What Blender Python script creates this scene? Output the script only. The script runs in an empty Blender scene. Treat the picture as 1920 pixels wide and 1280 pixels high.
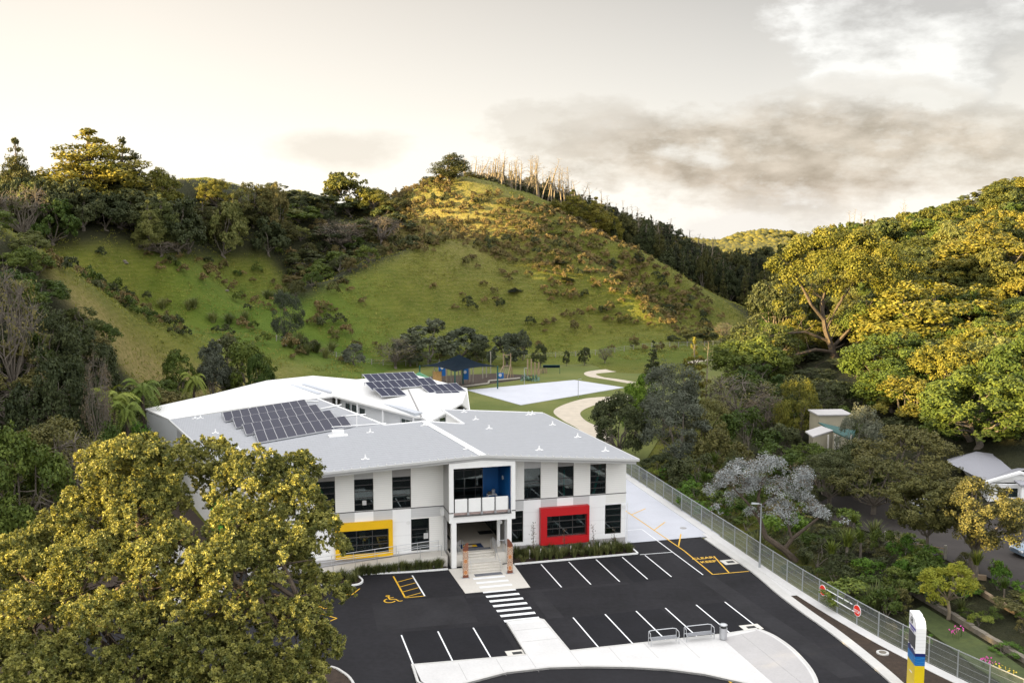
import bpy, math, random
import numpy as np
from mathutils import Vector, Matrix
R_ = math.radians
SC = bpy.context.scene
COL = SC.collection
rng = np.random.default_rng(11)
random.seed(5)
# ---------------------------------------------------------------- camera frame (measured from the photograph)
F, TH, CAMH = 1970., R_(6.66), 29.5
_c, _s = math.cos(TH), math.sin(TH)
def ray(px, py):
    a, b = px-960, 640-py
    return (a, F*_c+b*_s, -F*_s+b*_c)
def G(px, py, z=0.):
    r = ray(px, py); t = (z-CAMH)/r[2]; return (r[0]*t, r[1]*t, z)
def at(px, py, Y):
    r = ray(px, py); t = Y/r[1]; return (r[0]*t, Y, CAMH+r[2]*t)
UA = R_(15.)                      # the school is turned 15 degrees
C0 = (10.346, 93.12, 0.)          # right front corner of the school
def W(u, v, z=0.):
    return (C0[0]+u*math.cos(UA)-v*math.sin(UA), C0[1]+u*math.sin(UA)+v*math.cos(UA), z)
def UV(px, py, z=0.):
    p = G(px, py, z); x, y = p[0]-C0[0], p[1]-C0[1]
    return (x*math.cos(UA)+y*math.sin(UA), -x*math.sin(UA)+y*math.cos(UA))
# ---------------------------------------------------------------- object helpers
def tagp(o, label=None, cat=None, group=None, kind=None):
    if label: o['label'] = label
    if cat: o['category'] = cat
    if group: o['group'] = group
    if kind: o['kind'] = kind
    return o
def thing(name, label, cat, loc=(0, 0, 0), rotz=0., group=None, scale=None):
    o = bpy.data.objects.new(name, None); COL.objects.link(o)
    o.location = loc; o.rotation_euler = (0, 0, rotz); o.empty_display_size = .2
    if scale: o.scale = scale if hasattr(scale, '__len__') else (scale,)*3
    return tagp(o, label, cat, group)
class MB:
    def __init__(s): s.v = []; s.f = []
    def add(s, vs, fs):
        n = len(s.v); s.v += [tuple(p) for p in vs]; s.f += [tuple(i+n for i in f) for f in fs]; return s
    def box(s, x0, y0, z0, x1, y1, z1):
        x0, x1 = min(x0, x1), max(x0, x1); y0, y1 = min(y0, y1), max(y0, y1); z0, z1 = min(z0, z1), max(z0, z1)
        return s.add([(x0,y0,z0),(x1,y0,z0),(x1,y1,z0),(x0,y1,z0),(x0,y0,z1),(x1,y0,z1),(x1,y1,z1),(x0,y1,z1)],
                     [(0,3,2,1),(4,5,6,7),(0,1,5,4),(1,2,6,5),(2,3,7,6),(3,0,4,7)])
    def hexa(s, b, t):   # bottom 4, top 4 corners (ccw from above)
        return s.add(list(b)+list(t), [(0,3,2,1),(4,5,6,7),(0,1,5,4),(1,2,6,5),(2,3,7,6),(3,0,4,7)])
    def poly(s, pts): return s.add(pts, [tuple(range(len(pts)))])
    def prism(s, pts, z0, z1):     # pts 2d
        n = len(pts); a = sum(pts[i][0]*pts[(i+1)%n][1]-pts[(i+1)%n][0]*pts[i][1] for i in range(n))
        if a < 0: pts = pts[::-1]
        z0f = z0 if callable(z0) else (lambda p: z0); z1f = z1 if callable(z1) else (lambda p: z1)
        return s.add([(p[0],p[1],z0f(p)) for p in pts]+[(p[0],p[1],z1f(p)) for p in pts],
                     [tuple(range(n-1,-1,-1)), tuple(range(n,2*n))]+[(i,(i+1)%n,(i+1)%n+n,i+n) for i in range(n)])
    def slab(s, pts3, th):         # thick sheet below a 3d outline
        n = len(pts3); a = sum(pts3[i][0]*pts3[(i+1)%n][1]-pts3[(i+1)%n][0]*pts3[i][1] for i in range(n))
        if a < 0: pts3 = pts3[::-1]
        return s.add([(p[0],p[1],p[2]-th) for p in pts3]+list(pts3),
                     [tuple(range(n-1,-1,-1)), tuple(range(n,2*n))]+[(i,(i+1)%n,(i+1)%n+n,i+n) for i in range(n)])
    def tube(s, pts, rad, n=6, cap=True):
        pts = [Vector(p) for p in pts]; k = len(pts)
        rad = list(rad) if hasattr(rad, '__len__') else [rad]*k
        vs = []; fs = []
        for i, p in enumerate(pts):
            d = (pts[min(i+1,k-1)]-pts[max(i-1,0)]).normalized()
            a = d.cross(Vector((0,0,1)) if abs(d.z) < .9 else Vector((1,0,0))).normalized(); b = d.cross(a)
            for j in range(n):
                t = 2*math.pi*j/n; vs.append(p+(a*math.cos(t)+b*math.sin(t))*rad[i])
        for i in range(k-1):
            for j in range(n):
                fs.append((i*n+j, i*n+(j+1)%n, (i+1)*n+(j+1)%n, (i+1)*n+j))
        if cap: fs += [tuple(range(n)), tuple(range((k-1)*n, k*n))[::-1]]
        return s.add(vs, fs)
    def disc(s, c, r, nrm=(0,0,1), n=16, th=.02):
        c = Vector(c); nrm = Vector(nrm).normalized()
        return s.tube([c-nrm*th/2, c+nrm*th/2], r, n)
    def mesh(s, name, mat, smooth=False):
        me = bpy.data.meshes.new(name); me.from_pydata([tuple(p) for p in s.v], [], s.f)
        if mat: me.materials.append(mat)
        if smooth: me.polygons.foreach_set('use_smooth', [True]*len(me.polygons))
        me.update(); return me
    def build(s, name, mat, parent=None, label=None, smooth=False):
        o = bpy.data.objects.new(name, s.mesh(name, mat, smooth)); COL.objects.link(o)
        if parent: o.parent = parent
        if label: o['label'] = label
        return o
def npmesh(name, verts, faces4, mat, tint=None):
    me = bpy.data.meshes.new(name)
    nv, nf = len(verts), len(faces4)
    me.vertices.add(nv); me.vertices.foreach_set('co', np.asarray(verts, np.float32).ravel())
    k = faces4.shape[1]
    me.loops.add(nf*k); me.loops.foreach_set('vertex_index', faces4.astype(np.int32).ravel())
    me.polygons.add(nf); me.polygons.foreach_set('loop_start', np.arange(0, nf*k, k, dtype=np.int32))
    try: me.polygons.foreach_set('loop_total', np.full(nf, k, np.int32))
    except Exception: pass
    if tint is not None:
        at_ = me.attributes.new('tint', 'FLOAT', 'FACE'); at_.data.foreach_set('value', tint.astype(np.float32))
    if mat: me.materials.append(mat)
    me.update(); me.validate()
    return me
def link(name, me, parent=None, loc=None):
    o = bpy.data.objects.new(name, me); COL.objects.link(o)
    if parent: o.parent = parent
    if loc: o.location = loc
    return o
# ---------------------------------------------------------------- materials
class NT:
    def __init__(s, name):
        s.m = bpy.data.materials.new(name); s.m.use_nodes = True; s.t = s.m.node_tree; s.t.nodes.clear()
        s.out = s.n('ShaderNodeOutputMaterial')
    def n(s, typ, **kw):
        nd = s.t.nodes.new(typ)
        for k, v in kw.items():
            if k.startswith('i_'):
                key = k[2:]; key = int(key) if key.isdigit() else key.replace('_', ' ')
                s.set(nd.inputs[key], v)
            else: setattr(nd, k, v)
        return nd
    def set(s, sock, v):
        if isinstance(v, bpy.types.NodeSocket): s.t.links.new(v, sock)
        elif isinstance(v, bpy.types.Node): s.t.links.new(v.outputs[0], sock)
        else: sock.default_value = v
    def math(s, op, a, b=0., c=None, clamp=False):
        nd = s.n('ShaderNodeMath', operation=op, use_clamp=clamp); s.set(nd.inputs[0], a); s.set(nd.inputs[1], b)
        if c is not None: s.set(nd.inputs[2], c)
        return nd.outputs[0]
    def mix(s, f, a, b, mode='MIX'):
        nd = s.n('ShaderNodeMix', data_type='RGBA', blend_type=mode); s.set(nd.inputs[0], f)
        for i, v in ((6, a), (7, b)):
            s.set(nd.inputs[i], (*v, 1) if isinstance(v, tuple) and len(v) == 3 else v)
        return nd.outputs[2]
    def noise(s, vec, scale, detail=4., rough=.55):
        nd = s.n('ShaderNodeTexNoise'); 
        if vec is not None: s.set(nd.inputs['Vector'], vec)
        nd.inputs['Scale'].default_value = scale; nd.inputs['Detail'].default_value = detail; nd.inputs['Roughness'].default_value = rough
        return nd.outputs[0]
    def ramp(s, f, lo, hi):
        nd = s.n('ShaderNodeMapRange', clamp=True); s.set(nd.inputs[0], f); nd.inputs[1].default_value = lo; nd.inputs[2].default_value = hi
        return nd.outputs[0]
    def bsdf(s, col, rough=.6, metal=0., spec=.4, bump=None, bstr=.3, bdist=.02):
        b = s.n('ShaderNodeBsdfPrincipled'); s.set(b.inputs['Base Color'], (*col, 1) if isinstance(col, tuple) and len(col) == 3 else col)
        s.set(b.inputs['Roughness'], rough); b.inputs['Metallic'].default_value = metal; b.inputs['Specular IOR Level'].default_value = spec
        if bump is not None:
            bn = s.n('ShaderNodeBump'); bn.inputs['Strength'].default_value = bstr; bn.inputs['Distance'].default_value = bdist
            s.set(bn.inputs['Height'], bump); s.t.links.new(bn.outputs[0], b.inputs['Normal'])
        return b
    def done(s, sh): s.set(s.out.inputs['Surface'], sh); return s.m
    def coord(s, which='Object'): return s.n('ShaderNodeTexCoord').outputs[which]
    def geo(s): return s.n('ShaderNodeNewGeometry').outputs['Position']
M = {}
def pmat(key, col, var=.12, scale=3., rough=.6, metal=0., spec=.4, bstr=.15, fine=None):
    n = NT(key); co = n.geo(); a = n.noise(co, scale, 5.)
    b = n.noise(co, fine or scale*9, 3.)
    f = n.math('ADD', n.math('MULTIPLY', a, .65), n.math('MULTIPLY', b, .35))
    f = n.ramp(f, .3, .7)
    lo = tuple(c*(1-var) for c in col); hi = tuple(min(1., c*(1+var)) for c in col)
    M[key] = n.done(n.bsdf(n.mix(f, lo, hi), rough, metal, spec, b, bstr)); return M[key]
pmat('asphalt', (.0135,.013,.0155), .5, .16, .9, spec=.22, bstr=.5, fine=2.4)
pmat('asphalt_old', (.019,.0185,.021), .35, .4, .9, spec=.22, bstr=.4, fine=3.)
pmat('asphalt_new', (.009,.009,.0115), .3, .5, .9, spec=.2, bstr=.5, fine=4.)
pmat('old_asphalt', (.034,.028,.025), .25, .6, .9)
pmat('mulch', (.035,.022,.014), .5, 2.5, .95, bstr=.8, fine=22.)
pmat('gravel', (.46,.40,.32), .16, .8, .95, bstr=.5, fine=14.)
pmat('white_paint', (.78,.78,.77), .05, 1.5, .55)
pmat('road_white', (.74,.75,.76), .10, 2., .6)
pmat('road_yellow', (.66,.38,.02), .12, 2., .6)
pmat('steel', (.50,.51,.53), .08, 3., .32, metal=.7)
pmat('galv', (.36,.38,.39), .12, 4., .5, metal=.35)
pmat('dark_frame', (.045,.043,.042), .1, 4., .45)
pmat('grey_panel', (.30,.29,.285), .06, 2., .6)
pmat('grey_light', (.50,.50,.50), .05, 2., .6)
pmat('fascia', (.46,.46,.45), .05, 1., .55)
pmat('yellow', (.78,.46,.005), .05, 1., .5)
pmat('red', (.48,.008,.012), .06, 1., .45)
pmat('green', (.10,.45,.05), .06, 1., .5)
pmat('blue', (.005,.10,.32), .08, 1., .5)
pmat('navy', (.012,.03,.09), .15, 2., .7)
pmat('wood', (.30,.22,.14), .25, 3., .8)
pmat('wood_grey', (.27,.25,.21), .25, 3., .85)
pmat('bark', (.085,.065,.048), .4, 3., .95, bstr=.8)
pmat('bark_pale', (.19,.155,.11), .3, 3., .9, bstr=.6)
pmat('bark_grey', (.13,.11,.088), .35, 3., .9, bstr=.6)
pmat('bark_dark', (.06,.045,.035), .4, 3., .95)
pmat('sail', (.006,.012,.019), .2, 1.5, .95, spec=.1)
pmat('teal_roof', (.008,.07,.065), .2, 1., .6)
pmat('cream', (.33,.30,.22), .1, 1., .7)
pmat('black_rubber', (.02,.02,.02), .2, 3., .7)
pmat('mat_grey', (.13,.135,.15), .15, 3., .9)
pmat('floor_beige', (.52,.47,.40), .06, 1., .5)
pmat('brick', (.35,.27,.25), .2, 3., .9)
pmat('lawn_dark', (.045,.062,.014), .3, 2., .9, bstr=.4)
pmat('rock', (.16,.14,.11), .3, 2., .9, bstr=.8)
def mk_concrete(key, col, joint=None, stain=.12):
    n = NT(key); g = n.geo(); a = n.noise(g, .35, 6., .6); b = n.noise(g, 6., 4.); c = n.noise(g, 60., 2.)
    f = n.math('ADD', n.math('MULTIPLY', a, .6), n.math('MULTIPLY', b, .4)); f = n.ramp(f, .32, .68)
    cc = n.mix(f, tuple(x*(1-stain) for x in col), tuple(min(1,x*(1+stain*.6)) for x in col))
    M[key] = n.done(n.bsdf(cc, .75, bump=c, bstr=.2)); return M[key]
mk_concrete('concrete', (.56,.55,.54)); mk_concrete('concrete_grey', (.40,.385,.38)); mk_concrete('kerb', (.50,.49,.47)); mk_concrete('concrete_warm', (.58,.55,.50))
mk_concrete('court', (.47,.48,.525), stain=.10)
def mk_board(key, col, step=.18, depth=.22):
    n = NT(key); o = n.coord(); sp = n.n('ShaderNodeSeparateXYZ'); n.set(sp.inputs[0], o)
    fr = n.math('FRACT', n.math('DIVIDE', sp.outputs[2], step)); ln = n.math('LESS_THAN', fr, .1)
    f = n.math('MULTIPLY', ln, depth); no = n.noise(o, .7, 4.); f2 = n.math('ADD', f, n.math('MULTIPLY', n.ramp(no, .3, .8), .07))
    M[key] = n.done(n.bsdf(n.mix(f2, col, tuple(c*.3 for c in col)), .5, bump=fr, bstr=.12)); return M[key]
mk_board('board_white', (.84,.83,.80)); mk_board('board_plain', (.88,.88,.88), 1.2, .08); mk_board('board_grey', (.60,.60,.60)); mk_board('board_shade', (.40,.40,.40), .18, .3)  # board_shade: shade of the porch and balcony sides put into the board colour
def mk_roof(key, col, vs=.9, us=.25, amt=.16, spec=.4, rough=.5):
    n = NT(key); o = n.coord(); sp = n.n('ShaderNodeSeparateXYZ'); n.set(sp.inputs[0], o)
    no = n.noise(o, .25, 5.); no2 = n.noise(o, 2.2, 4.)
    a = n.math('FRACT', n.math('ADD', n.math('DIVIDE', sp.outputs[1], vs), n.math('MULTIPLY', no, .3)))
    b = n.math('FRACT', n.math('DIVIDE', sp.outputs[0], us))
    la = n.ramp(a, 0., .35); lb = n.math('ABSOLUTE', n.math('SUBTRACT', b, .5))
    f = n.math('ADD', n.math('MULTIPLY', n.math('SUBTRACT', 1., la), .55), n.math('MULTIPLY', no2, .8))
    f = n.math('MULTIPLY', f, amt*2.2)
    M[key] = n.done(n.bsdf(n.mix(f, col, tuple(c*.55 for c in col)), rough, .0, spec, bump=lb, bstr=.5, bdist=.04)); return M[key]
mk_roof('roof_grey', (.33,.34,.365), amt=.3); mk_roof('roof_white', (.66,.655,.64), 3., .3, .045); mk_roof('roof_house', (.28,.28,.31), .7, .3, .1)
def mk_glass(key, col, rough=.05):
    n = NT(key); o = n.geo(); a = n.noise(o, .55, 3.)
    M[key] = n.done(n.bsdf(n.mix(n.ramp(a, .35, .65), tuple(c*.5 for c in col), tuple(c*1.6 for c in col)), rough, 0., 1.2)); return M[key]
mk_glass('glass', (.012,.022,.022)); mk_glass('glass_blue', (.012,.018,.035))
def mk_solar():
    n = NT('solar'); o = n.coord(); sp = n.n('ShaderNodeSeparateXYZ'); n.set(sp.inputs[0], o)
    f1 = n.math('LESS_THAN', n.math('FRACT', n.math('DIVIDE', sp.outputs[0], .166)), .12)
    f2 = n.math('LESS_THAN', n.math('FRACT', n.math('DIVIDE', sp.outputs[1], .166)), .10)
    f = n.math('MAXIMUM', f1, n.math('MULTIPLY', f2, .5))
    M['solar'] = n.done(n.bsdf(n.mix(n.math('MULTIPLY', f, .6), (.012,.014,.035), (.06,.065,.10)), .35, 0., .08))
mk_solar()
def mk_leaf(key, ca, cb, trans=.18, var=.55, spec=.16, rough=.6):
    n = NT(key); at_ = n.n('ShaderNodeAttribute', attribute_name='tint'); oi = n.n('ShaderNodeObjectInfo')
    c = n.mix(at_.outputs['Fac'], ca, cb)
    big = n.noise(n.geo(), .22, 2.)
    v = n.math('ADD', n.math('MULTIPLY', n.math('SUBTRACT', oi.outputs['Random'], .5), var), n.math('ADD', 1., n.math('MULTIPLY', n.math('SUBTRACT', big, .5), .5)))
    hs = n.n('ShaderNodeHueSaturation'); n.set(hs.inputs['Color'], c); n.set(hs.inputs['Value'], v)
    n.set(hs.inputs['Hue'], n.math('ADD', .5, n.math('MULTIPLY', n.math('SUBTRACT', oi.outputs['Random'], .5), -.035)))
    b = n.bsdf(hs.outputs[0], rough, 0., spec)
    if trans > 0:
        t = n.n('ShaderNodeBsdfTranslucent'); n.set(t.inputs['Color'], n.mix(1., hs.outputs[0], (1.,.95,.5), 'MULTIPLY'))
        mx = n.n('ShaderNodeMixShader'); mx.inputs[0].default_value = trans; n.set(mx.inputs[1], b); n.set(mx.inputs[2], t); b = mx
    M[key] = n.done(b); return M[key]
mk_leaf('leaf_pohu', (.040,.056,.014), (.17,.18,.055))
mk_leaf('leaf_near', (.022,.044,.010), (.44,.44,.11), .22, .1, .3, .5)  # pale young tips, yellowed further in colour to look sunlit
mk_leaf('leaf_gold', (.060,.072,.010), (.235,.205,.034))  # yellower leaf for sunlit trees: warm sunlight put into the colour
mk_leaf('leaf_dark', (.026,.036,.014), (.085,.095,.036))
mk_leaf('leaf_mid', (.034,.058,.010), (.105,.14,.025))
mk_leaf('leaf_bright', (.05,.105,.010), (.15,.235,.028))
mk_leaf('leaf_lime', (.11,.14,.015), (.26,.27,.03))
mk_leaf('leaf_grey', (.055,.065,.045), (.15,.16,.115))
mk_leaf('leaf_silver', (.10,.11,.105), (.44,.46,.47), .1)
mk_leaf('leaf_olive', (.048,.052,.014), (.185,.165,.055))
mk_leaf('leaf_pine', (.035,.042,.014), (.105,.10,.03))
mk_leaf('leaf_conifer', (.014,.022,.012), (.045,.05,.022))
mk_leaf('leaf_fern', (.06,.10,.015), (.20,.24,.045))
mk_leaf('leaf_brown', (.07,.055,.035), (.20,.15,.10))
mk_leaf('leaf_shrub', (.060,.054,.020), (.225,.17,.065))
mk_leaf('leaf_dusky', (.036,.046,.027), (.12,.135,.082))
mk_leaf('leaf_tuft', (.10,.125,.018), (.27,.25,.055), .3)
mk_leaf('leaf_canopy', (.036,.048,.010), (.17,.165,.034))
mk_leaf('leaf_flax', (.06,.08,.025), (.20,.21,.08))
mk_leaf('leaf_bed', (.045,.065,.018), (.16,.17,.065))
mk_leaf('leaf_straw', (.20,.16,.07), (.38,.31,.15))
def mk_ground():
    n = NT('hill_grass'); g = n.geo()
    def A(k): return n.n('ShaderNodeAttribute', attribute_name=k).outputs['Fac']
    n1 = n.noise(g, .035, 5., .6); n2 = n.noise(g, .22, 5., .65); n3 = n.noise(g, 1.6, 4., .7); n4 = n.noise(g, 7., 3., .7)
    f = n.ramp(n.math('ADD', n.math('MULTIPLY', n1, .45), n.math('MULTIPLY', n2, .55)), .36, .64)
    c = n.mix(f, (.098,.120,.013), (.185,.180,.026))
    c = n.mix(n.ramp(n3, .52, .75), c, (.20,.175,.06))
    c = n.mix(n.math('MULTIPLY', n.ramp(n4, .5, .72), .5), c, (.045,.06,.014))
    spz = n.n('ShaderNodeSeparateXYZ'); n.set(spz.inputs[0], g); trk = n.math('SINE', n.math('ADD', n.math('MULTIPLY', spz.outputs[2], 7.5), n.math('MULTIPLY', n2, 22.)))
    c = n.mix(n.math('MULTIPLY', n.ramp(trk, .72, 1.), .34), c, (.055,.07,.018)); c = n.mix(n.math('MULTIPLY', n.ramp(trk, -.75, -1.), .3), c, (.23,.21,.075))
    soil = n.noise(g, .5, 5., .7); c = n.mix(n.math('MULTIPLY', n.ramp(soil, .66, .72), .6), c, (.22,.16,.09))
    c = n.mix(A('lush'), c, n.mix(f, (.075,.135,.014), (.14,.19,.026)))
    c = n.mix(n.math('MULTIPLY', A('straw'), n.ramp(n3, .25, .6)), c, (.33,.26,.105))
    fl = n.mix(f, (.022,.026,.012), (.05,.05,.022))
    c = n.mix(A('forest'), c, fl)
    h = n.math('ADD', n.math('MULTIPLY', n3, 1.), n.math('MULTIPLY', n4, .35))
    M['hill_grass'] = n.done(n.bsdf(c, .9, 0., .15, bump=h, bstr=1., bdist=.9))
    n = NT('lawn'); g = n.geo(); n1 = n.noise(g, .12, 5.); n4 = n.noise(g, 5., 4., .7)
    c = n.mix(n.ramp(n1, .35, .65), (.095,.115,.028), (.15,.155,.045)); c = n.mix(n.math('MULTIPLY', n.ramp(n4, .45, .7), .5), c, (.06,.085,.018))
    M['lawn'] = n.done(n.bsdf(c, .9, 0., .15, bump=n4, bstr=.5, bdist=.1))
mk_ground()
# ---------------------------------------------------------------- terrain
ctl = []
def cp(px, py, Y):
    p = at(px, py, Y); ctl.append(p)
for x in (-60,-45,-30,-10,10,30,50,70):
    for y in (-40,0,40,70,100,130):
        if x < -45 and y > 60: continue
        if x > 60 and y > 90: continue
        ctl.append((x, y, 0))
for x in (-25,-5,15,35): ctl += [(x,155,0),(x,180,0),(x,200,.1)]
ctl += [(-40,150,1.),(-35,170,1.),(-22,195,.2),(-22,209,.2),(-5,213,.2),(12,216,.2),(45,195,.5),(30,212,.6),(50,215,.6),(-12,211,.2)]
for a in [(60,505,150),(200,580,160),(330,640,175),(-40,560,130),(0,640,135),(130,680,140),(260,690,160),
          (400,602,215),(480,560,240),(300,592,215),(500,625,203),(190,450,212),(300,500,217),(350,545,215),(430,640,200),
          (100,465,205),(400,482,250),(560,482,270),(480,500,255),(10,440,215),
          (150,392,245),(300,388,255),(450,392,270),(600,396,290),(20,375,250),(680,395,305),(680,480,275),(740,440,285),
          (880,354,300),(780,470,262),(700,500,246),(600,545,233),(520,615,215),(740,370,312),(800,359,305),(840,438,284),(940,362,300),
          (1000,384,300),(1100,427,300),(1200,477,295),(1300,542,288),(1350,598,280),
          (900,500,258),(900,600,237),(900,655,222),(1000,560,245),(1100,500,272),(1100,600,240),(1100,650,228),(1200,550,270),(1250,602,253),(1250,648,230),(1350,640,242),
          (750,600,234),(650,600,227),(600,655,212),(700,650,217),(1000,450,280),(890,434,284),(800,540,245),
          (950,366,340),(1050,400,345),(1150,428,352),(1250,462,365),(1320,492,380),(1380,520,420),(1350,560,350),(1400,545,500),(1395,480,700),
          (1480,690,190),(1600,575,212),(1700,490,240),(1800,430,270),(1920,380,290),(1920,620,180),(1800,720,150),(1920,800,122),
          (1480,500,400),(1600,440,390),(1750,412,370),(1920,372,340),(1450,620,230),(1430,590,300),(2100,700,150),(2150,450,240),(1700,650,185),
          (450,352,600),(380,345,620),(560,362,590),(620,386,600),(250,352,620),(750,400,500),(900,420,500),(1100,440,520)]:
    cp(*a)
ctl += [(-130,200,32),(-150,120,38),(-110,90,22),(-100,30,12),(-150,0,36),(-180,300,44),(-250,200,45),(-250,500,45),(150,100,22),(180,200,50),(160,330,42),(250,300,50),(250,600,20),(0,650,20),(60,700,12),(130,30,3),(0,-90,0),(100,-90,0),(-100,-90,10)]
ctl = np.array(ctl, float)
def _U(r2): return .5*r2*np.log(np.maximum(r2, 1e-9))
_P = ctl[:, :2]/100.; _n = len(_P)
_K = _U(((_P[:, None]-_P[None])**2).sum(-1)) + np.eye(_n)*.002
_Q = np.c_[np.ones(_n), _P]
_A = np.block([[_K, _Q], [_Q.T, np.zeros((3, 3))]])
_w = np.linalg.solve(_A, np.r_[ctl[:, 2], 0, 0, 0])
def vnoise(x, y, seed=0):
    xi, yi = np.floor(x).astype(np.int64), np.floor(y).astype(np.int64); fx, fy = x-xi, y-yi
    fx = fx*fx*(3-2*fx); fy = fy*fy*(3-2*fy)
    def h(a, b):
        k = (a*374761393+b*668265263+seed*974634777) & 0xffffffff
        k = ((k ^ (k >> 13))*1274126177) & 0xffffffff
        return ((k ^ (k >> 16)) & 0xffff)/65535.
    return (h(xi,yi)*(1-fx)+h(xi+1,yi)*fx)*(1-fy)+(h(xi,yi+1)*(1-fx)+h(xi+1,yi+1)*fx)*fy
def sstep(a, b, x):
    t = np.clip((x-a)/(b-a), 0, 1); return t*t*(3-2*t)
def terrain(X, Y):
    X = np.atleast_1d(np.asarray(X, float)); Y = np.atleast_1d(np.asarray(Y, float)); sh = X.shape
    x, y = X.ravel()/100., Y.ravel()/100.
    z = np.empty(len(x))
    for i in range(0, len(x), 20000):
        q = np.c_[x[i:i+20000], y[i:i+20000]]
        z[i:i+20000] = _U(((q[:, None]-_P[None])**2).sum(-1))@_w[:_n] + _w[_n] + q@_w[_n+1:]
    z = z.reshape(sh)
    z = np.clip(z, 0, 60)
    # flat built area
    flat = (1-sstep(-8, 14, np.abs(X+6+.0*Y)-44))*(1-sstep(165, 200, Y))
    z = z*(1-flat)
    rough = sstep(.4, 4, z)
    da = np.hypot(X+14, Y-300); az_ = np.arctan2(X+14, 300-Y); z = z+rough*2.0*np.sin(az_*8+vnoise(X/25, Y/25, 9)*5)*sstep(14, 45, da)*(1-sstep(75, 105, da))
    z = z+rough*((vnoise(X/34, Y/34, 31)-.5)*3.0+(vnoise(X/22, Y/22, 1)-.5)*2.2+(vnoise(X/7, Y/7, 2)-.5)*.9+(vnoise(X/2.6, Y/2.6, 3)-.5)*.35)
    # unseen left ridge, crest shaped to shade the valley and light the near tree
    lowr = 30+9*vnoise(Y/2.4, X*0+3.3, 21)+9*(1-sstep(-14, -8, Y)); Hr = lowr+(52-lowr)*sstep(-.5, 3.5, Y)-4*sstep(110, 160, Y)+9*np.exp(-((Y-13)/11)**2)*sstep(0, 4, Y)
    Hr = np.where(Y < -30, 20, Hr)
    z = np.maximum(z, (Hr-np.abs(X+162)*(.55+1.6*(1-sstep(25, 60, Y))))*sstep(-140, -60, Y)*(1-sstep(420, 520, Y)))
    # far hills
    farz = 6+16*np.exp(-((X-205)/120)**2-((Y-900)/90)**2)+44*np.exp(-((X+175)/170)**2-((Y-640)/130)**2)
    k = sstep(520, 620, Y); z = z*(1-k)+farz*k
    k2 = sstep(260, 420, np.abs(X)); z = z*(1-k2)+20*k2
    # how high the country beyond the first ridges rises
    ppx = 960+1983*X/np.maximum(Y, 50); lim = np.interp(ppx, [-400,0,290,345,390,440,500,528,560,600,635,660,700,740,800,880,1000,1200,1350,1385,1430,1480,1530,1700], [330,352,352,339,335,346,366,362,358,366,384,388,383,371,359,352,378,450,462,448,441,444,462,470])
    zl = 29.5+(410-lim)*Y/1983
    kk = sstep(0., 27., Y-np.interp(X, [-80,-55,-18], [253,258,320]))*(np.abs(X) < 420); z = np.where(kk > 0, z*(1-kk)+np.minimum(z, zl)*kk, z)
    return np.where(z < .02, 0, z)
def tz(x, y): return float(terrain([x], [y])[0])
def axis(segs):
    out = []
    for a, b, st in segs: out += list(np.arange(a, b, st))
    return np.array(out+[segs[-1][1]])
gx = axis([(-900,-300,30),(-300,-170,8),(-170,150,1.6),(150,300,8),(300,900,30)])
gy = axis([(-150,30,8),(30,130,3),(130,320,1.6),(320,460,3),(460,1100,14)])
GX, GY = np.meshgrid(gx, gy); GZ = terrain(GX, GY)
GZ = GZ-.10
nx, ny = len(gx), len(gy)
idx = np.arange(nx*ny).reshape(ny, nx)
fc = np.stack([idx[:-1,:-1], idx[:-1,1:], idx[1:,1:], idx[1:,:-1]], -1).reshape(-1, 4)
me = npmesh('ground', np.c_[GX.ravel(), GY.ravel(), GZ.ravel()], fc, M['hill_grass'])
me.polygons.foreach_set('use_smooth', [True]*len(me.polygons))
def poly_in(px, py, poly):
    ins = np.zeros(np.shape(px), bool); n = len(poly); j = n-1
    for i in range(n):
        xi, yi = poly[i]; xj, yj = poly[j]
        c = ((yi > py) != (yj > py)) & (px < (xj-xi)*(py-yi)/((yj-yi) or 1e-9)+xi); ins ^= c; j = i
    return ins
def proj(X, Y, Z):
    z = Z-CAMH; d = Y*_c-z*_s; d = np.where(np.abs(d) < .1, .1, d)
    return 960+F*X/d, 640-F*(Y*_s+z*_c)/d
PX, PY = proj(GX, GY, GZ)
# where the ground itself is forest floor, lush or straw-coloured (a map in ground coordinates)
def blur(a, k=2):
    for _ in range(k):
        a = (np.pad(a, 1, mode='edge')[:-2, 1:-1]+np.pad(a, 1, mode='edge')[2:, 1:-1]+np.pad(a, 1, mode='edge')[1:-1, :-2]+np.pad(a, 1, mode='edge')[1:-1, 2:]+a)/5
    return a
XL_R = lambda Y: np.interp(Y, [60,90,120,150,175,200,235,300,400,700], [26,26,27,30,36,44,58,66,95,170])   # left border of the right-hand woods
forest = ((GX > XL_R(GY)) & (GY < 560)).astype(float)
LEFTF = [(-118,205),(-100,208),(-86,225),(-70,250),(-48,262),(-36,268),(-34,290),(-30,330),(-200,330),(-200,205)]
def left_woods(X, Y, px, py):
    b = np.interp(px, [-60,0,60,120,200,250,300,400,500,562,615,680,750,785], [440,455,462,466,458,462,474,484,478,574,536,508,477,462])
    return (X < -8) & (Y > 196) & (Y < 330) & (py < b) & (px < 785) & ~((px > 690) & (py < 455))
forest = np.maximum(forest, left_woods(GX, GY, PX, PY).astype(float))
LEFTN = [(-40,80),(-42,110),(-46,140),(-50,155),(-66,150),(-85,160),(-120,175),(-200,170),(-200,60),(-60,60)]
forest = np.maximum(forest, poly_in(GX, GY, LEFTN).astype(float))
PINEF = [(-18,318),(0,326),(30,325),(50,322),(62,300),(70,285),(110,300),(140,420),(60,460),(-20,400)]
forest = np.maximum(forest, poly_in(GX, GY, PINEF).astype(float))
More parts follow.
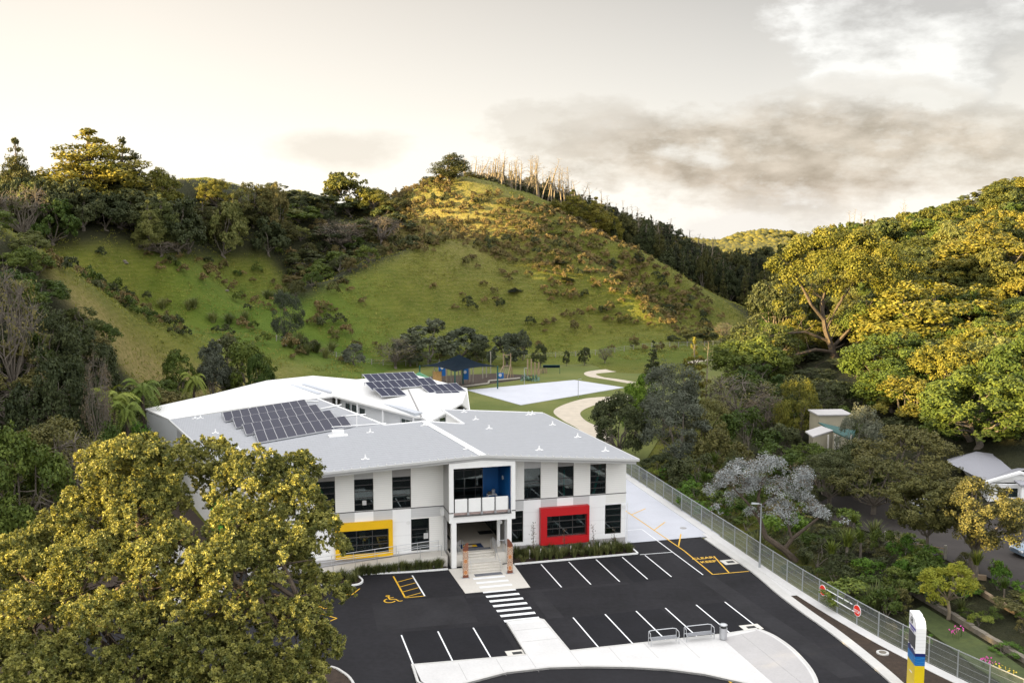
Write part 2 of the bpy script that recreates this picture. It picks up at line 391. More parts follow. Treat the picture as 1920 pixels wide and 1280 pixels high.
lush = np.exp(-((GX+52)/22)**2-((GY-222)/26)**2)*1.1+np.exp(-((GX+30)/26)**2-((GY-200)/16)**2)*.9+np.exp(-((GX-30)/40)**2-((GY-222)/14)**2)*.5
straw = np.clip(1.3*np.exp(-((GX+62-(GY-150)*.55)/6)**2-((GY-162)/24)**2)+.8*np.exp(-((GX+22)/26)**2-((GY-285)/26)**2), 0, 1)  # upper-hill straw also lightens the ground colour to strengthen the sunlit slope
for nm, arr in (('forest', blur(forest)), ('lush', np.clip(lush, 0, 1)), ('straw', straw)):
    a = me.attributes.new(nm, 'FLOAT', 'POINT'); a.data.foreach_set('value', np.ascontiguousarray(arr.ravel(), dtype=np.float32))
g = link('ground', me); tagp(g, kind='structure')
def struct(name, mb, mat, loc=True):
    o = mb.build(name, mat); o['kind'] = 'structure'
    if loc: o.location = C0; o.rotation_euler = (0, 0, UA)
    return o
# ---------------------------------------------------------------- car park (building coordinates u, v)
SMOOTH = lambda pts, k=6: [tuple((1-t)**2*np.array(pts[i])*.0+np.array(catmull(pts, i, t))) for i in range(len(pts)-1) for t in np.linspace(0, 1, k, endpoint=False)]+[tuple(pts[-1])]
def catmull(p, i, t):
    a = np.array(p[max(i-1,0)]); b = np.array(p[i]); c = np.array(p[i+1]); d = np.array(p[min(i+2,len(p)-1)])
    return .5*((2*b)+(-a+c)*t+(2*a-5*b+4*c-d)*t*t+(-a+3*b-3*c+d)*t**3)
kerb_r = SMOOTH([(7.62,1.2),(7.55,-5),(7.45,-10),(6.95,-15),(6.75,-19),(6.65,-23.5),(6.2,-29),(5.6,-33),(4.2,-38),(1.5,-43)])
asph = [(.3,1.0)]+kerb_r+[(-40,-43),(-44,-22),(-40,-4),(-27,-1.95),(-17,-1.95),(-11,-2.9),(.3,-2.9)]
asph = [(.3,.35),(7.6,.35)]+kerb_r[1:]+[(-46,-43),(-46,0),(-36,2),(-27,-1.0),(-11,-1.0),(-.05,-1.0)]
struct('car_park', MB().prism(asph, -.09, 0.), M['asphalt'])
# a few darker relaid strips of asphalt
mb = MB()
for pts in ([(-2.9,-3.3),(.2,-3.3),(.6,-9.6),(-3.0,-9.6)], [(-22.9,-15),(-15.9,-15.6),(-15.9,-20.9),(-22.9,-20.7)], [(-10.2,-15.6),(-3.2,-15.6),(-2.7,-21.1),(-10.2,-21.2)], [(-.1,-15.6),(2.2,-15.6),(2.2,-21.1),(-.1,-21.2)]):
    mb.poly([(p[0],p[1],.004) for p in pts])
struct('asphalt_patches', mb, M['asphalt_new'])
mb = MB()
for pts in ([(2.4,-9.9),(4.0,-9.8),(4.6,-24),(5.0,-30),(3.2,-30),(2.9,-22)], [(-16.9,-9.1),(-3.5,-9.4),(-3.4,-9.9),(-17,-9.6)], [(-24.3,-8.8),(-17.1,-8.9),(-17.2,-14.6),(-24.6,-14.4)], [(-12,-9.8),(-10.9,-9.8),(-10.8,-15.4),(-12.1,-15.3)]):
    mb.poly([(p[0],p[1],.003) for p in pts])
struct('asphalt_lanes', mb, M['asphalt_old'])
# concrete side yard
yard = [(-.2,.3),(7.6,.3),(9.6,.3),(10.0,28),(9.5,40),(-1,40),(-.2,28)]
struct('side_yard', MB().prism(yard, -.09, .012), M['court'])
def ribbon(line, w, side=1):
    pts = [np.array(p, float) for p in line]; off = []
    for i, p in enumerate(pts):
        d = pts[min(i+1,len(pts)-1)]-pts[max(i-1,0)]; d = d/np.linalg.norm(d); off.append(p+np.array((d[1],-d[0]))*w*side)
    return [tuple(p) for p in pts], [tuple(p) for p in off]
def kerb(mb, line, w=.3, h=.12, side=1):
    a, b = ribbon(line, w, side)
    for i in range(len(a)-1):
        q = [a[i], a[i+1], b[i+1], b[i]]; ar = sum(q[k][0]*q[(k+1)%4][1]-q[(k+1)%4][0]*q[k][1] for k in range(4))
        if ar < 0: q = q[::-1]
        mb.hexa([(p[0],p[1],-.08) for p in q], [(p[0],p[1],h) for p in q])
kr = kerb_r[2:]
mb = MB(); kerb(mb, kr, .8, .11, -1); struct('kerb', mb, M['kerb'])
# strip of concrete under the fence and bark bed between it and the kerb
fence_line = SMOOTH([(9.9,40),(9.75,26),(9.5,10),(9.3,-4),(9.15,-12),(9.2,-18),(9.5,-24),(9.95,-28),(10.8,-33),(12.6,-41)], 8)
mb = MB(); kerb(mb, fence_line, .85, .05, 1)
struct('mowing_strip', mb, M['concrete'])
mb = MB()
a = [p for p in kerb_r if p[1] < 2]; b = [p for p in fence_line if p[1] < 2]
mb.prism([(p[0]+.5,p[1]) for p in a if p[1] > -16]+[(p[0]-.02,p[1]) for p in b if p[1] > -16][::-1], -.09, .03); struct('verge', mb, M['concrete'])
mb = MB(); mb.prism([(p[0]+.3,p[1]) for p in a if p[1] < -15.5]+[(p[0]-.3,p[1]) for p in b if p[1] < -15.5][::-1], -.09, .02); struct('bark_bed', mb, M['mulch'])
# entrance pad, island
struct('entrance_pad', MB().prism([(-17.0,-2.6),(-16.85,-8.6),(-11.5,-8.6),(-11.3,-2.6)], -.09, .03), M['concrete_warm'])
ring = [UV(x, y) for x, y in ((870,1284),(950,1263),(1030,1254),(1100,1252),(1180,1253),(1250,1257),(1320,1266),(1400,1284))]
isl = [(-23.1,-20.95),(-15.45,-21.4),(-15.3,-15.5),(-15.0,-15.25),(-12.75,-15.35),(-12.45,-15.7),(-12.35,-21.5),(-1.0,-21.55),(2.0,-21.3)]
outer = SMOOTH([(2.0,-21.3),(2.55,-23),(2.55,-26),(1.6,-30),(-1,-34.5)])
isl_poly = isl+outer[1:]+[(-3.5,-34.5)]+ring[::-1]+[(-20.6,-25.2),(-22.6,-25.0),(-23.05,-23.6)]
struct('island', MB().prism(isl_poly, -.08, .125), M['concrete'])
mb = MB()   # darker half of the island and the saw-cut joints
mb.prism([(-1.35,-22.3),(1.6,-21.7)]+[(p[0]-.35,p[1]) for p in outer[1:]]+[(-1.9,-33.5),(-1.45,-30)], .1, .13); struct('island_paving', mb, M['concrete_grey'])
mb = MB()
for u in (-20.2,-17.6,-15.4,-12.4,-9.6,-7,-4.3):
    mb.box(u-.012,-24.3 if u < -6 else -25,.126,u+.012,-21.6,.131)
for v in (-17.2,-19.3): mb.box(-15.2,v-.012,.126,-12.5,v+.012,.131)
mb.box(.3,-31,.132,.325,-21.9,.136); struct('paving_joints', mb, M['grey_panel'])
mb = MB()
kerb(mb, isl, .16, .14, 1); kerb(mb, outer, .16, .14, 1); kerb(mb, ring, .2, .14, -1); kerb(mb, [(-20.6,-25.3),(-22.7,-25.1),(-23.2,-23.6),(-23.1,-20.9)], .16, .14, -1)
struct('island_kerb', mb, M['kerb'])
# garden-bed kerbs in front of the school
bedL = SMOOTH([(-17.05,-2.72),(-20,-2.6),(-24.3,-2.15),(-24.5,-2.4),(-24.3,-3.6),(-24.6,-4.35),(-25.3,-4.6),(-26.4,-4.35),(-28.5,-3.4)], 5)
mb = MB(); kerb(mb, bedL, .15, .12, 1); kerb(mb, [(-11.25,-2.95),(.0,-2.95),(.15,-2.8),(.2,.3)], .15, .12, -1); struct('bed_kerb', mb, M['white_paint'])
mb = MB(); mb.prism([(-17.05,-2.6),(-24.2,-2.1)]+[(p[0],p[1]+.05) for p in bedL if p[0] < -24.25]+[(-28.5,-1.9),(-17.05,-1.9)], -.09, .06)
mb.prism([(-11.2,-2.85),(.1,-2.85),(.1,0),(-11.2,0)], -.09, .06); struct('garden_beds', mb, M['mulch'])
# bottom-left planted corner
bl = SMOOTH([(-28.4,-20.0),(-28.0,-20.6),(-27.4,-22.5),(-27.2,-27)], 6)
mb = MB(); kerb(mb, [(-31.5,-19.3),(-29.2,-19.6)]+bl, .16, .13, -1); struct('corner_kerb', mb, M['kerb'])
mb = MB(); mb.prism([(-33,-19.2)]+bl+[(-33,-32)], -.09, .05); struct('corner_bed', mb, M['mulch'])
# paved deck beside the left wall of the school
mb = MB(); mb.prism([(-46,14),(-41,13.5),(-36.2,4),(-35,-2),(-36,-6),(-40,-5),(-41.5,3),(-46,10)], -.09, .05); struct('side_path', mb, M['concrete_grey'])
mb = MB(); mb.prism([(-34.6,-.9),(-34.6,6),(-41.2,33),(-60,40),(-60,-20),(-45,-20),(-45.9,-1)], -.09, .0); struct('leaf_litter', mb, M['mulch'])
# ---------------------------------------------------------------- painted markings
def line(mb, p, q, w=.1, z=.009):
    p, q = np.array(p, float), np.array(q, float); d = (q-p)/np.linalg.norm(q-p); n = np.array((-d[1], d[0]))*w/2
    mb.poly([(*(p-n), z), (*(q-n), z), (*(q+n), z), (*(p+n), z)])
mb = MB()
for u in (-9.02,-6.52,-4.02,-1.58,.55): line(mb, (u,-3.35), (u-.02,-9.2))
line(mb, (.2,-3.1), (3.2,-3.2)); line(mb, (3.22,3.9), (3.26,-9.45), z=.02); line(mb, (-.1,4.0), (3.25,4.0), z=.02)
line(mb, (2.0,3.4),(2.0,3.41))
for u in (-23.07,-20.42,-17.81,-10.18,-7.65,-5.16,-2.77,-.21,2.2): line(mb, (u,-15.6), (u-.02,-20.95 if u < -16 else -21.25))
line(mb, (-20.2,-3.3), (-20.05,-8.3), .12)
struct('parking_lines', mb, M['road_white'])
mb = MB()
for k in range(10):
    v = -5.75-k*1.05; u = -15.75+k*.02
    mb.poly([(u+.25,v,.04 if v > -8.3 else .009),(u+2.95,v,.04 if v > -8.3 else .009),(u+2.95,v+.42,.04 if v > -8.3 else .009),(u+.25,v+.42,.04 if v > -8.3 else .009)])
mb.poly([(-15.3,-15.95,.132),(-12.8,-15.95,.132),(-12.8,-15.5,.132),(-15.3,-15.5,.132)])
struct('zebra_crossing', mb, M['road_white'])
mb = MB()
line(mb, (-21.75,-3.1), (-21.6,-8.3), .13)
for k in range(4): line(mb, (-21.7,-4.6-k*1.2), (-20.2,-3.9-k*1.2), .09)
line(mb, (-21.6,-8.3), (-20.1,-8.3), .11)
# accessibility symbol
def arc(mb, c, r, a0, a1, w, n=18, z=.009):
    P = [(c[0]+r*math.cos(a0+(a1-a0)*i/n), c[1]+r*math.sin(a0+(a1-a0)*i/n)) for i in range(n+1)]
    for i in range(n): line(mb, P[i], P[i+1], w, z)
for (cu, cv) in ((-22.85,-8.5),(-28.6,-8.6)):
    arc(mb, (cu-.02,cv-.1), .42, 1.9, 5.9, .12); arc(mb, (cu-.02,cv+.95), .12, 0, 6.3, .14, 10)
    line(mb, (cu,cv+.78), (cu+.03,cv+.12), .14); line(mb, (cu+.02,cv+.5), (cu+.38,cv+.5), .1); line(mb, (cu+.03,cv+.12), (cu+.45,cv+.12), .12); line(mb, (cu+.45,cv+.12), (cu+.68,cv-.42), .12); line(mb, (cu+.68,cv-.42), (cu+.95,cv-.35), .1)
line(mb, (-26.8,-5.9),(-25.6,-6.6)); line(mb, (-25.6,-6.6),(-24.8,-5.3)); 
line(mb, (-29,-9.2),(-27.2,-11.2)); line(mb, (-27.2,-11.2),(-29.5,-13))
zz = .03
line(mb, (4.0,11.5), (4.4,-3.3), .12, .02); line(mb, (4.4,-3.3), (4.1,-9.55), .12); line(mb, (4.1,-9.55), (7.4,-9.6), .12)
for a, b in (((4.1,8.9),(6.3,10.6)),((4.25,3.4),(6.3,5.6)),((4.35,-2.0),(6.2,1.6))): line(mb, a, b, .12, .02)
line(mb, (5.6,-9.55), (6.3,-5.2), .13)
line(mb, (-3.9,-25.7), (-3.9,-29), .14)
struct('yellow_markings', mb, M['road_yellow'])
def text_mesh(name, body, size, mat, ext=.0, bold=0.):
    cu = bpy.data.curves.new(name+'_src', 'FONT'); cu.body = body; cu.size = size; cu.align_x = 'CENTER'; cu.align_y = 'CENTER'; cu.extrude = ext; cu.offset = bold
    ob = bpy.data.objects.new(name+'_src', cu); COL.objects.link(ob)
    bpy.context.view_layer.update()
    me = bpy.data.meshes.new_from_object(ob.evaluated_get(bpy.context.evaluated_depsgraph_get()))
    bpy.data.objects.remove(ob); me.name = name; me.materials.clear(); me.materials.append(mat); return me
for w_, vv, uu in (('CLEAR', -5.45, 5.15), ('KEEP', -6.45, 5.2)):
    o = link('road_lettering', text_mesh('road_lettering', w_, .72, M['road_yellow'], bold=.02)); o['kind'] = 'structure'
    o.location = W(uu, vv, .011); o.rotation_euler = (0, 0, UA); o.scale = (.95, .95, 1)
# manholes and drain pits
def pit(u, v, w, d, label, z=0., ang=0.):
    t = thing('drain_pit', label, 'drain', W(u, v, z), UA)
    MB().box(-w,-d,-.02,w,d,.012).build('concrete_surround', M['concrete_warm'], t)
    MB().box(-w*.45,-d*.4,.012,w*.45,d*.4,.02).build('grate', M['black_rubber'], t)
pit(7.0, -7.0, .75, .6, 'square drain pit with pale surround against the kerb by KEEP CLEAR', .0)
pit(-15.9, -20.75, .75, .5, 'drain pit with white surround in the corner beside the raised walkway')
pit(1.75, -20.75, .75, .5, 'drain pit with pale surround at the tip of the island near the bin')
t = thing('manhole_cover', 'round dark manhole cover in the concrete side yard', 'manhole', W(7.2,3.3,.012), UA); MB().disc((0,0,.01), .33, n=20).build('lid', M['grey_panel'], t); 
t = thing('manhole_cover', 'round concrete manhole lid in the bark bed beside the fence', 'manhole', W(8.2,-27.3,.03), UA); MB().disc((0,0,.03), .42, n=20, th=.08).build('lid', M['kerb'], t); MB().disc((0,0,.08), .25, n=16, th=.02).build('lid', M['rock'], t)
# lawn, court, gravel paths behind the school
def gpoly(pts, n=None): return [G(x, y)[:2] for x, y in pts]
lawn = gpoly([(700,745),(600,712),(690,700),(760,692),(800,688),(960,688),(1100,682),(1250,676),(1420,668),(1500,690),(1400,760),(1250,800),(1200,880),(1000,850)])
mb = MB(); mb.prism(lawn, -.09, .03); struct('lawn', mb, M['lawn'], False)
court = [G(x, y)[:2] for x, y in ((876,732),(1077,713),(1170,727),(976.5,760))]
struct('sports_court', MB().prism(court, -.05, .10), M['court'], False)
def wiggle(pts, a, b, k=10):
    p = SMOOTH(pts, k); return p
pa = SMOOTH([G(x,y)[:2] for x, y in ((1240,684),(1180,689),(1120,694),(1096,699),(1104,706),(1140,712),(1185,720))], 8)
pb = SMOOTH([G(x,y)[:2] for x, y in ((1240,690),(1190,693),(1145,698),(1118,701),(1130,707),(1160,711),(1195,717))], 8)
struct('gravel_path', MB().prism(pa+pb[::-1], -.05, .05), M['gravel'], False)
pa = SMOOTH([G(x,y)[:2] for x, y in ((1500,664),(1400,664),(1340,669),(1240,686))], 8); pb = SMOOTH([G(x,y)[:2] for x, y in ((1500,668),(1400,669),(1340,674),(1240,692))], 8)
struct('gravel_path', MB().prism(pa+pb[::-1], -.05, .055), M['gravel'], False)
pa = SMOOTH([G(x,y)[:2] for x, y in ((1200,742),(1120,745),(1085,750),(1050,762),(1038,773),(1055,788),(1085,805),(1110,830))], 8)
pb = SMOOTH([G(x,y)[:2] for x, y in ((1200,750),(1145,752),(1120,758),(1095,768),(1088,777),(1100,790),(1130,805),(1150,830))], 8)
struct('gravel_path', MB().prism(pa+pb[::-1], -.05, .06), M['gravel'], False)
# neighbour's drive on the right
dr = [G(x, y)[:2] for x, y in ((1500,960),(1640,1000),(1700,1020),(1800,1060),(1860,1085),(1960,1130),(2100,1180),(2300,1100),(2000,960),(1700,930),(1560,930))]
struct('neighbour_drive', MB().prism(dr, -.09, .03), M['old_asphalt'], False)
gd = [G(x, y)[:2] for x, y in ((1700,1150),(1730,1135),(1880,1225),(2000,1310),(1960,1330),(1830,1250))]
struct('garden_lawn', MB().prism(gd, -.09, .025), M['lawn_dark'], False)
# ---------------------------------------------------------------- school, front block
def plane3(a, b, c):
    a, b, c = map(Vector, (a, b, c)); n = (b-a).cross(c-a)
    return a, n
def zat(pl, u, v): a, n = pl; return a.z-(n.x*(u-a.x)+n.y*(v-a.y))/n.z
_cam_l = Matrix.Rotation(-UA, 4, 'Z')@(Vector((0,0,CAMH))-Vector(C0))
def hitp(px, py, pl, dz=0.):       # photograph point -> point on a roof plane, building coordinates
    r = Matrix.Rotation(-UA, 4, 'Z')@Vector(ray(px, py)); a, n = pl; t = (a-_cam_l).dot(n)/r.dot(n); p = _cam_l+r*t
    return (p.x, p.y, p.z+dz)
PLR = plane3((-13.97,-2.6,9.69), (.1,-2.6,8.51), (-.12,25.9,7.5))
PLL = plane3((-13.97,-2.6,9.69), (-15.62,16.07,9.14), (-29.25,-2.6,8.96))
def roofz(u, v):
    # ridge line runs (-13.97,-2.6) -> (-15.62,16.07)
    ur = -13.97-(v+2.6)*1.65/18.67
    return zat(PLR, u, v) if u > ur else zat(PLL, u, v)
sch = thing('school_building', 'white two-storey school with grey low-pitched roof, solar panels, yellow and red window boxes', 'building', C0, UA)
def rp(u, v, dz=0.): return (u, v, roofz(u, v)+dz)
RIDF, RIDB = (-13.97,-2.6), (-15.62,16.07)
roofR = [RIDF, (.1,-2.6), (-.12,25.9), (-11.9,25.57), (-11.7,15.1), RIDB]
roofL = [RIDF, RIDB, (-19.57,16.1), (-24.49,38.47), (-41.04,32.79), (-33.97,-2.6)]
mb = MB(); mb.slab([(u,v,zat(PLR,u,v)) for u,v in roofR], .12); mb.slab([(u,v,zat(PLL,u,v)) for u,v in roofL], .12)
roof = mb.build('roof', M['roof_grey'], sch)
mb = MB()
a, b = RIDF, RIDB
mb.hexa([(a[0]-.32,a[1],roofz(*a)-.0),(a[0]+.32,a[1],roofz(*a)-.0),(b[0]+.32,b[1],roofz(*b)),(b[0]-.32,b[1],roofz(*b))],
        [(a[0]-.30,a[1],roofz(*a)+.05),(a[0]+.30,a[1],roofz(*a)+.05),(b[0]+.30,b[1],roofz(*b)+.06),(b[0]-.30,b[1],roofz(*b)+.06)])
def edgestrip(mb, p, q, w=.22, h=.07, dz=.0):
    p, q = Vector((p[0],p[1],0)), Vector((q[0],q[1],0)); d = (q-p).normalized(); n = Vector((-d.y,d.x,0))*w/2
    P = [p-n, q-n, q+n, p+n]; ar = sum(P[k].x*P[(k+1)%4].y-P[(k+1)%4].x*P[k].y for k in range(4))
    if ar < 0: P = P[::-1]
    zz_ = [roofz(min(max(x.x,-41),.1), x.y) for x in P]
    mb.hexa([(x.x,x.y,z-.1) for x, z in zip(P,zz_)], [(x.x,x.y,z+h) for x, z in zip(P,zz_)])
for p, q in ((RIDB,(-19.57,16.1)),((-19.57,16.1),(-24.49,38.47)),((-11.7,15.1),RIDB),((-11.7,15.2),(-11.9,25.57)),((-11.9,25.6),(-.12,25.9))): edgestrip(mb, p, q)
mb.build('ridge_flashing', M['white_paint'], roof)
# gutter and fascia along the front eaves, with the rib ends of the sheets
mb = MB()
def fas(mb, p, q, z0, z1, pl, t0=0., t1=.14):
    for i in range(1):
        a0, a1 = zat(pl,*p), zat(pl,*q)
        d = Vector((q[0]-p[0], q[1]-p[1], 0)).normalized(); n = Vector((d.y,-d.x,0))
        A, B = Vector((p[0],p[1],0)), Vector((q[0],q[1],0))
        P = [A+n*t0, A+n*t1, B+n*t1, B+n*t0]
        ar = sum(P[k].x*P[(k+1)%4].y-P[(k+1)%4].x*P[k].y for k in range(4)); hs = [a0,a0,a1,a1]
        if ar < 0: P = P[::-1]; hs = hs[::-1]
        mb.hexa([(x.x,x.y,h+z0) for x, h in zip(P,hs)], [(x.x,x.y,h+z1) for x, h in zip(P,hs)])
fas(mb, (-33.97,-2.6), RIDF, -.20, .01, PLL); fas(mb, RIDF, (.1,-2.6), -.20, .01, PLR)
fas(mb, (.1,-2.6), (-.12,25.9), -.20, .01, PLR); fas(mb, (-41.04,32.79), (-33.97,-2.6), -.22, .03, PLL)
mb.build('gutter', M['fascia'], roof)
mb = MB()
fas(mb, (-33.7,-2.42), (-13.97,-2.42), -.46, -.13, PLL, 0, .05); fas(mb, (-13.97,-2.42), (-.05,-2.42), -.46, -.13, PLR, 0, .05); fas(mb, (-.05,-2.4), (-.25,25.6), -.46, -.13, PLR, 0, .05)
mb.build('fascia', M['grey_light'], roof)
mb = MB()
u = -33.6
while u < -.1:
    z = roofz(u, -2.66); mb.hexa([(u-.05,-2.70,z-.01),(u+.05,-2.70,z-.01),(u+.05,-2.2,z+.01),(u-.05,-2.2,z+.01)], [(u-.03,-2.70,z+.05),(u+.03,-2.70,z+.05),(u+.03,-2.2,z+.055),(u-.03,-2.2,z+.055)]); u += .72
mb.build('sheet_ribs', M['fascia'], roof)
mb = MB(); mb.slab([(u,v,roofz(u,v)-.48) for u,v in ((-33.7,-2.4),(-14.,-2.4),(-14.6,0),(-33.7,0))], .02); mb.slab([(u,v,roofz(u,v)-.48) for u,v in ((-13.9,-2.4),(-.1,-2.4),(-.1,0),(-14.1,0))], .02)
mb.build('soffit', M['grey_light'], roof)
# ---- walls made of columns with real openings
def wallseg(parent, p, q, z0, ztop, ops, cuts, matf, th=.25, base=None, nm='wall'):
    """wall from plan point p to q, outside on the right of p->q; ops: (s0,s1,z0,z1); cuts: extra s; matf(s,z)->material key"""
    P, Q = Vector((p[0],p[1])), Vector((q[0],q[1])); L = (Q-P).length; d = (Q-P)/L; n = Vector((-d.y, d.x))  # n: inwards
    ss = sorted({0., L, *[s for o in ops for s in o[:2]], *cuts}); ss = [s for s in ss if 0 <= s <= L]
    bins = {}; WM = MB(); mi = []
    def X(s, t): w = P+d*s+n*t; return (w.x, w.y)
    for s0, s1 in zip(ss[:-1], ss[1:]):
        if s1-s0 < 1e-4: continue
        sm = (s0+s1)/2; zs = [z0]; holes = [o for o in ops if o[0]-1e-4 <= s0 and s1 <= o[1]+1e-4]
        zb = sorted(set([z0]+(base or [])+[z for o in holes for z in o[2:4]]))
        for i, za in enumerate(zb):
            zc = zb[i+1] if i+1 < len(zb) else None
            zm = za+.01
            if any(o[2]-1e-4 <= za and (zc is not None and zc <= o[3]+1e-4) for o in holes): continue
            a, b, c, e = X(s0,0), X(s1,0), X(s1,th), X(s0,th)
            top = [(ztop(*w) if zc is None else zc) for w in (a,b,c,e)]
            k = matf(sm, za+.05); kk = bins.setdefault(k, len(bins)); nf0 = len(WM.f); WM.hexa([(*w, za) for w in (a,b,c,e)], [(*w, t) for w, t in zip((a,b,c,e), top)]); mi += [kk]*(len(WM.f)-nf0)
    # weld the pieces into one wall
    key = {}; vs = []; mp = []
    for p_ in WM.v:
        q_ = tuple(round(x_, 3) for x_ in p_)
        if q_ not in key: key[q_] = len(vs); vs.append(p_)
        mp.append(key[q_])
    me_ = bpy.data.meshes.new(nm); me_.from_pydata(vs, [], [tuple(mp[i_] for i_ in f_) for f_ in WM.f])
    for k in bins: me_.materials.append(M[k])
    me_.polygons.foreach_set('material_index', mi); me_.update()
    o_ = bpy.data.objects.new(nm, me_); COL.objects.link(o_); o_.parent = parent
    return X, d, n
def window(parent, X, s0, s1, z0, z1, vbars, hbars, glass='glass_clear', th=.05, dep=.1, fk='dark_frame', label=None, nm='window'):
    mb = MB()
    def bar(sa, sb, za, zb, t0=dep, t1=dep+.07):
        c = [X(sa,t0), X(sb,t0), X(sb,t1), X(sa,t1)]; mb.hexa([(*w, za) for w in c], [(*w, zb) for w in c])
    bar(s0, s1, z0, z0+th); bar(s0, s1, z1-th, z1); bar(s0, s0+th, z0+th, z1-th); bar(s1-th, s1, z0+th, z1-th)
    for vb in vbars: s = s0+(s1-s0)*vb; bar(s-th/2, s+th/2, z0+th, z1-th, dep+.002, dep+.068)
    for hb in hbars: z = z0+(z1-z0)*hb; bar(s0+th, s1-th, z-th*.6, z+th*.6, dep-.01, dep+.06)
    w = mb.build(nm, M[fk], parent, label)
    g_ = MB(); c = [X(s0+.02,dep+.03), X(s1-.02,dep+.03), X(s1-.02,dep+.045), X(s0+.02,dep+.045)]
    g_.hexa([(*q, z0+.02) for q in c], [(*q, z1-.02) for q in c]); g_.build('pane', M[glass], w); return w
def mk_clear():
    n = NT('glass_clear'); lw = n.n('ShaderNodeLayerWeight'); lw.inputs[0].default_value = .35
    gl = n.n('ShaderNodeBsdfGlossy'); gl.inputs['Color'].default_value = (.8,.86,.86,1); gl.inputs['Roughness'].default_value = .02
    tr = n.n('ShaderNodeBsdfTransparent'); tr.inputs[0].default_value = (.50,.60,.60,1)
    mx = n.n('ShaderNodeMixShader'); n.set(mx.inputs[0], n.math('ADD', .06, n.math('MULTIPLY', lw.outputs['Fresnel'], .6))); n.set(mx.inputs[1], tr); n.set(mx.inputs[2], gl); M['glass_clear'] = n.done(mx)
mk_clear()
ztop = lambda u, v: roofz(u, max(v, 0))-.13
UPH = 7.63
def upper_mat(s, z): return 'board_white'
# left front wall: from F side to entrance, outside faces -v : p->q must have outside on the right: going +u, right side is -v
ul0 = -33.3
S = lambda u: u-ul0
wins_up_l = [(-31.0,-29.4),(-27.76,-26.12),(-24.53,-22.9),(-21.3,-19.68)]
opsL = [(S(a),S(b),4.87,UPH) for a, b in wins_up_l]+[(S(-25.8),S(-21.68),1.2,3.27),(S(-19.71),S(-18.12),1.02,3.84),(S(-31),S(-29.4),1.02,3.84)]
cols = [(-40,-26.12,'board_plain'),(-26.12,-24.53,'board_grey'),(-24.53,-22.93,'board_plain'),(-22.93,-21.3,'board_grey'),(-21.3,-19.7,'board_plain'),(-19.7,-16.9,'board_grey')]
inf = {(-31.0,-29.4):'grey_light',(-27.76,-26.12):'grey_panel',(-24.53,-22.9):'grey_light',(-21.3,-19.68):'grey_panel'}
def mat_l(s, z):
    u = s+ul0
    if z > UPH-.01:
        for (a,b),k in inf.items():
            if a <= u <= b: return k
    if z >= 4.86: return 'board_white'
    if z < .86: return 'concrete_grey'
    if z < 3.95:
        if u < -19.7: return 'board_plain'
        return 'board_white'
    for a, b, k in cols:
        if a <= u < b: return k
    return 'board_white'
X, d_, n_ = wallseg(sch, (ul0,0), (-16.6,0), -.1, ztop, opsL, [S(a) for a, b, k in cols if a > ul0]+[S(-16.9)], mat_l, base=[.86,3.95,4.87,UPH])
lab = {0:None}
for (a, b), nb in zip(wins_up_l, (4,4,4,3)): window(sch, X, S(a), S(b), 4.87, UPH, [], [.2,.4,.6,.8] if nb == 4 else [.22,.42,.65,.87])
window(sch, X, S(-19.71), S(-18.12), 1.02, 3.84, [], [.22,.42,.66])
window(sch, X, S(-31), S(-29.4), 1.02, 3.84, [], [.22,.42,.66])
# right front wall
ur0 = -11.05
SR = lambda u: u-ur0
wins_up_r = [(-9.6,-8.07),(-6.5,-4.99),(-3.44,-1.93)]
opsR = [(SR(a),SR(b),4.87,UPH) for a, b in wins_up_r]+[(SR(-10.75),SR(-9.68),1.0,3.88),(SR(-7.62),SR(-3.85),1.33,3.3),(SR(-2.0),SR(-.44),1.1,3.82)]
colsr = [(-12,-9.65,'board_grey'),(-9.65,-8.07,'board_plain'),(-8.07,-6.55,'board_grey'),(-6.55,-5.03,'board_plain'),(-5.03,-3.5,'board_grey'),(-3.5,-1.95,'board_plain'),(-1.95,1,'board_white')]
infr = {(-9.6,-8.07):'grey_light',(-6.5,-4.99):'grey_panel',(-3.44,-1.93):'grey_light'}
def mat_r(s, z):
    u = s+ur0
    if z > UPH-.01:
        for (a,b),k in infr.items():
            if a <= u <= b: return k
    if z >= 4.86: return 'board_white'
    if z < .7: return 'concrete_grey'
    if z < 3.95: return 'board_plain'
    for a, b, k in colsr:
        if a <= u < b: return k
    return 'board_white'
XR, _, _ = wallseg(sch, (ur0,0), (0,0), -.1, ztop, opsR, [SR(a) for a, b, k in colsr if a > ur0], mat_r, base=[.7,3.95,4.87,UPH])
window(sch, XR, SR(-9.6), SR(-8.07), 4.87, UPH, [], [.5,.6]); window(sch, XR, SR(-6.5), SR(-4.99), 4.87, UPH, [], [.36,.6]); window(sch, XR, SR(-3.44), SR(-1.93), 4.87, UPH, [], [.2,.4,.6,.8])
window(sch, XR, SR(-10.75), SR(-9.68), 1.0, 3.88, [], [.38,.6,.8]); window(sch, XR, SR(-2.0), SR(-.44), 1.1, 3.82, [], [.2,.4,.62,.84])
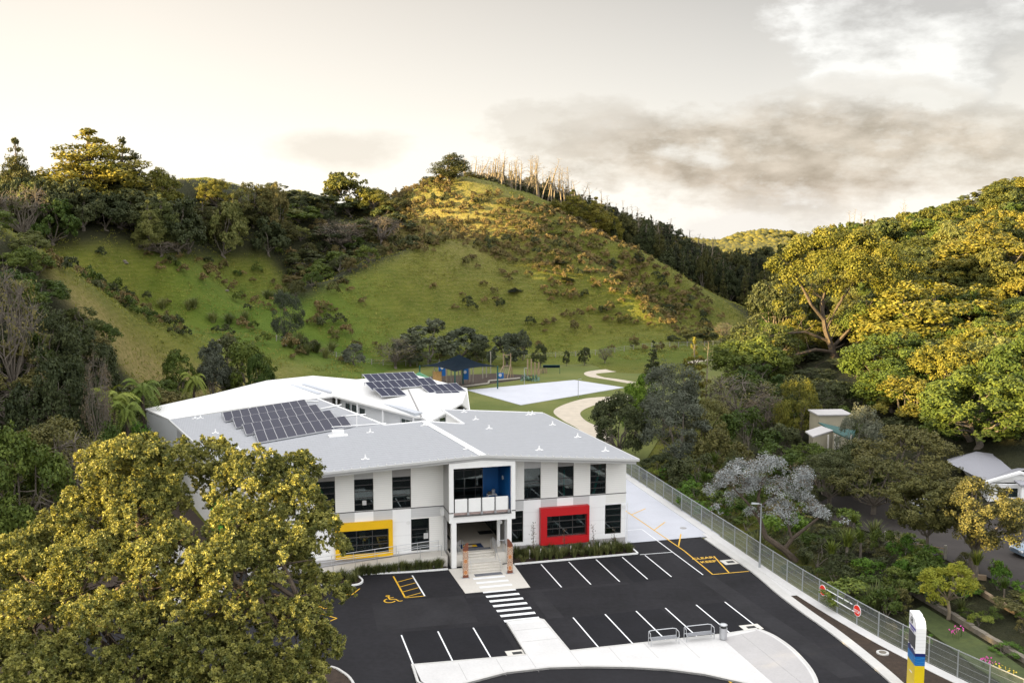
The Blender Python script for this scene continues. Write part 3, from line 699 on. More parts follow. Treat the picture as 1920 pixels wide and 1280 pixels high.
# projecting coloured boxes around the two wide windows
def wbox(X, S, u0, u1, z0, z1, a0, a1, b0, b1, key, lab, dpt):
    mb = MB()
    for (sa, sb, za, zb) in ((u0,u1,b1,z1),(u0,u1,z0,b0),(u0,a0,b0,b1),(a1,u1,b0,b1)):
        mb.box(sa, -dpt, za, sb, -.002, zb)
    mb.build('window_surround', M[key], sch, lab)
    MB().box(a0-.0,-.1,b0-.0,a0+.02,.1,b1).build('reveal', M[key], sch); MB().box(a1-.02,-.1,b0,a1,.1,b1).build('reveal', M[key], sch)
    w = window(sch, X, S(a0)+.02, S(a1)-.02, b0, b1, [.333,.666], [.36,.7], th=.06, dep=-dpt+.12 if key == 'yellow' else -.12)
wbox(X, S, -26.2, -21.33, .84, 3.96, -25.8, -21.68, 1.2, 3.27, 'yellow', 'yellow projecting surround of the wide ground-floor window', .28)
wbox(XR, SR, -8.2, -3.66, .68, 4.05, -7.62, -3.85, 1.33, 3.3, 'red', 'red projecting surround of the wide ground-floor window', .5)
mb = MB()   # string course
mb.box(ul0, -.03, 4.80, -16.85, -.004, 4.86); mb.box(-10.95, -.03, 4.80, .02, -.004, 4.86); mb.box(.004,-.03,4.80,.03,25,4.86)
mb.build('string_course', M['dark_frame'], sch)
# side and rear walls of the front block
side = lambda s, z: 'board_white' if z >= .7 else 'concrete_grey'
wallseg(sch, (0,.26), (-.2,25.4), -.1, ztop, [], [], side, base=[.7])
wallseg(sch, (-.2,25.4), (-11.5,25.2), -.1, ztop, [], [], side, base=[.7])
XN,_,_ = wallseg(sch, (-11.5,25.2), (-11.4,15.6), -.1, lambda u, v: roofz(max(u,-11.7),v)-.13, [(1.2,4.2,5.6,7.4),(5.2,8.2,5.6,7.4)], [], side, base=[.7])
for s0 in (1.2,5.2): window(sch, XN, s0, s0+3, 5.6, 7.4, [.33,.66], [.4])
wallseg(sch, (-11.4,15.6), (-19.2,15.7), -.1, ztop, [], [], side, base=[.7])
XC,_,_ = wallseg(sch, (-19.2,15.8), (-24.2,38.0), -.1, ztop, [], [], side, base=[.7])
wallseg(sch, (-24.2,38.0), (-40.3,32.4), -.1, ztop, [], [], side, base=[.7])
opl = [(10.0+k*2.6, 11.6+k*2.6, 1.2 if k > 3 else 5.0, 7.2) for k in range(0,9)]
XW,_,_ = wallseg(sch, (-40.3,32.4), (-33.3,.0), -.1, lambda u, v: zat(PLL,u,v)-.13, [(2.6+k*2.1, 4.0+k*2.1, 4.6, 6.9) for k in range(6)]+[(18.5+k*2.0,19.7+k*2.0,1.2,4.2) for k in range(4)], [17.6,28], lambda s, z: 'green' if (17.6 < s < 28 and z < 4.3) else ('grey_light' if s < 15.5 and z > 4 else 'board_white'), base=[.7,4.3])
for k in range(6): window(sch, XW, 2.6+k*2.1, 4.0+k*2.1, 4.6, 6.9, [], [.5])
for k in range(4): window(sch, XW, 18.5+k*2.0, 19.7+k*2.0, 1.2, 4.2, [.5], [])
# floors and inner walls seen through the glass
mb = MB(); mb.box(-33,.3,4.35,-16.7,7.5,4.6); mb.box(-10.9,.3,4.35,-.05,7.5,4.6); mb.box(-33,.3,.75,-16.7,7.5,.98); mb.box(-10.9,.3,.75,-.05,7.5,.98); mb.build('floor_slab', M['mat_grey'], sch)
mb = MB(); mb.box(-33,7.5,.0,-16.7,7.7,8.2); mb.box(-10.9,7.5,0,-.3,7.7,8.0)
for u in (-28.6,-22.1,-19.2): mb.box(u,.4,4.6,u+.1,7.5,7.9)
for u in (-7.3,-4.2): mb.box(u,2.4,4.6,u+.1,7.5,7.7)
mb.build('inner_wall', M['cream'], sch)
rr = random.Random(3)
for u in (-31,-28,-25,-23.6,-21,-19,-9.6,-8.4,-6.3,-3.2,-2.2):
    for zf in (4.6, .98):
        w = rr.uniform(.6,1.3); v = rr.uniform(.6,2.5); mb = MB(); mb.box(u,v,zf+.68,u+w,v+.7,zf+.74)
        for a_ in (u+.03, u+w-.08): mb.box(a_,v+.05,zf,a_+.05,v+.1,zf+.70); mb.box(a_,v+.6,zf,a_+.05,v+.65,zf+.70)
        mb.build('desk', M['grey_light'], sch)
        if rr.random() < .6: MB().box(u,v+2.2,zf,u+w*.8,v+2.6,zf+rr.uniform(.9,1.9)).build('cupboard', M['grey_light'], sch)
mb = MB(); mb.box(-10.2,3.2,5.0,-6.6,3.3,6.0); mb.box(-9.2,1.6,7.15,-5,5.2,7.2); mb.build('ceiling_panel', M['wood'], sch)
mb = MB(); mb.tube([(-27.65,.3,7.55),(-26.25,.3,4.65)], .13, 8); mb.build('green_brace', M['green'], sch, 'green diagonal steel brace behind the glass')
pmat('teal', (.03,.30,.24), .05, 2.); MB().tube([(-2.3,.3,7.6),(-3.1,.3,4.65)], .12, 8).build('teal_brace', M['teal'], sch, 'slanting teal steel brace behind the glass'); MB().tube([(-5.75,.5,4.65),(-5.75,.5,7.2)], .09, 8).build('teal_brace', M['teal'], sch, 'upright teal steel brace behind the glass')
# ---- entrance block
z9 = lambda u, v: roofz(u, v)-.48
mb = MB()
def topbox(mb, u0, v0, z0, u1, v1, ztf): mb.hexa([(u0,v0,z0),(u1,v0,z0),(u1,v1,z0),(u0,v1,z0)], [(u0,v0,ztf(u0,v0)),(u1,v0,ztf(u1,v0)),(u1,v1,ztf(u1,v1)),(u0,v1,ztf(u0,v1))])
topbox(mb, -16.85, -2.5, 8.62, -13.97, -2.25, z9); topbox(mb, -13.97, -2.5, 8.62, -11.08, -2.25, z9)
mb.box(-16.85,-2.5,3.95,-11.08,-2.25,4.5)
mb.box(-16.85,-2.5,4.5,-16.47,-2.25,8.62); mb.box(-11.45,-2.5,4.5,-11.08,-2.25,8.62)
mb.build('balcony_frame', M['white_paint'], sch)
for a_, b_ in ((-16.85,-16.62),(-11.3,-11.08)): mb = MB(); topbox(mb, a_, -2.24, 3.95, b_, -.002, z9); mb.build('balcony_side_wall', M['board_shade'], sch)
mb = MB(); mb.box(-16.88,-2.53,4.78,-16.86,-.004,4.86); mb.box(-16.88,-2.53,4.78,-16.5,-2.505,4.86); mb.box(-11.42,-2.53,4.66,-11.05,-2.505,4.74); mb.build('frame_flashing', M['dark_frame'], sch)
mb = MB(); mb.box(-16.5,-2.62,4.5,-11.45,-2.505,4.56); mb.box(-16.46,-2.24,4.52,-11.46,1.0,4.6); mb.build('balcony_floor', M['dark_frame'], sch)
mb = MB(); mb.box(-16.46,-2.3,4.56,-11.5,-2.26,4.78); mb.build('balcony_edge', M['brick'], sch)
mb = MB(); mb.box(-11.47,-2.24,4.6,-11.31,2.0,8.6); mb.box(-13.0,1.9,4.6,-11.47,2.05,8.9); mb.box(-13.1,1.0,4.6,-13.0,2.05,8.9); mb.build('blue_wall', M['blue'], sch, 'blue wall inside the balcony')
mb = MB(); mb.slab([(-16.6,-2.24,8.7),(-11.3,-2.24,8.7),(-11.3,2,8.7),(-16.6,2,8.7)], .05); mb.build('balcony_ceiling', M['dark_frame'], sch)
XB = lambda s, t: (-16.6+s, 1.0+t)
window(sch, XB, .1, 3.5, 4.6, 8.6, [.2,.5,.8], [.35,.75], dep=.0); mb = MB(); mb.box(-16.6,3.8,4.6,-13.1,3.9,8.7); mb.build('inner_wall', M['bark_grey'], sch)
mb = MB(); mb.disc((-11.49,.3,6.9), .2, (1,0,0), 14, .06); mb.build('wall_light', M['white_paint'], sch)
bal = thing('balustrade', 'white four-panel balustrade with steel posts along the balcony edge', 'balustrade', W(-16.4,-2.32,4.6), UA)
pw = 1.19
for k in range(4):
    MB().box(k*pw+.06+.0,-.03,.18,k*pw+pw-.06,0,1.36).build('panel', M['white_paint'], bal)
for k in range(5):
    if k == 0: continue
    m_ = MB(); m_.tube([(k*pw,-.06,.0),(k*pw,-.06,1.3)], .028, 6); m_.box(k*pw-.09,-.16,-.12,k*pw+.09,.0,.14); m_.build('post', M['steel'] if k < 4 else M['steel'], bal)
bal['category'] = 'balustrade'
tb = thing('drinks_trolley', 'small white trolley with a steel urn against the blue balcony wall', 'trolley', W(-12.9,-.2,4.6), UA)
m_ = MB()
for a in (0,.75):
    for b in (0,.45): m_.tube([(a,b,0),(a,b,.95)], .025, 5)
m_.tube([(0,0,.95),(.75,0,.95),(.75,.45,.95),(0,.45,.95),(0,0,.95)], .025, 5); m_.build('frame', M['white_paint'], tb)
MB().box(0,0,.92,.75,.45,.95).build('shelf', M['grey_light'], tb); MB().box(0,0,.3,.75,.45,.33).build('shelf', M['grey_light'], tb)
m_ = MB(); m_.tube([(.5,.2,.95),(.5,.2,1.35),(.5,.2,1.42)], [.16,.16,.08], 12); m_.build('urn', M['steel'], tb); MB().box(.02,.1,.95,.3,.35,1.2).build('box', M['dark_frame'], tb)
# lower posts, passage, stairs
for b_ in ((-16.68,-2.5,.02,-16.25,-2.1,3.95),(-11.8,-2.5,.02,-11.42,-2.1,3.95),(-12.2,-.6,1.0,-11.95,-.35,3.95)): MB().box(*b_).build('porch_post', M['white_paint'], sch)
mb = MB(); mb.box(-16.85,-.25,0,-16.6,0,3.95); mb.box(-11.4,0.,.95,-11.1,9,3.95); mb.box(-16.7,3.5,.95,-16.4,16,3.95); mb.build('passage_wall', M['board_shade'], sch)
MB().box(-16.6,-2.24,3.9,-11.3,15.5,3.94).build('porch_ceiling', M['grey_light'], sch)
MB().box(-16.6,-1.2,.8,-11.4,15.5,1.0).build('porch_floor', M['floor_beige'], sch)
for b_ in ((-16.66,-2.08,.0,-15.55,-.02,1.0),(-12.75,-2.3,0,-11.4,-1.2,1.0),(-12.75,-3.3,0,-12.45,-2.3,.55),(-15.75,-3.6,0,-15.55,-2.08,.5)): MB().box(*b_).build('stair_cheek', M['concrete_warm'], sch)
mb = MB(); n_st = 7; zz0 = 0
vv = -4.25
treads = []
for k in range(4): mb.box(-15.55,vv,-.05,-12.75,-1.2,(k+1)*.143); treads.append((vv,(k+1)*.143)); vv += .31
vv += .85
for k in range(4,7): mb.box(-15.548,vv,.02,-12.752,-1.19,(k+1)*.143-.0015*(k==6)); treads.append((vv,(k+1)*.143)); vv += .31
st = mb.build('stairs', M['concrete_warm'], sch)
mb = MB()
for v, z in treads: mb.box(-15.54,v+.02,z,-12.76,v+.07,z+.006)
mb.build('nosing', M['cream'], st)
def rail(parent, pts, r=.022, nm='rail', key='steel'):
    m_ = MB(); m_.tube(pts, r, 6); return m_.build(nm, M[key], parent)
hr = thing('stair_handrail', 'steel handrail down the right side of the entrance stairs', 'handrail', W(-12.9,-1.1,1.0), UA)
rail(hr, [(0,.3,.95),(0,0,.95),(0,-2.6,.15),(0,-3.3,-.15),(.0,-3.3,-.9)]); rail(hr, [(0,.05,0),(0,.05,.95)], nm='post'); rail(hr, [(0,-1.6,-.5),(0,-1.6,.45)], nm='post')
hr = thing('stair_handrail', 'steel handrail on the left side of the entrance stairs', 'handrail', W(-15.4,-1.1,1.0), UA)
rail(hr, [(0,.3,.95),(0,0,.95),(0,-2.6,.15),(0,-3.2,-.15),(0,-3.2,-.9)]); rail(hr, [(0,.05,0),(0,.05,.95)], nm='post')
def balus(p, q, z, label, posts=3, h=1.05):
    (u0,v0), (u1,v1) = p, q; L = math.hypot(u1-u0, v1-v0); t = thing('bar_balustrade', label, 'balustrade', W(u0,v0,z), UA+math.atan2(v1-v0,u1-u0))
    for k in range(posts): rail(t, [(L*k/(posts-1),0,0),(L*k/(posts-1),0,h)], .025, 'post')
    rail(t, [(0,0,h),(L,0,h)], .022, 'rail')
    m_ = MB(); s = .12
    while s < L-.05: m_.tube([(s,0,.08),(s,0,h)], .008, 4, False); s += .12
    m_.build('balusters', M['steel'], t)
balus((-16.2,-2.05), (-15.65,-1.2), 1.0, 'steel bar balustrade at the left of the porch floor'); balus((-12.65,-2.2), (-11.5,-2.2), 1.0, 'steel bar balustrade at the right of the porch floor'); balus((-12.72,-2.2), (-12.72,-1.0), 1.0, 'steel bar balustrade at the head of the stairs')
m1 = thing('door_mat', 'grey mat at the foot of the entrance stairs', 'mat', W(-15.2,-5.05,.03), UA); MB().box(0,0,0,2.35,.62,.014).build('pile', M['mat_grey'], m1)
m1 = thing('door_mat', 'grey rubber mat across the top stair', 'mat', W(-15.3,-1.15,1.003), UA); MB().box(0,0,0,2.45,.55,.014).build('pile', M['mat_grey'], m1)
m1 = thing('door_mat', 'navy mat with yellow and white logo on the porch floor', 'mat', W(-15.4,-.5,1.003), UA); MB().box(0,0,0,2.0,1.2,.014).build('pile', M['navy'], m1); MB().box(.3,.3,.014,1.5,.9,.019).build('logo', M['yellow'], m1); MB().box(.55,.4,.019,1.1,.75,.023).build('emblem', M['grey_light'], m1)
m1 = thing('door_mat', 'black mat by the glazed doors deep in the porch', 'mat', W(-12.9,3.2,1.003), UA); MB().box(0,0,0,1.3,1.0,.014).build('pile', M['black_rubber'], m1)
mb = MB(); mb.box(-15.9,2.3,1.002,-15.7,4.0,1.008); mb.build('floor_drain', M['dark_frame'], sch)
XP = lambda s, t: (-11.55-t*0, 1.5+s)
window(sch, lambda s, t: (-11.45-t, 1.2+s), 0, 6.5, 1.0, 3.7, [.16,.33,.5,.66,.83], [], glass='glass', dep=.0, nm='glazed_door')
MB().box(-16.4,9,1.0,-14,9.1,3.9).box(-12.6,9,1.0,-11.4,9.1,3.9).build('passage_back_wall', M['cream'], sch)
MB().box(-16.2,8.9,2.9,-14.2,8.97,3.7).build('notice_board', M['grey_light'], sch)
mb = MB(); mb.tube([(-17.0,-.35,4.55),(-17.0,-.35,.1)], .05, 8); mb.box(-17.2,-.5,4.1,-16.88,-.1,4.7); mb.tube([(.1,-.1,3.9),(.1,-.1,.1)], .035, 6); mb.build('downpipe', M['white_paint'], sch)
for (u, v, z) in ((-19.95,-.03,3.55),(-.2,-.03,3.55)): MB().disc((u,v,z), .17, (0,1,0), 16, .06).build('wall_light', M['white_paint'], sch)
MB().disc((-11.86,-.36,3.1), .17, (0,1,0), 16, .06).build('wall_light', M['white_paint'], sch)
# posters in the windows
MB().box(-23.85,.08,5.35,-23.5,.085,5.75).build('poster', M['grey_light'], sch); MB().box(-18.6,.08,2.0,-18.2,.085,2.5).build('poster', M['grey_light'], sch)
# ramp on the left
ramp = thing('access_ramp', 'concrete access ramp rising along the left front wall to the porch', 'ramp', C0, UA)
rz = lambda u: .95 if u > -18.4 else max(.05, .95-(-18.4-u)*.07)
mb = MB()
for a, b in ((-29,-18.4),(-18.4,-16.9)):
    mb.hexa([(a,-1.9,-.1),(b,-1.9,-.1),(b,-.3,-.1),(a,-.3,-.1)], [(a,-1.9,rz(a)),(b,-1.9,rz(b)),(b,-.3,rz(b)),(a,-.3,rz(a))])
mb.build('slab', M['concrete_warm'], ramp)
for vr, off in ((-1.82,.95),(-.42,.95)):
    m_ = MB(); m_.tube([(-29,vr,rz(-29)+off),(-18.6,vr,rz(-18.6)+off),(-17.4,vr,.95+off)], .025, 6); m_.tube([(-29,vr,rz(-29)+off-.3),(-18.6,vr,rz(-18.6)+off-.3),(-17.4,vr,.95+off-.3)], .015, 5); m_.build('handrail', M['steel'], ramp)
    u = -28.4
    while u < -17.2:
        MB().tube([(u,vr,rz(u)-.02),(u,vr,rz(u)+off)], .022, 6).build('post', M['steel'], ramp); u += 1.83
# carved posts
def mk_carve():
    n = NT('carving'); o = n.coord(); sp = n.n('ShaderNodeSeparateXYZ'); n.set(sp.inputs[0], o)
    nz = n.noise(o, 2.2, 2.)
    dx = n.math('SUBTRACT', sp.outputs[0], .22); dz = n.math('SUBTRACT', n.math('FRACT', n.math('DIVIDE', sp.outputs[2], .95)), .5)
    r = n.math('SQRT', n.math('ADD', n.math('MULTIPLY', dx, dx), n.math('MULTIPLY', n.math('MULTIPLY', dz, dz), .5)))
    rg = n.math('GREATER_THAN', n.math('FRACT', n.math('ADD', n.math('MULTIPLY', r, 13.), n.math('MULTIPLY', nz, 1.2))), .5)
    lo = n.math('MULTIPLY', n.math('GREATER_THAN', sp.outputs[2], .25), n.math('LESS_THAN', sp.outputs[2], 2.3))
    c = n.mix(n.math('MULTIPLY', rg, lo), (.16,.05,.025), (.62,.48,.36)); c = n.mix(n.math('MULTIPLY', n.math('LESS_THAN', r, .14), lo), c, (.45,.18,.06))
    M['carving'] = n.done(n.bsdf(c, .6))
mk_carve()
for (u0, v0, flip, lb) in ((-16.27,-5.15,0,'carved brown and cream post standing left of the entrance stairs'), (-12.44,-5.0,1,'carved brown and cream post standing right of the entrance stairs')):
    t = thing('carved_post', lb, 'carved post', W(u0, v0, .03), UA, 'carved posts at the entrance')
    N = 10; prof = [(0,0),(.46,0)]
    for k in range(N+1):
        x = .46*(1-k/N); h = 2.42+.55*math.sin(math.pi/2*(k/N))**.8
        prof.append((x, h))
    if not flip: prof = [(.46-x, z) for x, z in prof][::-1]
    n2 = len(prof); vs = [(x, 0, z) for x, z in prof]+[(x, .12, z) for x, z in prof]
    MB().add(vs, [tuple(range(n2)), tuple(range(2*n2-1, n2-1, -1))]+[(i,i+n2,(i+1)%n2+n2,(i+1)%n2) for i in range(n2)]).build('carved_panel', M['carving'], t)
    MB().box(-.1,-.12,-.03,.56,.24,.02).build('base_plate', M['galv'], t)
# ---- roof furniture
def arr_row(parent, P4, n, pl, key='solar', lift=(.42,.12), lab=None, grp=None):
    TL, TR, BR, BL = [Vector(hitp(*p, pl, dz)) for p, dz in zip(P4, (lift[0],lift[0],lift[1],lift[1]))]
    row = bpy.data.objects.new('solar_array', None); COL.objects.link(row); row.parent = parent; row.location = BL
    ex = (BR-BL); L = ex.length; ex.normalize(); up = ((TL-BL)+(TR-BR))/2; up2 = up-ex*up.dot(ex); h = up2.length; shear = up.dot(ex); up2.normalize(); nn = ex.cross(up2)
    for k in range(n):
        a, b = L*k/n+.03, L*(k+1)/n-.03
        m_ = MB(); m_.hexa([(a,0,0),(b,0,0),(b+shear,h,0),(a+shear,h,0)], [(a,0,.05),(b,0,.05),(b+shear,h,.05),(a+shear,h,.05)])
        o = m_.build('solar_panel', M[key], row); 
        o.matrix_local = Matrix(((ex.x,up2.x,nn.x,0),(ex.y,up2.y,nn.y,0),(ex.z,up2.z,nn.z,0),(0,0,0,1)))
    m_ = MB()
    m_.box(-.1,-.10,-.05,L+.1,-.03,.06)
    for k in range(n+1): a = min(max(L*k/n,.02),L-.02); m_.hexa([(a-.025,0,-.04),(a+.025,0,-.04),(a+.025+shear,h,-.04),(a-.025+shear,h,-.04)],[(a-.025,0,.052),(a+.025,0,.052),(a+.025+shear,h,.052),(a-.025+shear,h,.052)])
    m_.box(shear-.1,h+.02,-.05,L+shear+.1,h+.07,.05)
    o = m_.build('mounting_rail', M['steel'], row); o.matrix_local = Matrix(((ex.x,up2.x,nn.x,0),(ex.y,up2.y,nn.y,0),(ex.z,up2.z,nn.z,0),(0,0,0,1)))
    m_ = MB()
    for k in range(0,n+1,2):
        p = TL-BL+(TR-TL)*(k/n); m_.tube([(p.x,p.y,p.z),(p.x,p.y,p.z-lift[0]-.02)], .03, 4)
    m_.build('support_leg', M['steel'], row)
for P4 in (((415.8,780.5),(572.8,755.8),(581.5,766.1),(422.2,792.4)), ((433.7,791.5),(595.7,765.2),(605.5,776.6),(442.9,804.6)), ((452.9,804.6),(620.4,775.7),(631.7,788.1),(461.6,817.6)), ((474.3,817.9),(648.9,786.7),(660.3,801.1),(484.6,832.5))):
    arr_row(sch, P4, 10, PLL)
def vent(parent, p):
    m_ = MB(); x, y, z = p; m_.box(x-.35,y-.12,z,x+.35,y+.12,z+.05); m_.box(x-.05,y-.05,z,x+.05,y+.05,z+.42); m_.box(x-.12,y-.12,z+.02,x+.12,y+.12,z+.16); m_.build('roof_vent', M['white_paint'], parent)
for px, py in ((366,785),(376,784),(404,812),(447,843),(469,766),(685,861),(694,811),(795,798),(876,842)): vent(sch, hitp(px, py, PLL, .0))
for px, py in ((870,773),(892,787),(991,778),(998,777),(917,804),(1036,797),(1083,820),(1011,844),(1135,846)): vent(sch, hitp(px, py, PLR, .0))
p = hitp(634, 817, PLL); m_ = MB(); m_.box(p[0]-.9,p[1]-.5,p[2]-.1,p[0]+.9,p[1]+.5,p[2]+.1); m_.box(p[0]-.55,p[1]-.4,p[2]+.1,p[0]+.55,p[1]+.4,p[2]+.55); m_.build('roof_fan', M['white_paint'], sch)
p = hitp(669, 800, PLL); m_ = MB(); m_.tube([(p[0],p[1],p[2]),(p[0],p[1],p[2]+1.2)], .05, 6); m_.tube([(p[0]-2.5,p[1]-.2,p[2]+.15),(p[0]+3,p[1]+.3,p[2]+.15)], .06, 5); m_.build('roof_pipe', M['white_paint'], sch)
m_ = MB()
for a, b in (((556,752),(597,754)),((600,768),(640,760)),((640,782),(686,778))):
    A_, B_ = hitp(*a, PLL, .1), hitp(*b, PLL, .1); m_.tube([A_, B_], .08, 5)
m_.build('safety_rail', M['white_paint'], sch)
# ---------------------------------------------------------------- school, rear block with white roofs
rear = thing('rear_school_block', 'single-storey rear school wing with bright white metal roofs and solar panels', 'building', C0, UA)
def V3(px, py, z): u, v = UV(px, py, z); return (u, v, z)
PT = dict(L=V3(272,766,6.5), A=V3(318,786,6.3), B2=V3(470,762,5.9), K=V3(625,742,5.3), pk=V3(587,704,7.0), C=V3(500,713,6.9), Bb=V3(400,738,6.7),
          J=V3(775,780,5.2), V=V3(766,731,6.6), vb=V3(790,781,5.2), E=V3(668,711,6.9), D=V3(640,711,6.8), Fp=V3(776,702,7.8), Gp=V3(876,728,6.4), Hh=V3(882,771,5.0), ap=V3(866,755,6.9), bt=V3(805,791,5.1), L2=V3(440,728,6.6))
def rslab(keys, dz=0): return [tuple(Vector(PT[k])+Vector((0,0,dz))) for k in keys]
def tri_roof(parent, keys, name, center=None):
    pts = rslab(keys); n = len(pts); mb = MB()
    mb.add(pts+[(p[0],p[1],p[2]-.22) for p in pts], [tuple(range(n)), tuple(range(2*n-1,n-1,-1))]+[(i,i+n,(i+1)%n+n,(i+1)%n) for i in range(n)])
    return mb.build(name, M['roof_white'], parent)
tri_roof(rear, ['L','A','B2','K','pk','C','L2','Bb'], 'roof', ); tri_roof(rear, ['K','J','vb','V','E','pk'], 'roof'); tri_roof(rear, ['V','Gp','Fp','E'], 'roof'); tri_roof(rear, ['V','vb','bt','ap'], 'roof'); tri_roof(rear, ['V','ap','Hh','Gp'], 'roof')
# long low strips and skylights on the white roof
def strip(pa, pb, z, w=.9, key='grey_light'):
    a, b = Vector(V3(*pa, z)), Vector(V3(*pb, z)); d = (b-a).normalized(); n = Vector((-d.y,d.x,0))*w/2
    P = [a-n, b-n, b+n, a+n]; MB().hexa([tuple(p-Vector((0,0,.25))) for p in P], [tuple(p+Vector((0,0,.1))) for p in P]).build('skylight', M[key], rear)
def onroof(pl, px, py, dz): return hitp(px, py, pl, dz)
plP1 = plane3(PT['L'], PT['pk'], PT['K']); plP2 = plane3(PT['K'], PT['J'], PT['V']); plP3 = plane3(PT['V'], PT['Gp'], PT['Fp'])
mk_roof('skylight', (.42,.44,.48), 9., .5, .02)
for pl, a, b, w in ((plP1,(548,724),(600,740),.9),(plP1,(568,722),(622,737),.9),(plP2,(590,718),(785,777),1.1),(plP1,(520,742),(548,751),1.),(plP1,(495,746),(523,754),1.),(plP1,(469,750),(496,758),1.)):
    A_, B_ = Vector(hitp(*a, pl, .12)), Vector(hitp(*b, pl, .12)); d = (B_-A_).normalized(); n = Vector((-d.y,d.x,0))*w/2
    P = [A_-n, B_-n, B_+n, A_+n]; MB().hexa([tuple(p-Vector((0,0,.4))) for p in P], [tuple(p+Vector((0,0,.12))) for p in P]).build('skylight', M['skylight'], rear)
m_ = MB(); A_, B_ = Vector(PT['V']), Vector(PT['vb']); m_.tube([A_+Vector((0,0,.03)), B_+Vector((0,0,.03))], .12, 4); m_.build('valley_gutter', M['grey_panel'], rear)
for P4, n_ in ((((679.3,708.3),(775.4,702.9),(788.3,713.7),(692.8,719.1)),7), (((683.3,722.2),(807.9,714.4),(821.4,723.9),(696.9,733.6)),9), (((703,735),(744.9,732.2),(762.5,743.5),(715.8,745.8)),3), (((789,729),(855.3,724.1),(872.2,734.7),(804.5,739.4)),5), (((816,740.8),(858,738.5),(873.6,749.3),(829,751.5)),3)):
    arr_row(rear, P4, n_, plP3, lift=(.42,.2))
# walls
def pv(p): return (p[0], p[1])
def inset(a, b, t):  # shift line a-b inwards by t (left of a->b)
    A_, B_ = Vector(pv(a)), Vector(pv(b)); d = (B_-A_).normalized(); n = Vector((-d.y,d.x)); return tuple(A_+n*t), tuple(B_+n*t)
rwm = lambda s, z: 'board_white' if z > .5 else 'concrete_grey'
mk_board('board_cool', (.62,.63,.64), .22, .16)
a, b = PT['L'], PT['A']; ex_ = Vector(pv(b))+(Vector(pv(b))-Vector(pv(a)))*.28
XE,_,_ = wallseg(rear, (a[0]+.12,a[1]-.1), tuple(ex_), -.1, lambda u, v: 6.1, [], [], lambda s, z: 'board_cool', base=[])
a, b = inset(PT['K'], PT['J'], 1.1)
LK = math.hypot(b[0]-a[0], b[1]-a[1])
XK,_,_ = wallseg(rear, a, b, -.1, lambda u, v: 5.1, [(1.2,2.6,1,4.4),(2.8,4.2,1,4.4),(4.8,6.2,1.6,4.2),(LK-4.4,LK-1.4,2.2,4.2)], [], lambda s, z: 'board_cool', base=[])
window(rear, XK, 1.2, 2.6, 1, 4.4, [.5], []); window(rear, XK, 2.8, 4.2, 1, 4.4, [.5], []); window(rear, XK, 4.8, 6.2, 1.6, 4.2, [.5], [.5]); window(rear, XK, LK-4.4, LK-1.4, 2.2, 4.2, [.33,.66], [.33,.66], fk='white_paint')
a, b = inset(PT['K'], PT['J'], .25)
for f in (.02,.3,.62,.98):
    x, y = a[0]+(b[0]-a[0])*f, a[1]+(b[1]-a[1])*f; MB().box(x-.1,y-.1,-.05,x+.1,y+.1,5.0).build('verandah_post', M['white_paint'], rear)
a, b = PT['A'], PT['K']; MBW = MB()
wallseg(rear, (a[0]+.3,a[1]+.5), (b[0]-.1,b[1]+.6), -.1, lambda u, v: 5.2, [], [], rwm)
a, b = inset(PT['bt'], PT['Hh'], .5); LG = math.hypot(b[0]-a[0], b[1]-a[1])
hx, hy = (PT['ap'][0], PT['ap'][1])
def gtop(u, v):
    f = np.clip(((u-a[0])*(b[0]-a[0])+(v-a[1])*(b[1]-a[1]))/LG**2, 0, 1); return 4.9+1.6*(1-abs(f-.5)*2)
XG,_,_ = wallseg(rear, a, b, -.1, gtop, [(LG*.12,LG*.28,3.4,4.6),(LG*.32,LG*.48,3.4,5.0),(LG*.54,LG*.70,3.4,5.0),(LG*.12,LG*.28,2.2,3.2),(LG*.32,LG*.48,2.2,3.2)], [LG*.5], lambda s, z: 'board_cool', base=[])
for s0, s1, z0, z1 in ((.12,.28,3.4,4.6),(.32,.48,3.4,5.0),(.54,.70,3.4,5.0),(.12,.28,2.2,3.2),(.32,.48,2.2,3.2)): window(rear, XG, LG*s0, LG*s1, z0, z1, [], [], fk='white_paint')
a, b = PT['Hh'], PT['Gp']; a, b = inset(a, b, .3); wallseg(rear, a, b, -.1, lambda u, v: 4.9, [], [], rwm)
for (p, q) in (('vb','bt'),):
    wallseg(rear, (PT[p][0],PT[p][1]+.6), (PT[q][0],PT[q][1]+.6), -.1, lambda u, v: 4.9, [], [], lambda s, z: 'board_cool')
for (p, q) in (('Gp','Fp'),('Fp','E'),('E','pk'),('pk','C'),('C','Bb'),('Bb','L')):
    a, b = inset(PT[p], PT[q], .5); wallseg(rear, a, b, -.1, lambda u, v: 5.0, [], [], rwm)
struct('courtyard', MB().prism([(-19,16.5),(-11.8,16.2),(-8,36),(-12,52),(-20,58),(-24,39)], -.09, .02), M['court'])
cs = thing('shade_umbrella', 'red umbrella canopy showing over the courtyard roof edge', 'umbrella', V3(713,794,1)[0:2]+(0,), 0)
p = W(*UV(714,793,2.4), 0); cs.location = (p[0], p[1], .02)
m_ = MB(); n8 = 8; m_.add([(0,0,2.75)]+[(1.3*math.cos(i*math.pi/4),1.3*math.sin(i*math.pi/4),2.25) for i in range(8)], [(0,i+1,(i+1)%8+1) for i in range(8)]); m_.build('canopy', M['red'], cs); m_ = MB(); m_.tube([(0,0,0),(0,0,2.7)], .03, 6); m_.build('pole', M['white_paint'], cs)
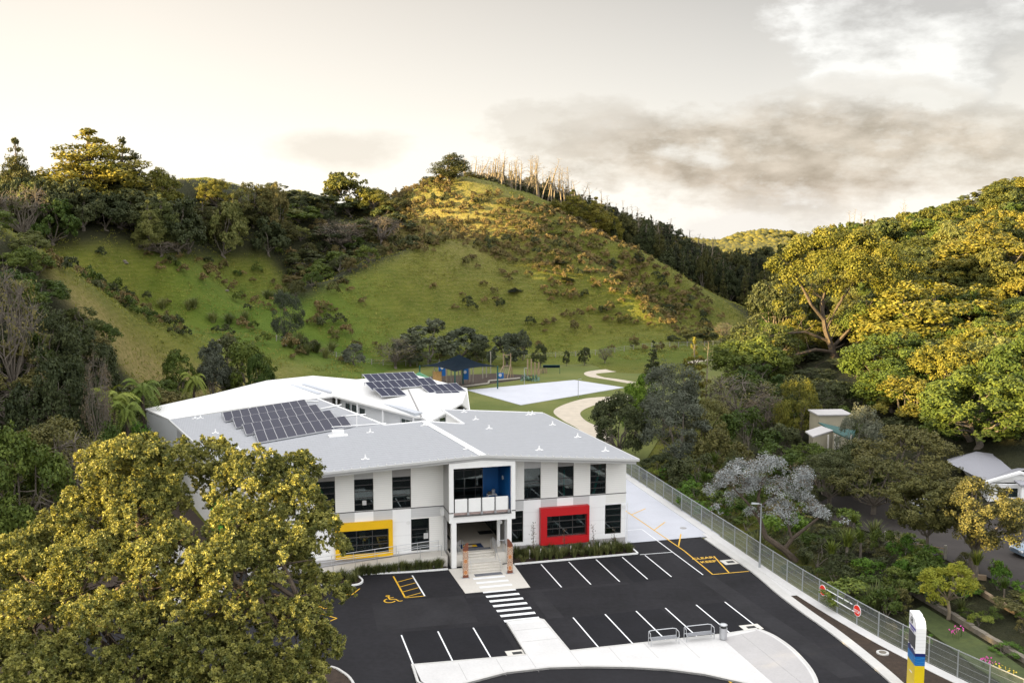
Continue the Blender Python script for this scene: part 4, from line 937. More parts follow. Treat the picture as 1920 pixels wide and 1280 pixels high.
# ---------------------------------------------------------------- vegetation: meshes
def unit(a): return a/np.maximum(np.linalg.norm(a, axis=-1, keepdims=True), 1e-9)
def diamonds(c, nrm, ln, wd, rg, droop=None):
    n = len(c); t = rg.normal(size=(n,3))
    if droop is not None: t = t*.5+droop
    t = unit(t-(t*nrm).sum(-1, keepdims=True)*nrm); b = np.cross(nrm, t)
    ln = np.broadcast_to(ln, n)[:, None]; wd = np.broadcast_to(wd, n)[:, None]
    v = np.stack([c-t*ln*.5, c+b*wd*.5+t*ln*.06, c+t*ln*.5, c-b*wd*.5+t*ln*.06], 1).reshape(-1, 3)
    return v
def leafmesh(name, c, nrm, ln, wd, tint, mat, rg, droop=None):
    v = diamonds(c, nrm, ln, wd, rg, droop); f = np.arange(len(v)).reshape(-1, 4)
    return npmesh(name, v, f, M[mat], np.clip(tint, 0, 1))
def fib(n, rg, zmin=-.25, jit=.25):
    i = np.arange(n*3)+.5; z = 1-2*i/(n*3); ph = i*2.399963
    d = np.c_[np.sqrt(1-z*z)*np.cos(ph), np.sqrt(1-z*z)*np.sin(ph), z]; d = d[d[:,2] > zmin]
    d = d[rg.permutation(len(d))[:n]]; return unit(d+rg.normal(size=d.shape)*jit)
def blobs(rx, rz, zc, n, rg, rlo=.24, rhi=.40, zmin=-.25, inner=.70):
    d = fib(n, rg, zmin); r = rg.uniform(rlo, rhi, len(d))*rx; k = rg.uniform(inner*.85, inner*1.12, len(d))
    return np.c_[d[:,0]*rx*k, d[:,1]*rx*k, zc+d[:,2]*rz*k, r]
def leaves(bl, n, rg, sub=14, subr=.36, flat=.8, center=None, upb=.35, cent_out=-.2):
    """two-level clumps: limbs' blobs -> twigs' clusters -> leaves"""
    c0 = bl[:, :3].mean(0) if center is None else np.array(center)
    w = bl[:,3]**2; bi = rg.choice(len(bl), size=len(bl)*sub, p=w/w.sum())
    d = unit(rg.normal(size=(len(bi),3))); out = unit(bl[bi,:3]-c0+1e-6)
    dot = (d*out).sum(-1); d = np.where((dot < cent_out)[:,None], -d, d); d[:,2] = np.where(d[:,2] < -.35, -d[:,2], d[:,2])
    rr = bl[bi,3]; sc = bl[bi,:3]+d*rr[:,None]*rg.uniform(.55,.95,(len(bi),1))*np.array([1,1,flat]); sr = rr*subr*rg.uniform(.7,1.3,len(bi))
    st = rg.uniform(0,1,len(bi)); od = d
    w = sr**2; si = rg.choice(len(sc), size=n, p=w/w.sum()); e = unit(rg.normal(size=(n,3))+od[si]*.5+np.array([0,0,.2]))
    p = sc[si]+e*(sr[si]*rg.uniform(.45,1.1,n))[:,None]*np.array([1,1,.8])
    nr = unit(e*.6+od[si]*.4+rg.normal(size=(n,3))*.55+np.array([0,0,upb]))
    tint = st[si]*.45+rg.uniform(0,1,n)**1.5*.55
    return p, nr, tint
def limbs(base, fork, bl, k, r0, rg, sides=6, sag=.0, twigs=True):
    mb = MB(); base = Vector(base); fork = Vector(fork); mid = (base+fork)/2+Vector(rg.normal(size=3)*r0*.8)
    mb.tube([base, base+Vector((0,0,.15)), mid, fork], [r0*1.5, r0*1.1, r0*.9, r0*.75], sides)
    ids = rg.permutation(len(bl))[:k]
    for i in ids:
        e = Vector(bl[i,:3]); L = (e-fork).length
        m1 = fork.lerp(e, .4)+Vector(rg.normal(size=3)*L*.08)+Vector((0,0,-sag*L)); m2 = fork.lerp(e, .75)+Vector(rg.normal(size=3)*L*.07)
        rr = r0*.5*rg.uniform(.6,1)
        mb.tube([fork-(fork-base).normalized()*r0*.5, m1, m2, e], [rr, rr*.75, rr*.5, rr*.22], max(4, sides-1), False)
        if twigs:
            for q in range(3):
                a = m2.lerp(e, rg.uniform(0,.7)); t = a+Vector(rg.normal(size=3)).normalized()*bl[i,3]*rg.uniform(.5,.9)
                mb.tube([a, a.lerp(t,.5)+Vector(rg.normal(size=3)*.05*bl[i,3]), t], [rr*.3, rr*.2, rr*.08], 4, False)
    return mb
PROTO = {}
def reg(kind, W_, H_, crown, trunk): PROTO.setdefault(kind, []).append((W_, H_, crown, trunk))
def dome(kind, n_, R=5., H=9., hb=.38, nl=5000, ls=.5, lw=.55, mat='leaf_pohu', bark='bark_grey', nb=26, zmin=-.2, k=12, sub=14, flat=.8, rlo=.24, rhi=.4, seed=0, subr=.36, sag=0):
    for j in range(n_):
        rg = np.random.default_rng(100+seed*17+j*5+len(PROTO)*31)
        zc = H*(hb+.18); rz = H-zc
        bl = blobs(R, rz*1.08, zc, nb, rg, rlo, rhi, zmin); bl[:,0] += rg.normal()*R*.08
        bl = bl[bl[:,2]-bl[:,3]*.6 > H*.08]
        p, nr, ti = leaves(bl, nl, rg, sub=sub, flat=flat, subr=subr, center=(0,0,zc*.8))
        me = leafmesh(kind+'_crown', p, nr, ls*rg.uniform(.7,1.25,nl), ls*lw, ti, mat, rg)
        tr = limbs((0,0,-.4), (rg.normal()*.3,rg.normal()*.3,H*hb*.8), bl, k, R*.07, rg, sag=sag).mesh(kind+'_trunk', M[bark])
        reg(kind, 2*R, H, me, tr)
dome('pohu', 5, 5.5, 9.5, .22, 15000, .34, .6, nb=32, k=14, zmin=-.5, subr=.30, sub=16)
dome('pohu_far', 5, 5.5, 9.5, .10, 8000, .50, .65, nb=32, k=5, zmin=-.6, subr=.32)
dome('round', 3, 3.2, 6.5, .22, 8000, .26, .6, 'leaf_mid', nb=22, k=9)
dome('olive', 3, 5.0, 9.5, .22, 15000, .26, .5, 'leaf_olive', nb=34, k=12, rlo=.2, rhi=.34, zmin=-.45)
dome('grey', 3, 4.0, 9.5, .12, 15000, .24, .5, 'leaf_grey', nb=40, k=8, rlo=.30, rhi=.46, zmin=-.7)
dome('thicket', 3, 3.6, 6.0, .1, 5500, .34, .5, 'leaf_dark', nb=24, k=8, zmin=-.5, rlo=.25, rhi=.42)
dome('bush', 4, 1.5, 2.3, .05, 1500, .20, .5, 'leaf_bright', nb=12, k=4, zmin=-.3, rlo=.3, rhi=.5)
dome('shrub', 4, 1.0, 1.6, .12, 480, .24, .65, 'leaf_shrub', bark='bark_dark', nb=9, k=0, zmin=-.3, rlo=.42, rhi=.6)
dome('lime', 1, 2.6, 5.4, .42, 9000, .20, .5, 'leaf_lime', bark='bark_pale', nb=26, k=10, rlo=.22, rhi=.36)
def pinelike(kind, n_, H, R, nl, ls, mat, whorls=9, per=6, flat=.45, hb=.18, top=.12, seed=0, bark='bark_grey', shape='pine'):
    for j in range(n_):
        rg = np.random.default_rng(900+seed*13+j); bl = []
        for i in range(whorls):
            t = i/(whorls-1); z = H*(hb+(.97-hb)*t)
            if shape == 'pine': rad = R*(1-t)**.55*(.55+.45*math.sin(min(1,t*2.2+.25)*math.pi/2))
            elif shape == 'mac': rad = R*(.5+.6*math.sin(math.pi*min(1,(t*.9+.15))))*rg.uniform(.75,1.1)
            else: rad = R*(1-t)**.9
            for q in range(per if t < .85 else max(2, per//2)):
                a = rg.uniform(0, 2*math.pi) if shape == 'mac' else (q/per+rg.uniform(-.08,.08)+i*.37)*2*math.pi
                d = rad*rg.uniform(.55,1.0) if shape != 'cone' else rad*rg.uniform(.5,.95); bl.append((d*math.cos(a), d*math.sin(a), z+rg.normal()*H*.02, max(R*top, rad*rg.uniform(.26,.42))))
                if rg.random() < .7: bl.append((d*.5*math.cos(a), d*.5*math.sin(a), z+rg.normal()*H*.01, max(R*top, rad*rg.uniform(.26,.36))))
        bl = np.array(bl); n = nl
        w = bl[:,3]**2; bi = rg.choice(len(bl), n, p=w/w.sum()); e = unit(rg.normal(size=(n,3))); p = bl[bi,:3]+e*(bl[bi,3]*rg.uniform(.3,1.08,n)**.6)[:,None]*np.array([1,1,flat*1.4])
        p = p+(vnoise(p[:,0]*1.6+j*9, p[:,2]*1.6)-.5)[:,None]*.4
        nr = unit(e*.8+rg.normal(size=(n,3))*.6+np.array([0,0,.4])); ti = rg.uniform(0,1,len(bl))[bi]*.5+rg.uniform(0,1,n)*.5
        dr = unit(np.c_[p[:,0],p[:,1],np.full(n,.6*R)])
        me = leafmesh(kind+'_crown', p, nr, ls*rg.uniform(.7,1.3,n), ls*.45, ti, mat, rg, droop=dr)
        mb = MB(); b = [Vector((0,0,-.5))]+[Vector((rg.normal()*.12,rg.normal()*.12,H*t)) for t in (.25,.5,.75,.95)]
        mb.tube(b, [R*.085, R*.065, R*.05, R*.03, R*.01], 6)
        for i in rg.permutation(len(bl))[:26]:
            z = bl[i,2]-bl[i,3]*.5; mb.tube([(0,0,max(.3,z-.1*H*rg.uniform(.1,.8))), tuple(bl[i,:3]*np.array([.6,.6,1])-np.array([0,0,.1])), tuple(bl[i,:3])], [R*.025, R*.018, R*.006], 4, False)
        reg(kind, 2*R, H, me, mb.mesh(kind+'_trunk', M[bark]))
pinelike('pine', 3, 16, 6.5, 11000, .55, 'leaf_pine')
pinelike('macrocarpa', 2, 12, 5.5, 8000, .5, 'leaf_pine', whorls=7, per=5, hb=.28, shape='mac')
pinelike('conifer', 3, 10, 2.6, 3200, .5, 'leaf_conifer', whorls=10, per=6, hb=.06, shape='cone', bark='bark_dark')
pinelike('tier', 1, 9, 3.0, 7000, .30, 'leaf_gold', whorls=8, per=5, flat=.22, hb=.25, shape='pine')
def deadtree(kind, n_, H, key, nb=9, lean=.06, twigs=0, seed=0, r=.20, spread=.22):
    for j in range(n_):
        rg = np.random.default_rng(seed+50+j); mb = MB(); P = [Vector((0,0,-.5))]; dx, dy = rg.normal(size=2)*lean
        for t in (.3,.6,.85,1.): P.append(Vector((dx*H*t+rg.normal()*.1, dy*H*t+rg.normal()*.1, H*t)))
        mb.tube(P, [r*1.2, r, r*.75, r*.4, r*.12], 5)
        for q in range(nb):
            t = rg.uniform(.3,.98); k_ = min(3,int(t*4)); a = P[k_].lerp(P[k_+1], (t*4) % 1); an = rg.uniform(0, 2*math.pi); L = H*spread*rg.uniform(.4,1.1)*(1.25-t)
            d = Vector((math.cos(an), math.sin(an), rg.uniform(.1,.9))); e = a+d*L; mb.tube([a, a.lerp(e,.5)+Vector((0,0,L*.06)), e], [r*.4*(1.2-t), r*.25*(1.2-t), r*.06], 4, False)
            for s_ in range(twigs):
                b = a.lerp(e, rg.uniform(.3,1.)); f = b+Vector((rg.normal()*.5,rg.normal()*.5,rg.uniform(.1,1.))).normalized()*L*.45; mb.tube([b, b.lerp(f,.5)+Vector(rg.normal(size=3)*L*.03), f], [r*.12, r*.08, r*.03], 3, False)
        reg(kind, H*.4, H, None, mb.mesh(kind+'_trunk', M[key]))
deadtree('dead', 7, 12, 'bark_pale', 18, r=.16, twigs=2, lean=.09, spread=.26)
def bare(kind, n_, H=9, R=3.4, key='bark_grey', nl=900, mat='leaf_brown', seed=0):
    for j in range(n_):
        rg = np.random.default_rng(700+seed+j); bl = blobs(R, H*.42, H*.55, 26, rg, .28, .4, -.4)
        mb = limbs((0,0,-.4), (0,0,H*.2), bl, 26, .22, rg, 5)
        for i in range(len(bl)):
            for q in range(13):
                a = Vector(bl[i,:3]); t = a+Vector(rg.normal(size=3)+np.array([0,0,.5])).normalized()*bl[i,3]*rg.uniform(.6,1.4); mb.tube([a, a.lerp(t,.5)+Vector(rg.normal(size=3)*.09), t], [.03,.022,.010], 3, False)
        p, nr, ti = leaves(bl, nl, rg); me = leafmesh(kind+'_crown', p, nr, .26, .13, ti, mat, rg)
        reg(kind, 2*R, H, me, mb.mesh(kind+'_trunk', M[key]))
bare('bare', 3)
def fern(n_=2):
    for j in range(n_):
        rg = np.random.default_rng(40+j); c = []; nr = []; ln = []; wd = []; tt = []; H = 4.2; dr = []
        for f in range(24):
            an = f*2.4+rg.uniform(-.2,.2); el = rg.uniform(.0,1.); L = rg.uniform(2.1,2.9); rise = .95*el+.1
            d = np.array([math.cos(an), math.sin(an), 0]); sidev = np.array([-d[1], d[0], 0])
            for s in np.linspace(.12,1,30):
                z = H+L*(rise*s-1.05*s*s*(1.15-.4*el)); p = d*L*s*.95+np.array([0,0,z]); w = .62*math.sin(math.pi*min(1,s*.9+.12))**.8
                for sg in (-1,1):
                    c.append(p+sidev*sg*w*.5+rg.normal(size=3)*.01); nr.append(np.array([0,0,1])+sidev*sg*.35+d*.3); ln.append(w); wd.append(.10); tt.append(.3+.5*s*rg.random()+.2*el); dr.append(sidev*sg*8)
        c = np.array(c); me = leafmesh('fern_crown', c, unit(np.array(nr)), np.array(ln), np.array(wd), np.array(tt), 'leaf_fern', rg, droop=np.array(dr))
        mb = MB(); mb.tube([(0,0,-.3),(.05,0,H*.5),(0,0,H)], [.2,.16,.2], 8); reg('tree_fern', 5.2, 5.2, me, mb.mesh('fern_trunk', M['bark_dark']))
fern()
def blades(kind, n_, n, H, R, w, mat, seed=0, curve=.5):
    for j in range(n_):
        rg = np.random.default_rng(300+seed+j); V = []; Fc = []; T = []
        for i in range(n):
            an = rg.uniform(0, 2*math.pi); d = np.array([math.cos(an), math.sin(an), 0]); sd_ = np.array([-d[1], d[0], 0]); h = H*rg.uniform(.6,1.1); lean = rg.uniform(.1,1.)*R; b = d*rg.uniform(0,R*.25); tw = rg.uniform(.2,.8); ti = rg.random()
            k = len(V)
            for s, ww in ((0,1.),(.4,.9),(.75,.6),(1.,.1)):
                p = b+d*lean*s**1.6+np.array([0,0,h*(s-curve*s*s*(lean/R)*.6)]); V += [p-sd_*w*ww/2, p+sd_*w*ww/2]
            for s in range(3): Fc.append((k+s*2,k+s*2+1,k+s*2+3,k+s*2+2)); T.append(ti)
        reg(kind, 2*R, H, npmesh(kind+'_leaves', np.array(V), np.array(Fc), M[mat], np.array(T)), None)
blades('flax', 2, 90, 2.0, 1.4, .10, 'leaf_flax'); blades('tussock', 4, 70, .75, .38, .032, 'leaf_bed', 9); blades('pampas', 3, 160, 1.8, 1.3, .07, 'leaf_flax', 19)
blades('cabbage_head', 1, 80, 1.2, 1.1, .09, 'leaf_mid', 29)
for W0, H0, cme, _ in list(PROTO['cabbage_head']):
    v = np.empty(len(cme.vertices)*3); cme.vertices.foreach_get('co', v); v = v.reshape(-1,3); v[:,2] = v[:,2]*1.1+1.9; cme.vertices.foreach_set('co', v.ravel()); cme.update()
    mb = MB(); mb.tube([(0,0,-.2),(.05,0,1),(0,0,2.1)], [.14,.11,.1], 6); reg('cabbage_tree', 2.2, 3.2, cme, mb.mesh('cabbage_trunk', M['bark_grey']))
NAMES = dict(pohu='broadleaf_tree', pohu_far='domed_tree', round='round_tree', olive='broadleaf_tree', grey='bushy_tree', thicket='thicket_tree', bush='garden_bush', shrub='shrub', lime='young_tree',
             pine='pine_tree', macrocarpa='cypress_tree', conifer='conifer', tier='conifer', dead='dead_tree', bare='bare_tree', tree_fern='tree_fern', flax='flax_plant', tussock='tussock', pampas='pampas_clump', cabbage_tree='cabbage_tree')
CATS = dict(shrub='shrub', bush='bush', flax='plant', tussock='plant', pampas='plant')
def tree(kind, X, Y, Wd, Ht, label, group=None, mat=None, rot=None, var=None, z=None):
    ps = PROTO[kind]; W0, H0, cme, tme = ps[rng.integers(len(ps)) if var is None else var % len(ps)]
    zz_ = tz(X, Y)-.12 if z is None else z
    t = thing(NAMES[kind], label, CATS.get(kind, 'tree'), (X, Y, zz_), rng.uniform(0, 6.28) if rot is None else rot, group, (Wd/W0, Wd/W0, Ht/H0))
    if cme:
        c = link('crown' if kind not in ('tussock','flax','pampas') else 'leaves', cme, t)
        if mat: c.material_slots[0].link = 'OBJECT'; c.material_slots[0].material = M[mat]
    if tme and not (kind == 'shrub'): link('trunk', tme, t)
    return t
def put(kind, px, top, Y, wpx, label, mat=None, base=None, group=None, rot=None, var=None, minh=1., dz=0., maxh=99.):
    X = (px-960)*(Y/ray(px, 640)[1]) ; X = at(px, top, Y)[0]; ztop_ = at(px, top, Y)[2]; zb = tz(X, Y)-.12+dz
    return tree(kind, X, Y, wpx*Y/1983., min(maxh, max(minh, ztop_-zb)), label, group, mat, rot, var, z=zb)
# ---------------------------------------------------------------- vegetation: the trees one can point at
# left skyline
put('pine', 165, 239, 232, 235, 'big golden-lit pine rising highest on the left ridge skyline', 'leaf_gold', var=0)
put('pine', 228, 262, 240, 120, 'dark pine just right of the big golden pine on the ridge', 'leaf_pine', var=1)
put('pine', 28, 258, 226, 95, 'dark open-crowned pine at the left end of the ridge skyline', 'leaf_pine', var=2)
put('pohu', 300, 316, 246, 90, 'golden rounded tree on the ridge right of the two pines', 'leaf_gold')
put('dead', 302, 345, 244, 60, 'bleached bare tree standing in front of the golden rounded ridge tree')
put('pohu', 400, 336, 262, 70, 'small golden tree in the dip of the ridge', 'leaf_gold')
put('pohu', 470, 338, 266, 80, 'sunlit rounded tree left of a similar one on the ridge', 'leaf_olive')
put('pohu', 512, 346, 268, 60, 'sunlit rounded tree at the right end of the ridge trees before the grassy hills', 'leaf_olive')
put('pohu_far', 650, 316, 300, 100, 'tall domed cypress standing alone left of the central hill', 'leaf_canopy', var=0)
put('pohu', 702, 353, 298, 70, 'golden domed tree right beside the tall cypress', 'leaf_gold')
put('pohu', 740, 372, 296, 60, 'low golden tree at the left shoulder of the central hill', 'leaf_olive')
put('macrocarpa', 841, 286, 303, 82, 'dark cypress with bare lower trunk on the summit of the hill', 'leaf_pine', var=1)
for i, (px, tp) in enumerate(((742,352),(756,349),(770,348),(784,344),(798,350),(812,352))): put('conifer', px, tp, 335+i, 20, 'small dark conifer in the row left of the summit cypress', group='conifer row left of the summit')
# bare and reddish trees left
put('bare', 38, 335, 206, 110, 'bare reddish-grey tree below the left end of the ridge', 'leaf_brown')
put('bare', 300, 450, 222, 90, 'bare twiggy tree at the foot of the ridge woods', 'leaf_brown')
put('bare', 640, 410, 272, 100, 'grey-brown leafless tree in the dark gully left of the hill', 'leaf_brown')
put('bare', 715, 400, 276, 90, 'brown leafless tree on the edge of the sunlit slope', 'leaf_brown')
put('bare', 12, 480, 118, 130, 'tall bare tree at the left edge of the picture', 'leaf_olive'); put('pohu', 75, 560, 124, 150, 'greyish half-bare tree beside the tall bare tree', 'leaf_dark')
put('pohu', 150, 605, 132, 130, 'dark green tree in the middle of the left thicket', 'leaf_dark')
put('pohu', 90, 640, 112, 170, 'broad dark tree in the left thicket behind the foreground tree', 'leaf_dark')
put('tree_fern', 265, 700, 126, 90, 'tall tree fern with pale arching fronds in the left thicket', var=0); put('tree_fern', 212, 722, 120, 110, 'wide tree fern lowest in the left thicket', var=1)
put('tree_fern', 362, 690, 139, 62, 'bright tree fern behind the white roof beside the round grey-green tree', var=0); put('tree_fern', 236, 745, 112, 84, 'drooping tree fern in front of the tall tree fern', var=1)
put('round', 395, 638, 157, 76, 'round grey-green tree behind the white roof', 'leaf_grey')
put('round', 462, 630, 160, 105, 'dense dark green tree right of the round grey-green tree', 'leaf_mid'); put('round', 420, 622, 168, 90, 'deep green tree behind the round grey-green tree', 'leaf_dark'); put('round', 485, 655, 154, 60, 'low green tree ending the clump beside the gully grass', 'leaf_mid'); put('round', 335, 650, 156, 70, 'mid green tree left of the bright tree fern', 'leaf_mid')
put('bare', 180, 640, 108, 60, 'pale leafless sapling among the tree ferns', 'leaf_brown')
put('olive', 105, 772, 96, 230, 'wide olive-brown tree above the foreground tree', 'leaf_olive'); put('bare', 135, 790, 92, 150, 'grey twiggy tree in front of the wide olive-brown tree', 'leaf_olive')
put('pohu', 20, 800, 84, 230, 'dark yellow-green tree at the left edge above the foreground crown', 'leaf_mid'); put('thicket', 265, 785, 108, 70, 'small bright green tree touching the white weatherboard end wall', 'leaf_bright'); put('thicket', 215, 790, 106, 90, 'dark green tree beside the weatherboard end wall', 'leaf_mid')
# gully and hill single trees
put('grey', 533, 533, 206, 58, 'lone grey-green tree standing in the green gully', 'leaf_dusky')
for px, tp, Y, w, lb in ((810,462,262,32,'small dark conifer on the brow of the lower spur'), (640,518,238,32,'dark conifer on the left flank of the hill'), (965,541,250,34,'dark conifer on the middle of the hill face'), (1048,500,264,36,'dark conifer below the sunlit shrubs'), (1063,528,258,34,'dark conifer just below another on the hill face'), (1198,458,287,26,'dark conifer on the right edge of the hill'), (1040,432,285,30,'yellow-green bushy tree among the sunlit shrubs'), (935,468,268,14,'tiny lime green tree at the edge of the sunlight')):
    put('conifer' if 'conifer' in lb else 'round', px, tp, Y, w, lb, None if 'conifer' in lb else 'leaf_lime')
# trees behind the school
put('bare', 742, 628, 206, 95, 'spreading half-bare tree left of the dark trees behind the playground', 'leaf_olive')
put('pohu_far', 803, 596, 213, 120, 'tallest dark broadleaf tree behind the blue shade sail', 'leaf_dusky'); put('pohu_far', 868, 610, 216, 100, 'dark broadleaf tree right of the tallest one behind the shade sail', 'leaf_dusky'); put('grey', 768, 628, 209, 60, 'low dark broadleaf tree left of the shade sail', 'leaf_dusky'); put('grey', 895, 632, 213, 44, 'small dark tree at the right end of the clump behind the shade sail', 'leaf_dark')
put('pohu_far', 950, 622, 210, 76, 'dark tree behind the wooden climbing frame', 'leaf_dusky'); put('round', 980, 618, 216, 34, 'small tree leaning out of the dark tree behind the climbing frame', 'leaf_dusky')
put('round', 664, 642, 203, 48, 'small round tree on the gully lawn left of the playground', 'leaf_grey'); put('round', 1012, 641, 208, 30, 'small dark tree with a clear stem behind the court', 'leaf_dark'); put('round', 1062, 655, 210, 14, 'sapling behind the court', 'leaf_dark'); put('round', 1096, 649, 211, 26, 'small round tree by the gravel path', 'leaf_dark'); put('bare', 1135, 650, 213, 34, 'twiggy small tree near the far fence', 'leaf_olive')
put('conifer', 1226, 638, 190, 46, 'dark conifer where the gravel path leaves the trees', 'leaf_dark'); put('round', 1262, 628, 236, 26, 'small dark tree at the foot of the hill slope', 'leaf_dark'); put('round', 1290, 615, 238, 36, 'rounded dark tree at the mouth of the valley', 'leaf_dark'); put('round', 1325, 612, 242, 44, 'large dark tree at the mouth of the valley', 'leaf_dark'); put('bare', 1360, 600, 246, 50, 'grey bare tree at the mouth of the valley', 'leaf_dark')
# right middle distance
put('pohu', 1165, 738, 127, 125, 'dark bronze-green tree behind the right corner of the grey roof', 'leaf_dark'); put('round', 1192, 712, 141, 62, 'bright green round shrub-tree beside the court', 'leaf_bright'); put('round', 1216, 694, 148, 50, 'bright green tree behind another bright one beside the court', 'leaf_bright')
put('grey', 1252, 668, 142, 125, 'tall grey-green tree right of the court', 'leaf_grey'); put('grey', 1272, 722, 124, 140, 'large grey-green tree in front of a taller one right of the court', 'leaf_grey'); put('grey', 1330, 735, 130, 90, 'brownish grey tree right of the large grey-green tree', 'leaf_olive')
put('tier', 1303, 632, 150, 66, 'yellow layered conifer catching the sun above the grey trees'); put('dead', 1322, 640, 149, 50, 'bare leaning trunk beside the yellow layered conifer')
put('bare', 1385, 690, 146, 150, 'leafless spreading tree behind the thicket right of the yellow conifer', 'leaf_olive'); put('thicket', 1400, 760, 128, 120, 'olive green tree in the thicket left of the golden-topped tree', 'leaf_mid'); put('thicket', 1355, 790, 120, 110, 'mid green tree right of the large grey-green tree', 'leaf_olive'); put('bare', 1440, 730, 140, 90, 'reddish bare tree left of the golden-topped tree', 'leaf_brown')
put('grey', 1500, 702, 136, 82, 'slim tree with a golden sunlit top left of the green-roofed shed', 'leaf_gold'); put('thicket', 1465, 830, 116, 120, 'dark green tree behind the silver-leaved tree', 'leaf_mid'); put('thicket', 1390, 850, 108, 80, 'dark green tree left of the silver-leaved tree', 'leaf_dark'); put('thicket', 1310, 850, 112, 110, 'dark undergrowth tree beyond the fence corner', 'leaf_dark'); put('thicket', 1235, 850, 118, 90, 'dark tree beside the right corner of the roof', 'leaf_dark')
put('grey', 1613, 748, 117, 95, 'dark grey-green tree in front of the green-roofed shed', 'leaf_grey'); put('olive', 1700, 790, 110, 210, 'large olive tree with pale flower heads left of the grey-roofed house', 'leaf_olive'); put('olive', 1640, 850, 103, 180, 'olive tree in front of the large one left of the house', 'leaf_olive'); put('olive', 1560, 840, 106, 150, 'shady dark olive tree right of the silver-leaved tree', 'leaf_dark')
def stemtree(px, top, gpx, gpy, wpx, lb, mat, lift, r):
    p = G(gpx, gpy); Y = p[1]; X = p[0]; H = at(px, top, Y)[2]; rg = np.random.default_rng(gpx)
    t = thing('broadleaf_tree', lb, 'tree', (X, Y, -.1)); R = wpx*Y/1983/2; dx = at(px, top, Y)[0]-X
    zc = lift+(H-lift)*.5; bl = blobs(R, (H-lift)*.52, zc, 44, rg, .2, .32, -.75); bl[:,0] += dx
    p_, nr, ti = leaves(bl, 17000, rg, center=(dx,0,zc)); link('crown', leafmesh('crown', p_, nr, .24, .12, ti, mat, rg), t)
    limbs((0,0,-.2), (dx*.3,0,lift), bl, 12, r, rg, 8).build('trunk', M['bark_grey'], t)
stemtree(1838, 893, 1826, 1078, 190, 'rounded olive tree with a thick grey trunk beside the driveway', 'leaf_olive', 2.2, .42)
stemtree(1735, 890, 1740, 1062, 150, 'olive tree with a slim pale trunk between two larger olive trees', 'leaf_olive', 2.8, .16)
# silver-leaved tree
p = G(1490, 1052); t = thing('silver_leaved_tree', 'silver-leaved tree with a twisting brown trunk behind the lamp post', 'tree', (p[0], p[1], -.1)); rg = np.random.default_rng(77)
cr = [(1370,900,34),(1400,880,34),(1440,872,34),(1480,885,32),(1350,925,26),(1420,915,36),(1465,915,34),(1385,940,28),(1450,945,30),(1490,935,28),(1420,955,22),(1520,950,26),(1545,965,22),(1480,965,26),(1360,950,20),(1500,905,24),(1565,968,14)]
bl = np.array([[at(x,y,p[1]+rg.uniform(-2,1.6))[0]-p[0], rg.uniform(-2,1.6), at(x,y,p[1])[2], r*p[1]/1983*1.0] for x,y,r in cr])
p_, nr, ti = leaves(bl, 17000, rg, sub=20, flat=.7); link('crown', leafmesh('crown', p_, nr, .17, .075, ti, 'leaf_silver', rg), t)
p2, nr2, ti2 = leaves(bl, 2500, rg); link('dead_leaves', leafmesh('dead_leaves', p2, nr2, .16, .08, ti2, 'leaf_brown', rg), t)
mb = MB()
def T(x, y, dy=0): q = at(x, y, p[1]+dy); return (q[0]-p[0], dy, q[2]+.1)
mb.tube([T(1492,1052),T(1470,1030),T(1435,1005),T(1425,975),T(1422,930)], [.34,.28,.24,.2,.14], 7); mb.tube([T(1470,1030),T(1485,1010),T(1510,990),T(1535,970)], [.2,.17,.13,.08], 6); mb.tube([T(1485,1010),T(1478,985),T(1482,950)], [.12,.1,.05], 5)
mb.tube([T(1425,975),T(1400,940),T(1375,915)], [.13,.1,.05], 5); mb.tube([T(1425,950),T(1450,930),T(1470,900)], [.12,.09,.04], 5); mb.tube([T(1422,930),T(1430,900),T(1445,880)], [.12,.08,.04], 5); mb.build('trunk', M['bark'], t)
put('lime', 1783, 1057, 75.3, 118, 'young yellow-green tree with several pale stems near the entrance sign')
# ---------------------------------------------------------------- the big foreground tree
FT = [(250,885,88,54),(195,872,52,55),(310,868,52,54),(398,862,48,56),(470,905,82,54),(545,948,76,53),(600,1010,60,52),(445,980,62,51),(520,1045,84,50),(604,1110,52,50),(95,1025,72,54),(165,965,72,54),
      (30,1060,74,52),(255,975,70,52),(310,940,46,53),(170,1070,92,50),(60,1165,86,49),(275,1075,72,49),(350,1095,62,49),(440,1120,84,48),(550,1180,76,48),(612,1205,34,49),(200,1180,92,47),(320,1185,84,47),(90,1265,92,46),(420,1245,88,46),(540,1270,72,47),(250,1280,90,46),
      (0,1240,80,48),(460,1050,50,49),(230,930,60,56),(400,900,45,57),(580,1250,40,49),(330,1270,70,48),(385,1060,44,48),(430,1040,44,49),(330,1010,40,50),(560,880,40,55),(300,930,60,58),(230,1030,70,56),(480,980,60,57),(540,1060,60,55),(330,1120,60,54),(150,1120,70,54),(470,1170,70,53),(280,1040,50,52),(420,1020,36,54),(60,1090,70,55),(480,1300,90,46),(150,1340,110,46),(350,1350,110,46)]
rg = np.random.default_rng(21)
bl = np.array([[*at(x,y,Y), r*Y/1983.] for x,y,r,Y in FT]); bx, by = at(300,1200,50)[0], 51.
bl[:,0] -= bx; bl[:,1] -= by
t = thing('foreground_tree', 'huge gnarled tree with yellow-tipped leaf clusters filling the lower left corner', 'tree', (bx, by, -.1))
sel = np.ones(len(bl), bool)
nl = 680000; w = bl[:,3]**2; sub = 75; bi = rg.choice(len(bl), len(bl)*sub, p=w/w.sum()); c0 = np.array([0,1.5,8.])
d = unit(rg.normal(size=(len(bi),3))); d[:,2] = np.where(d[:,2] < -.45, -d[:,2], d[:,2]); sc_c = bl[bi,:3]+d*bl[bi,3][:,None]*rg.uniform(.5,.98,(len(bi),1))*np.array([1,1,.85])
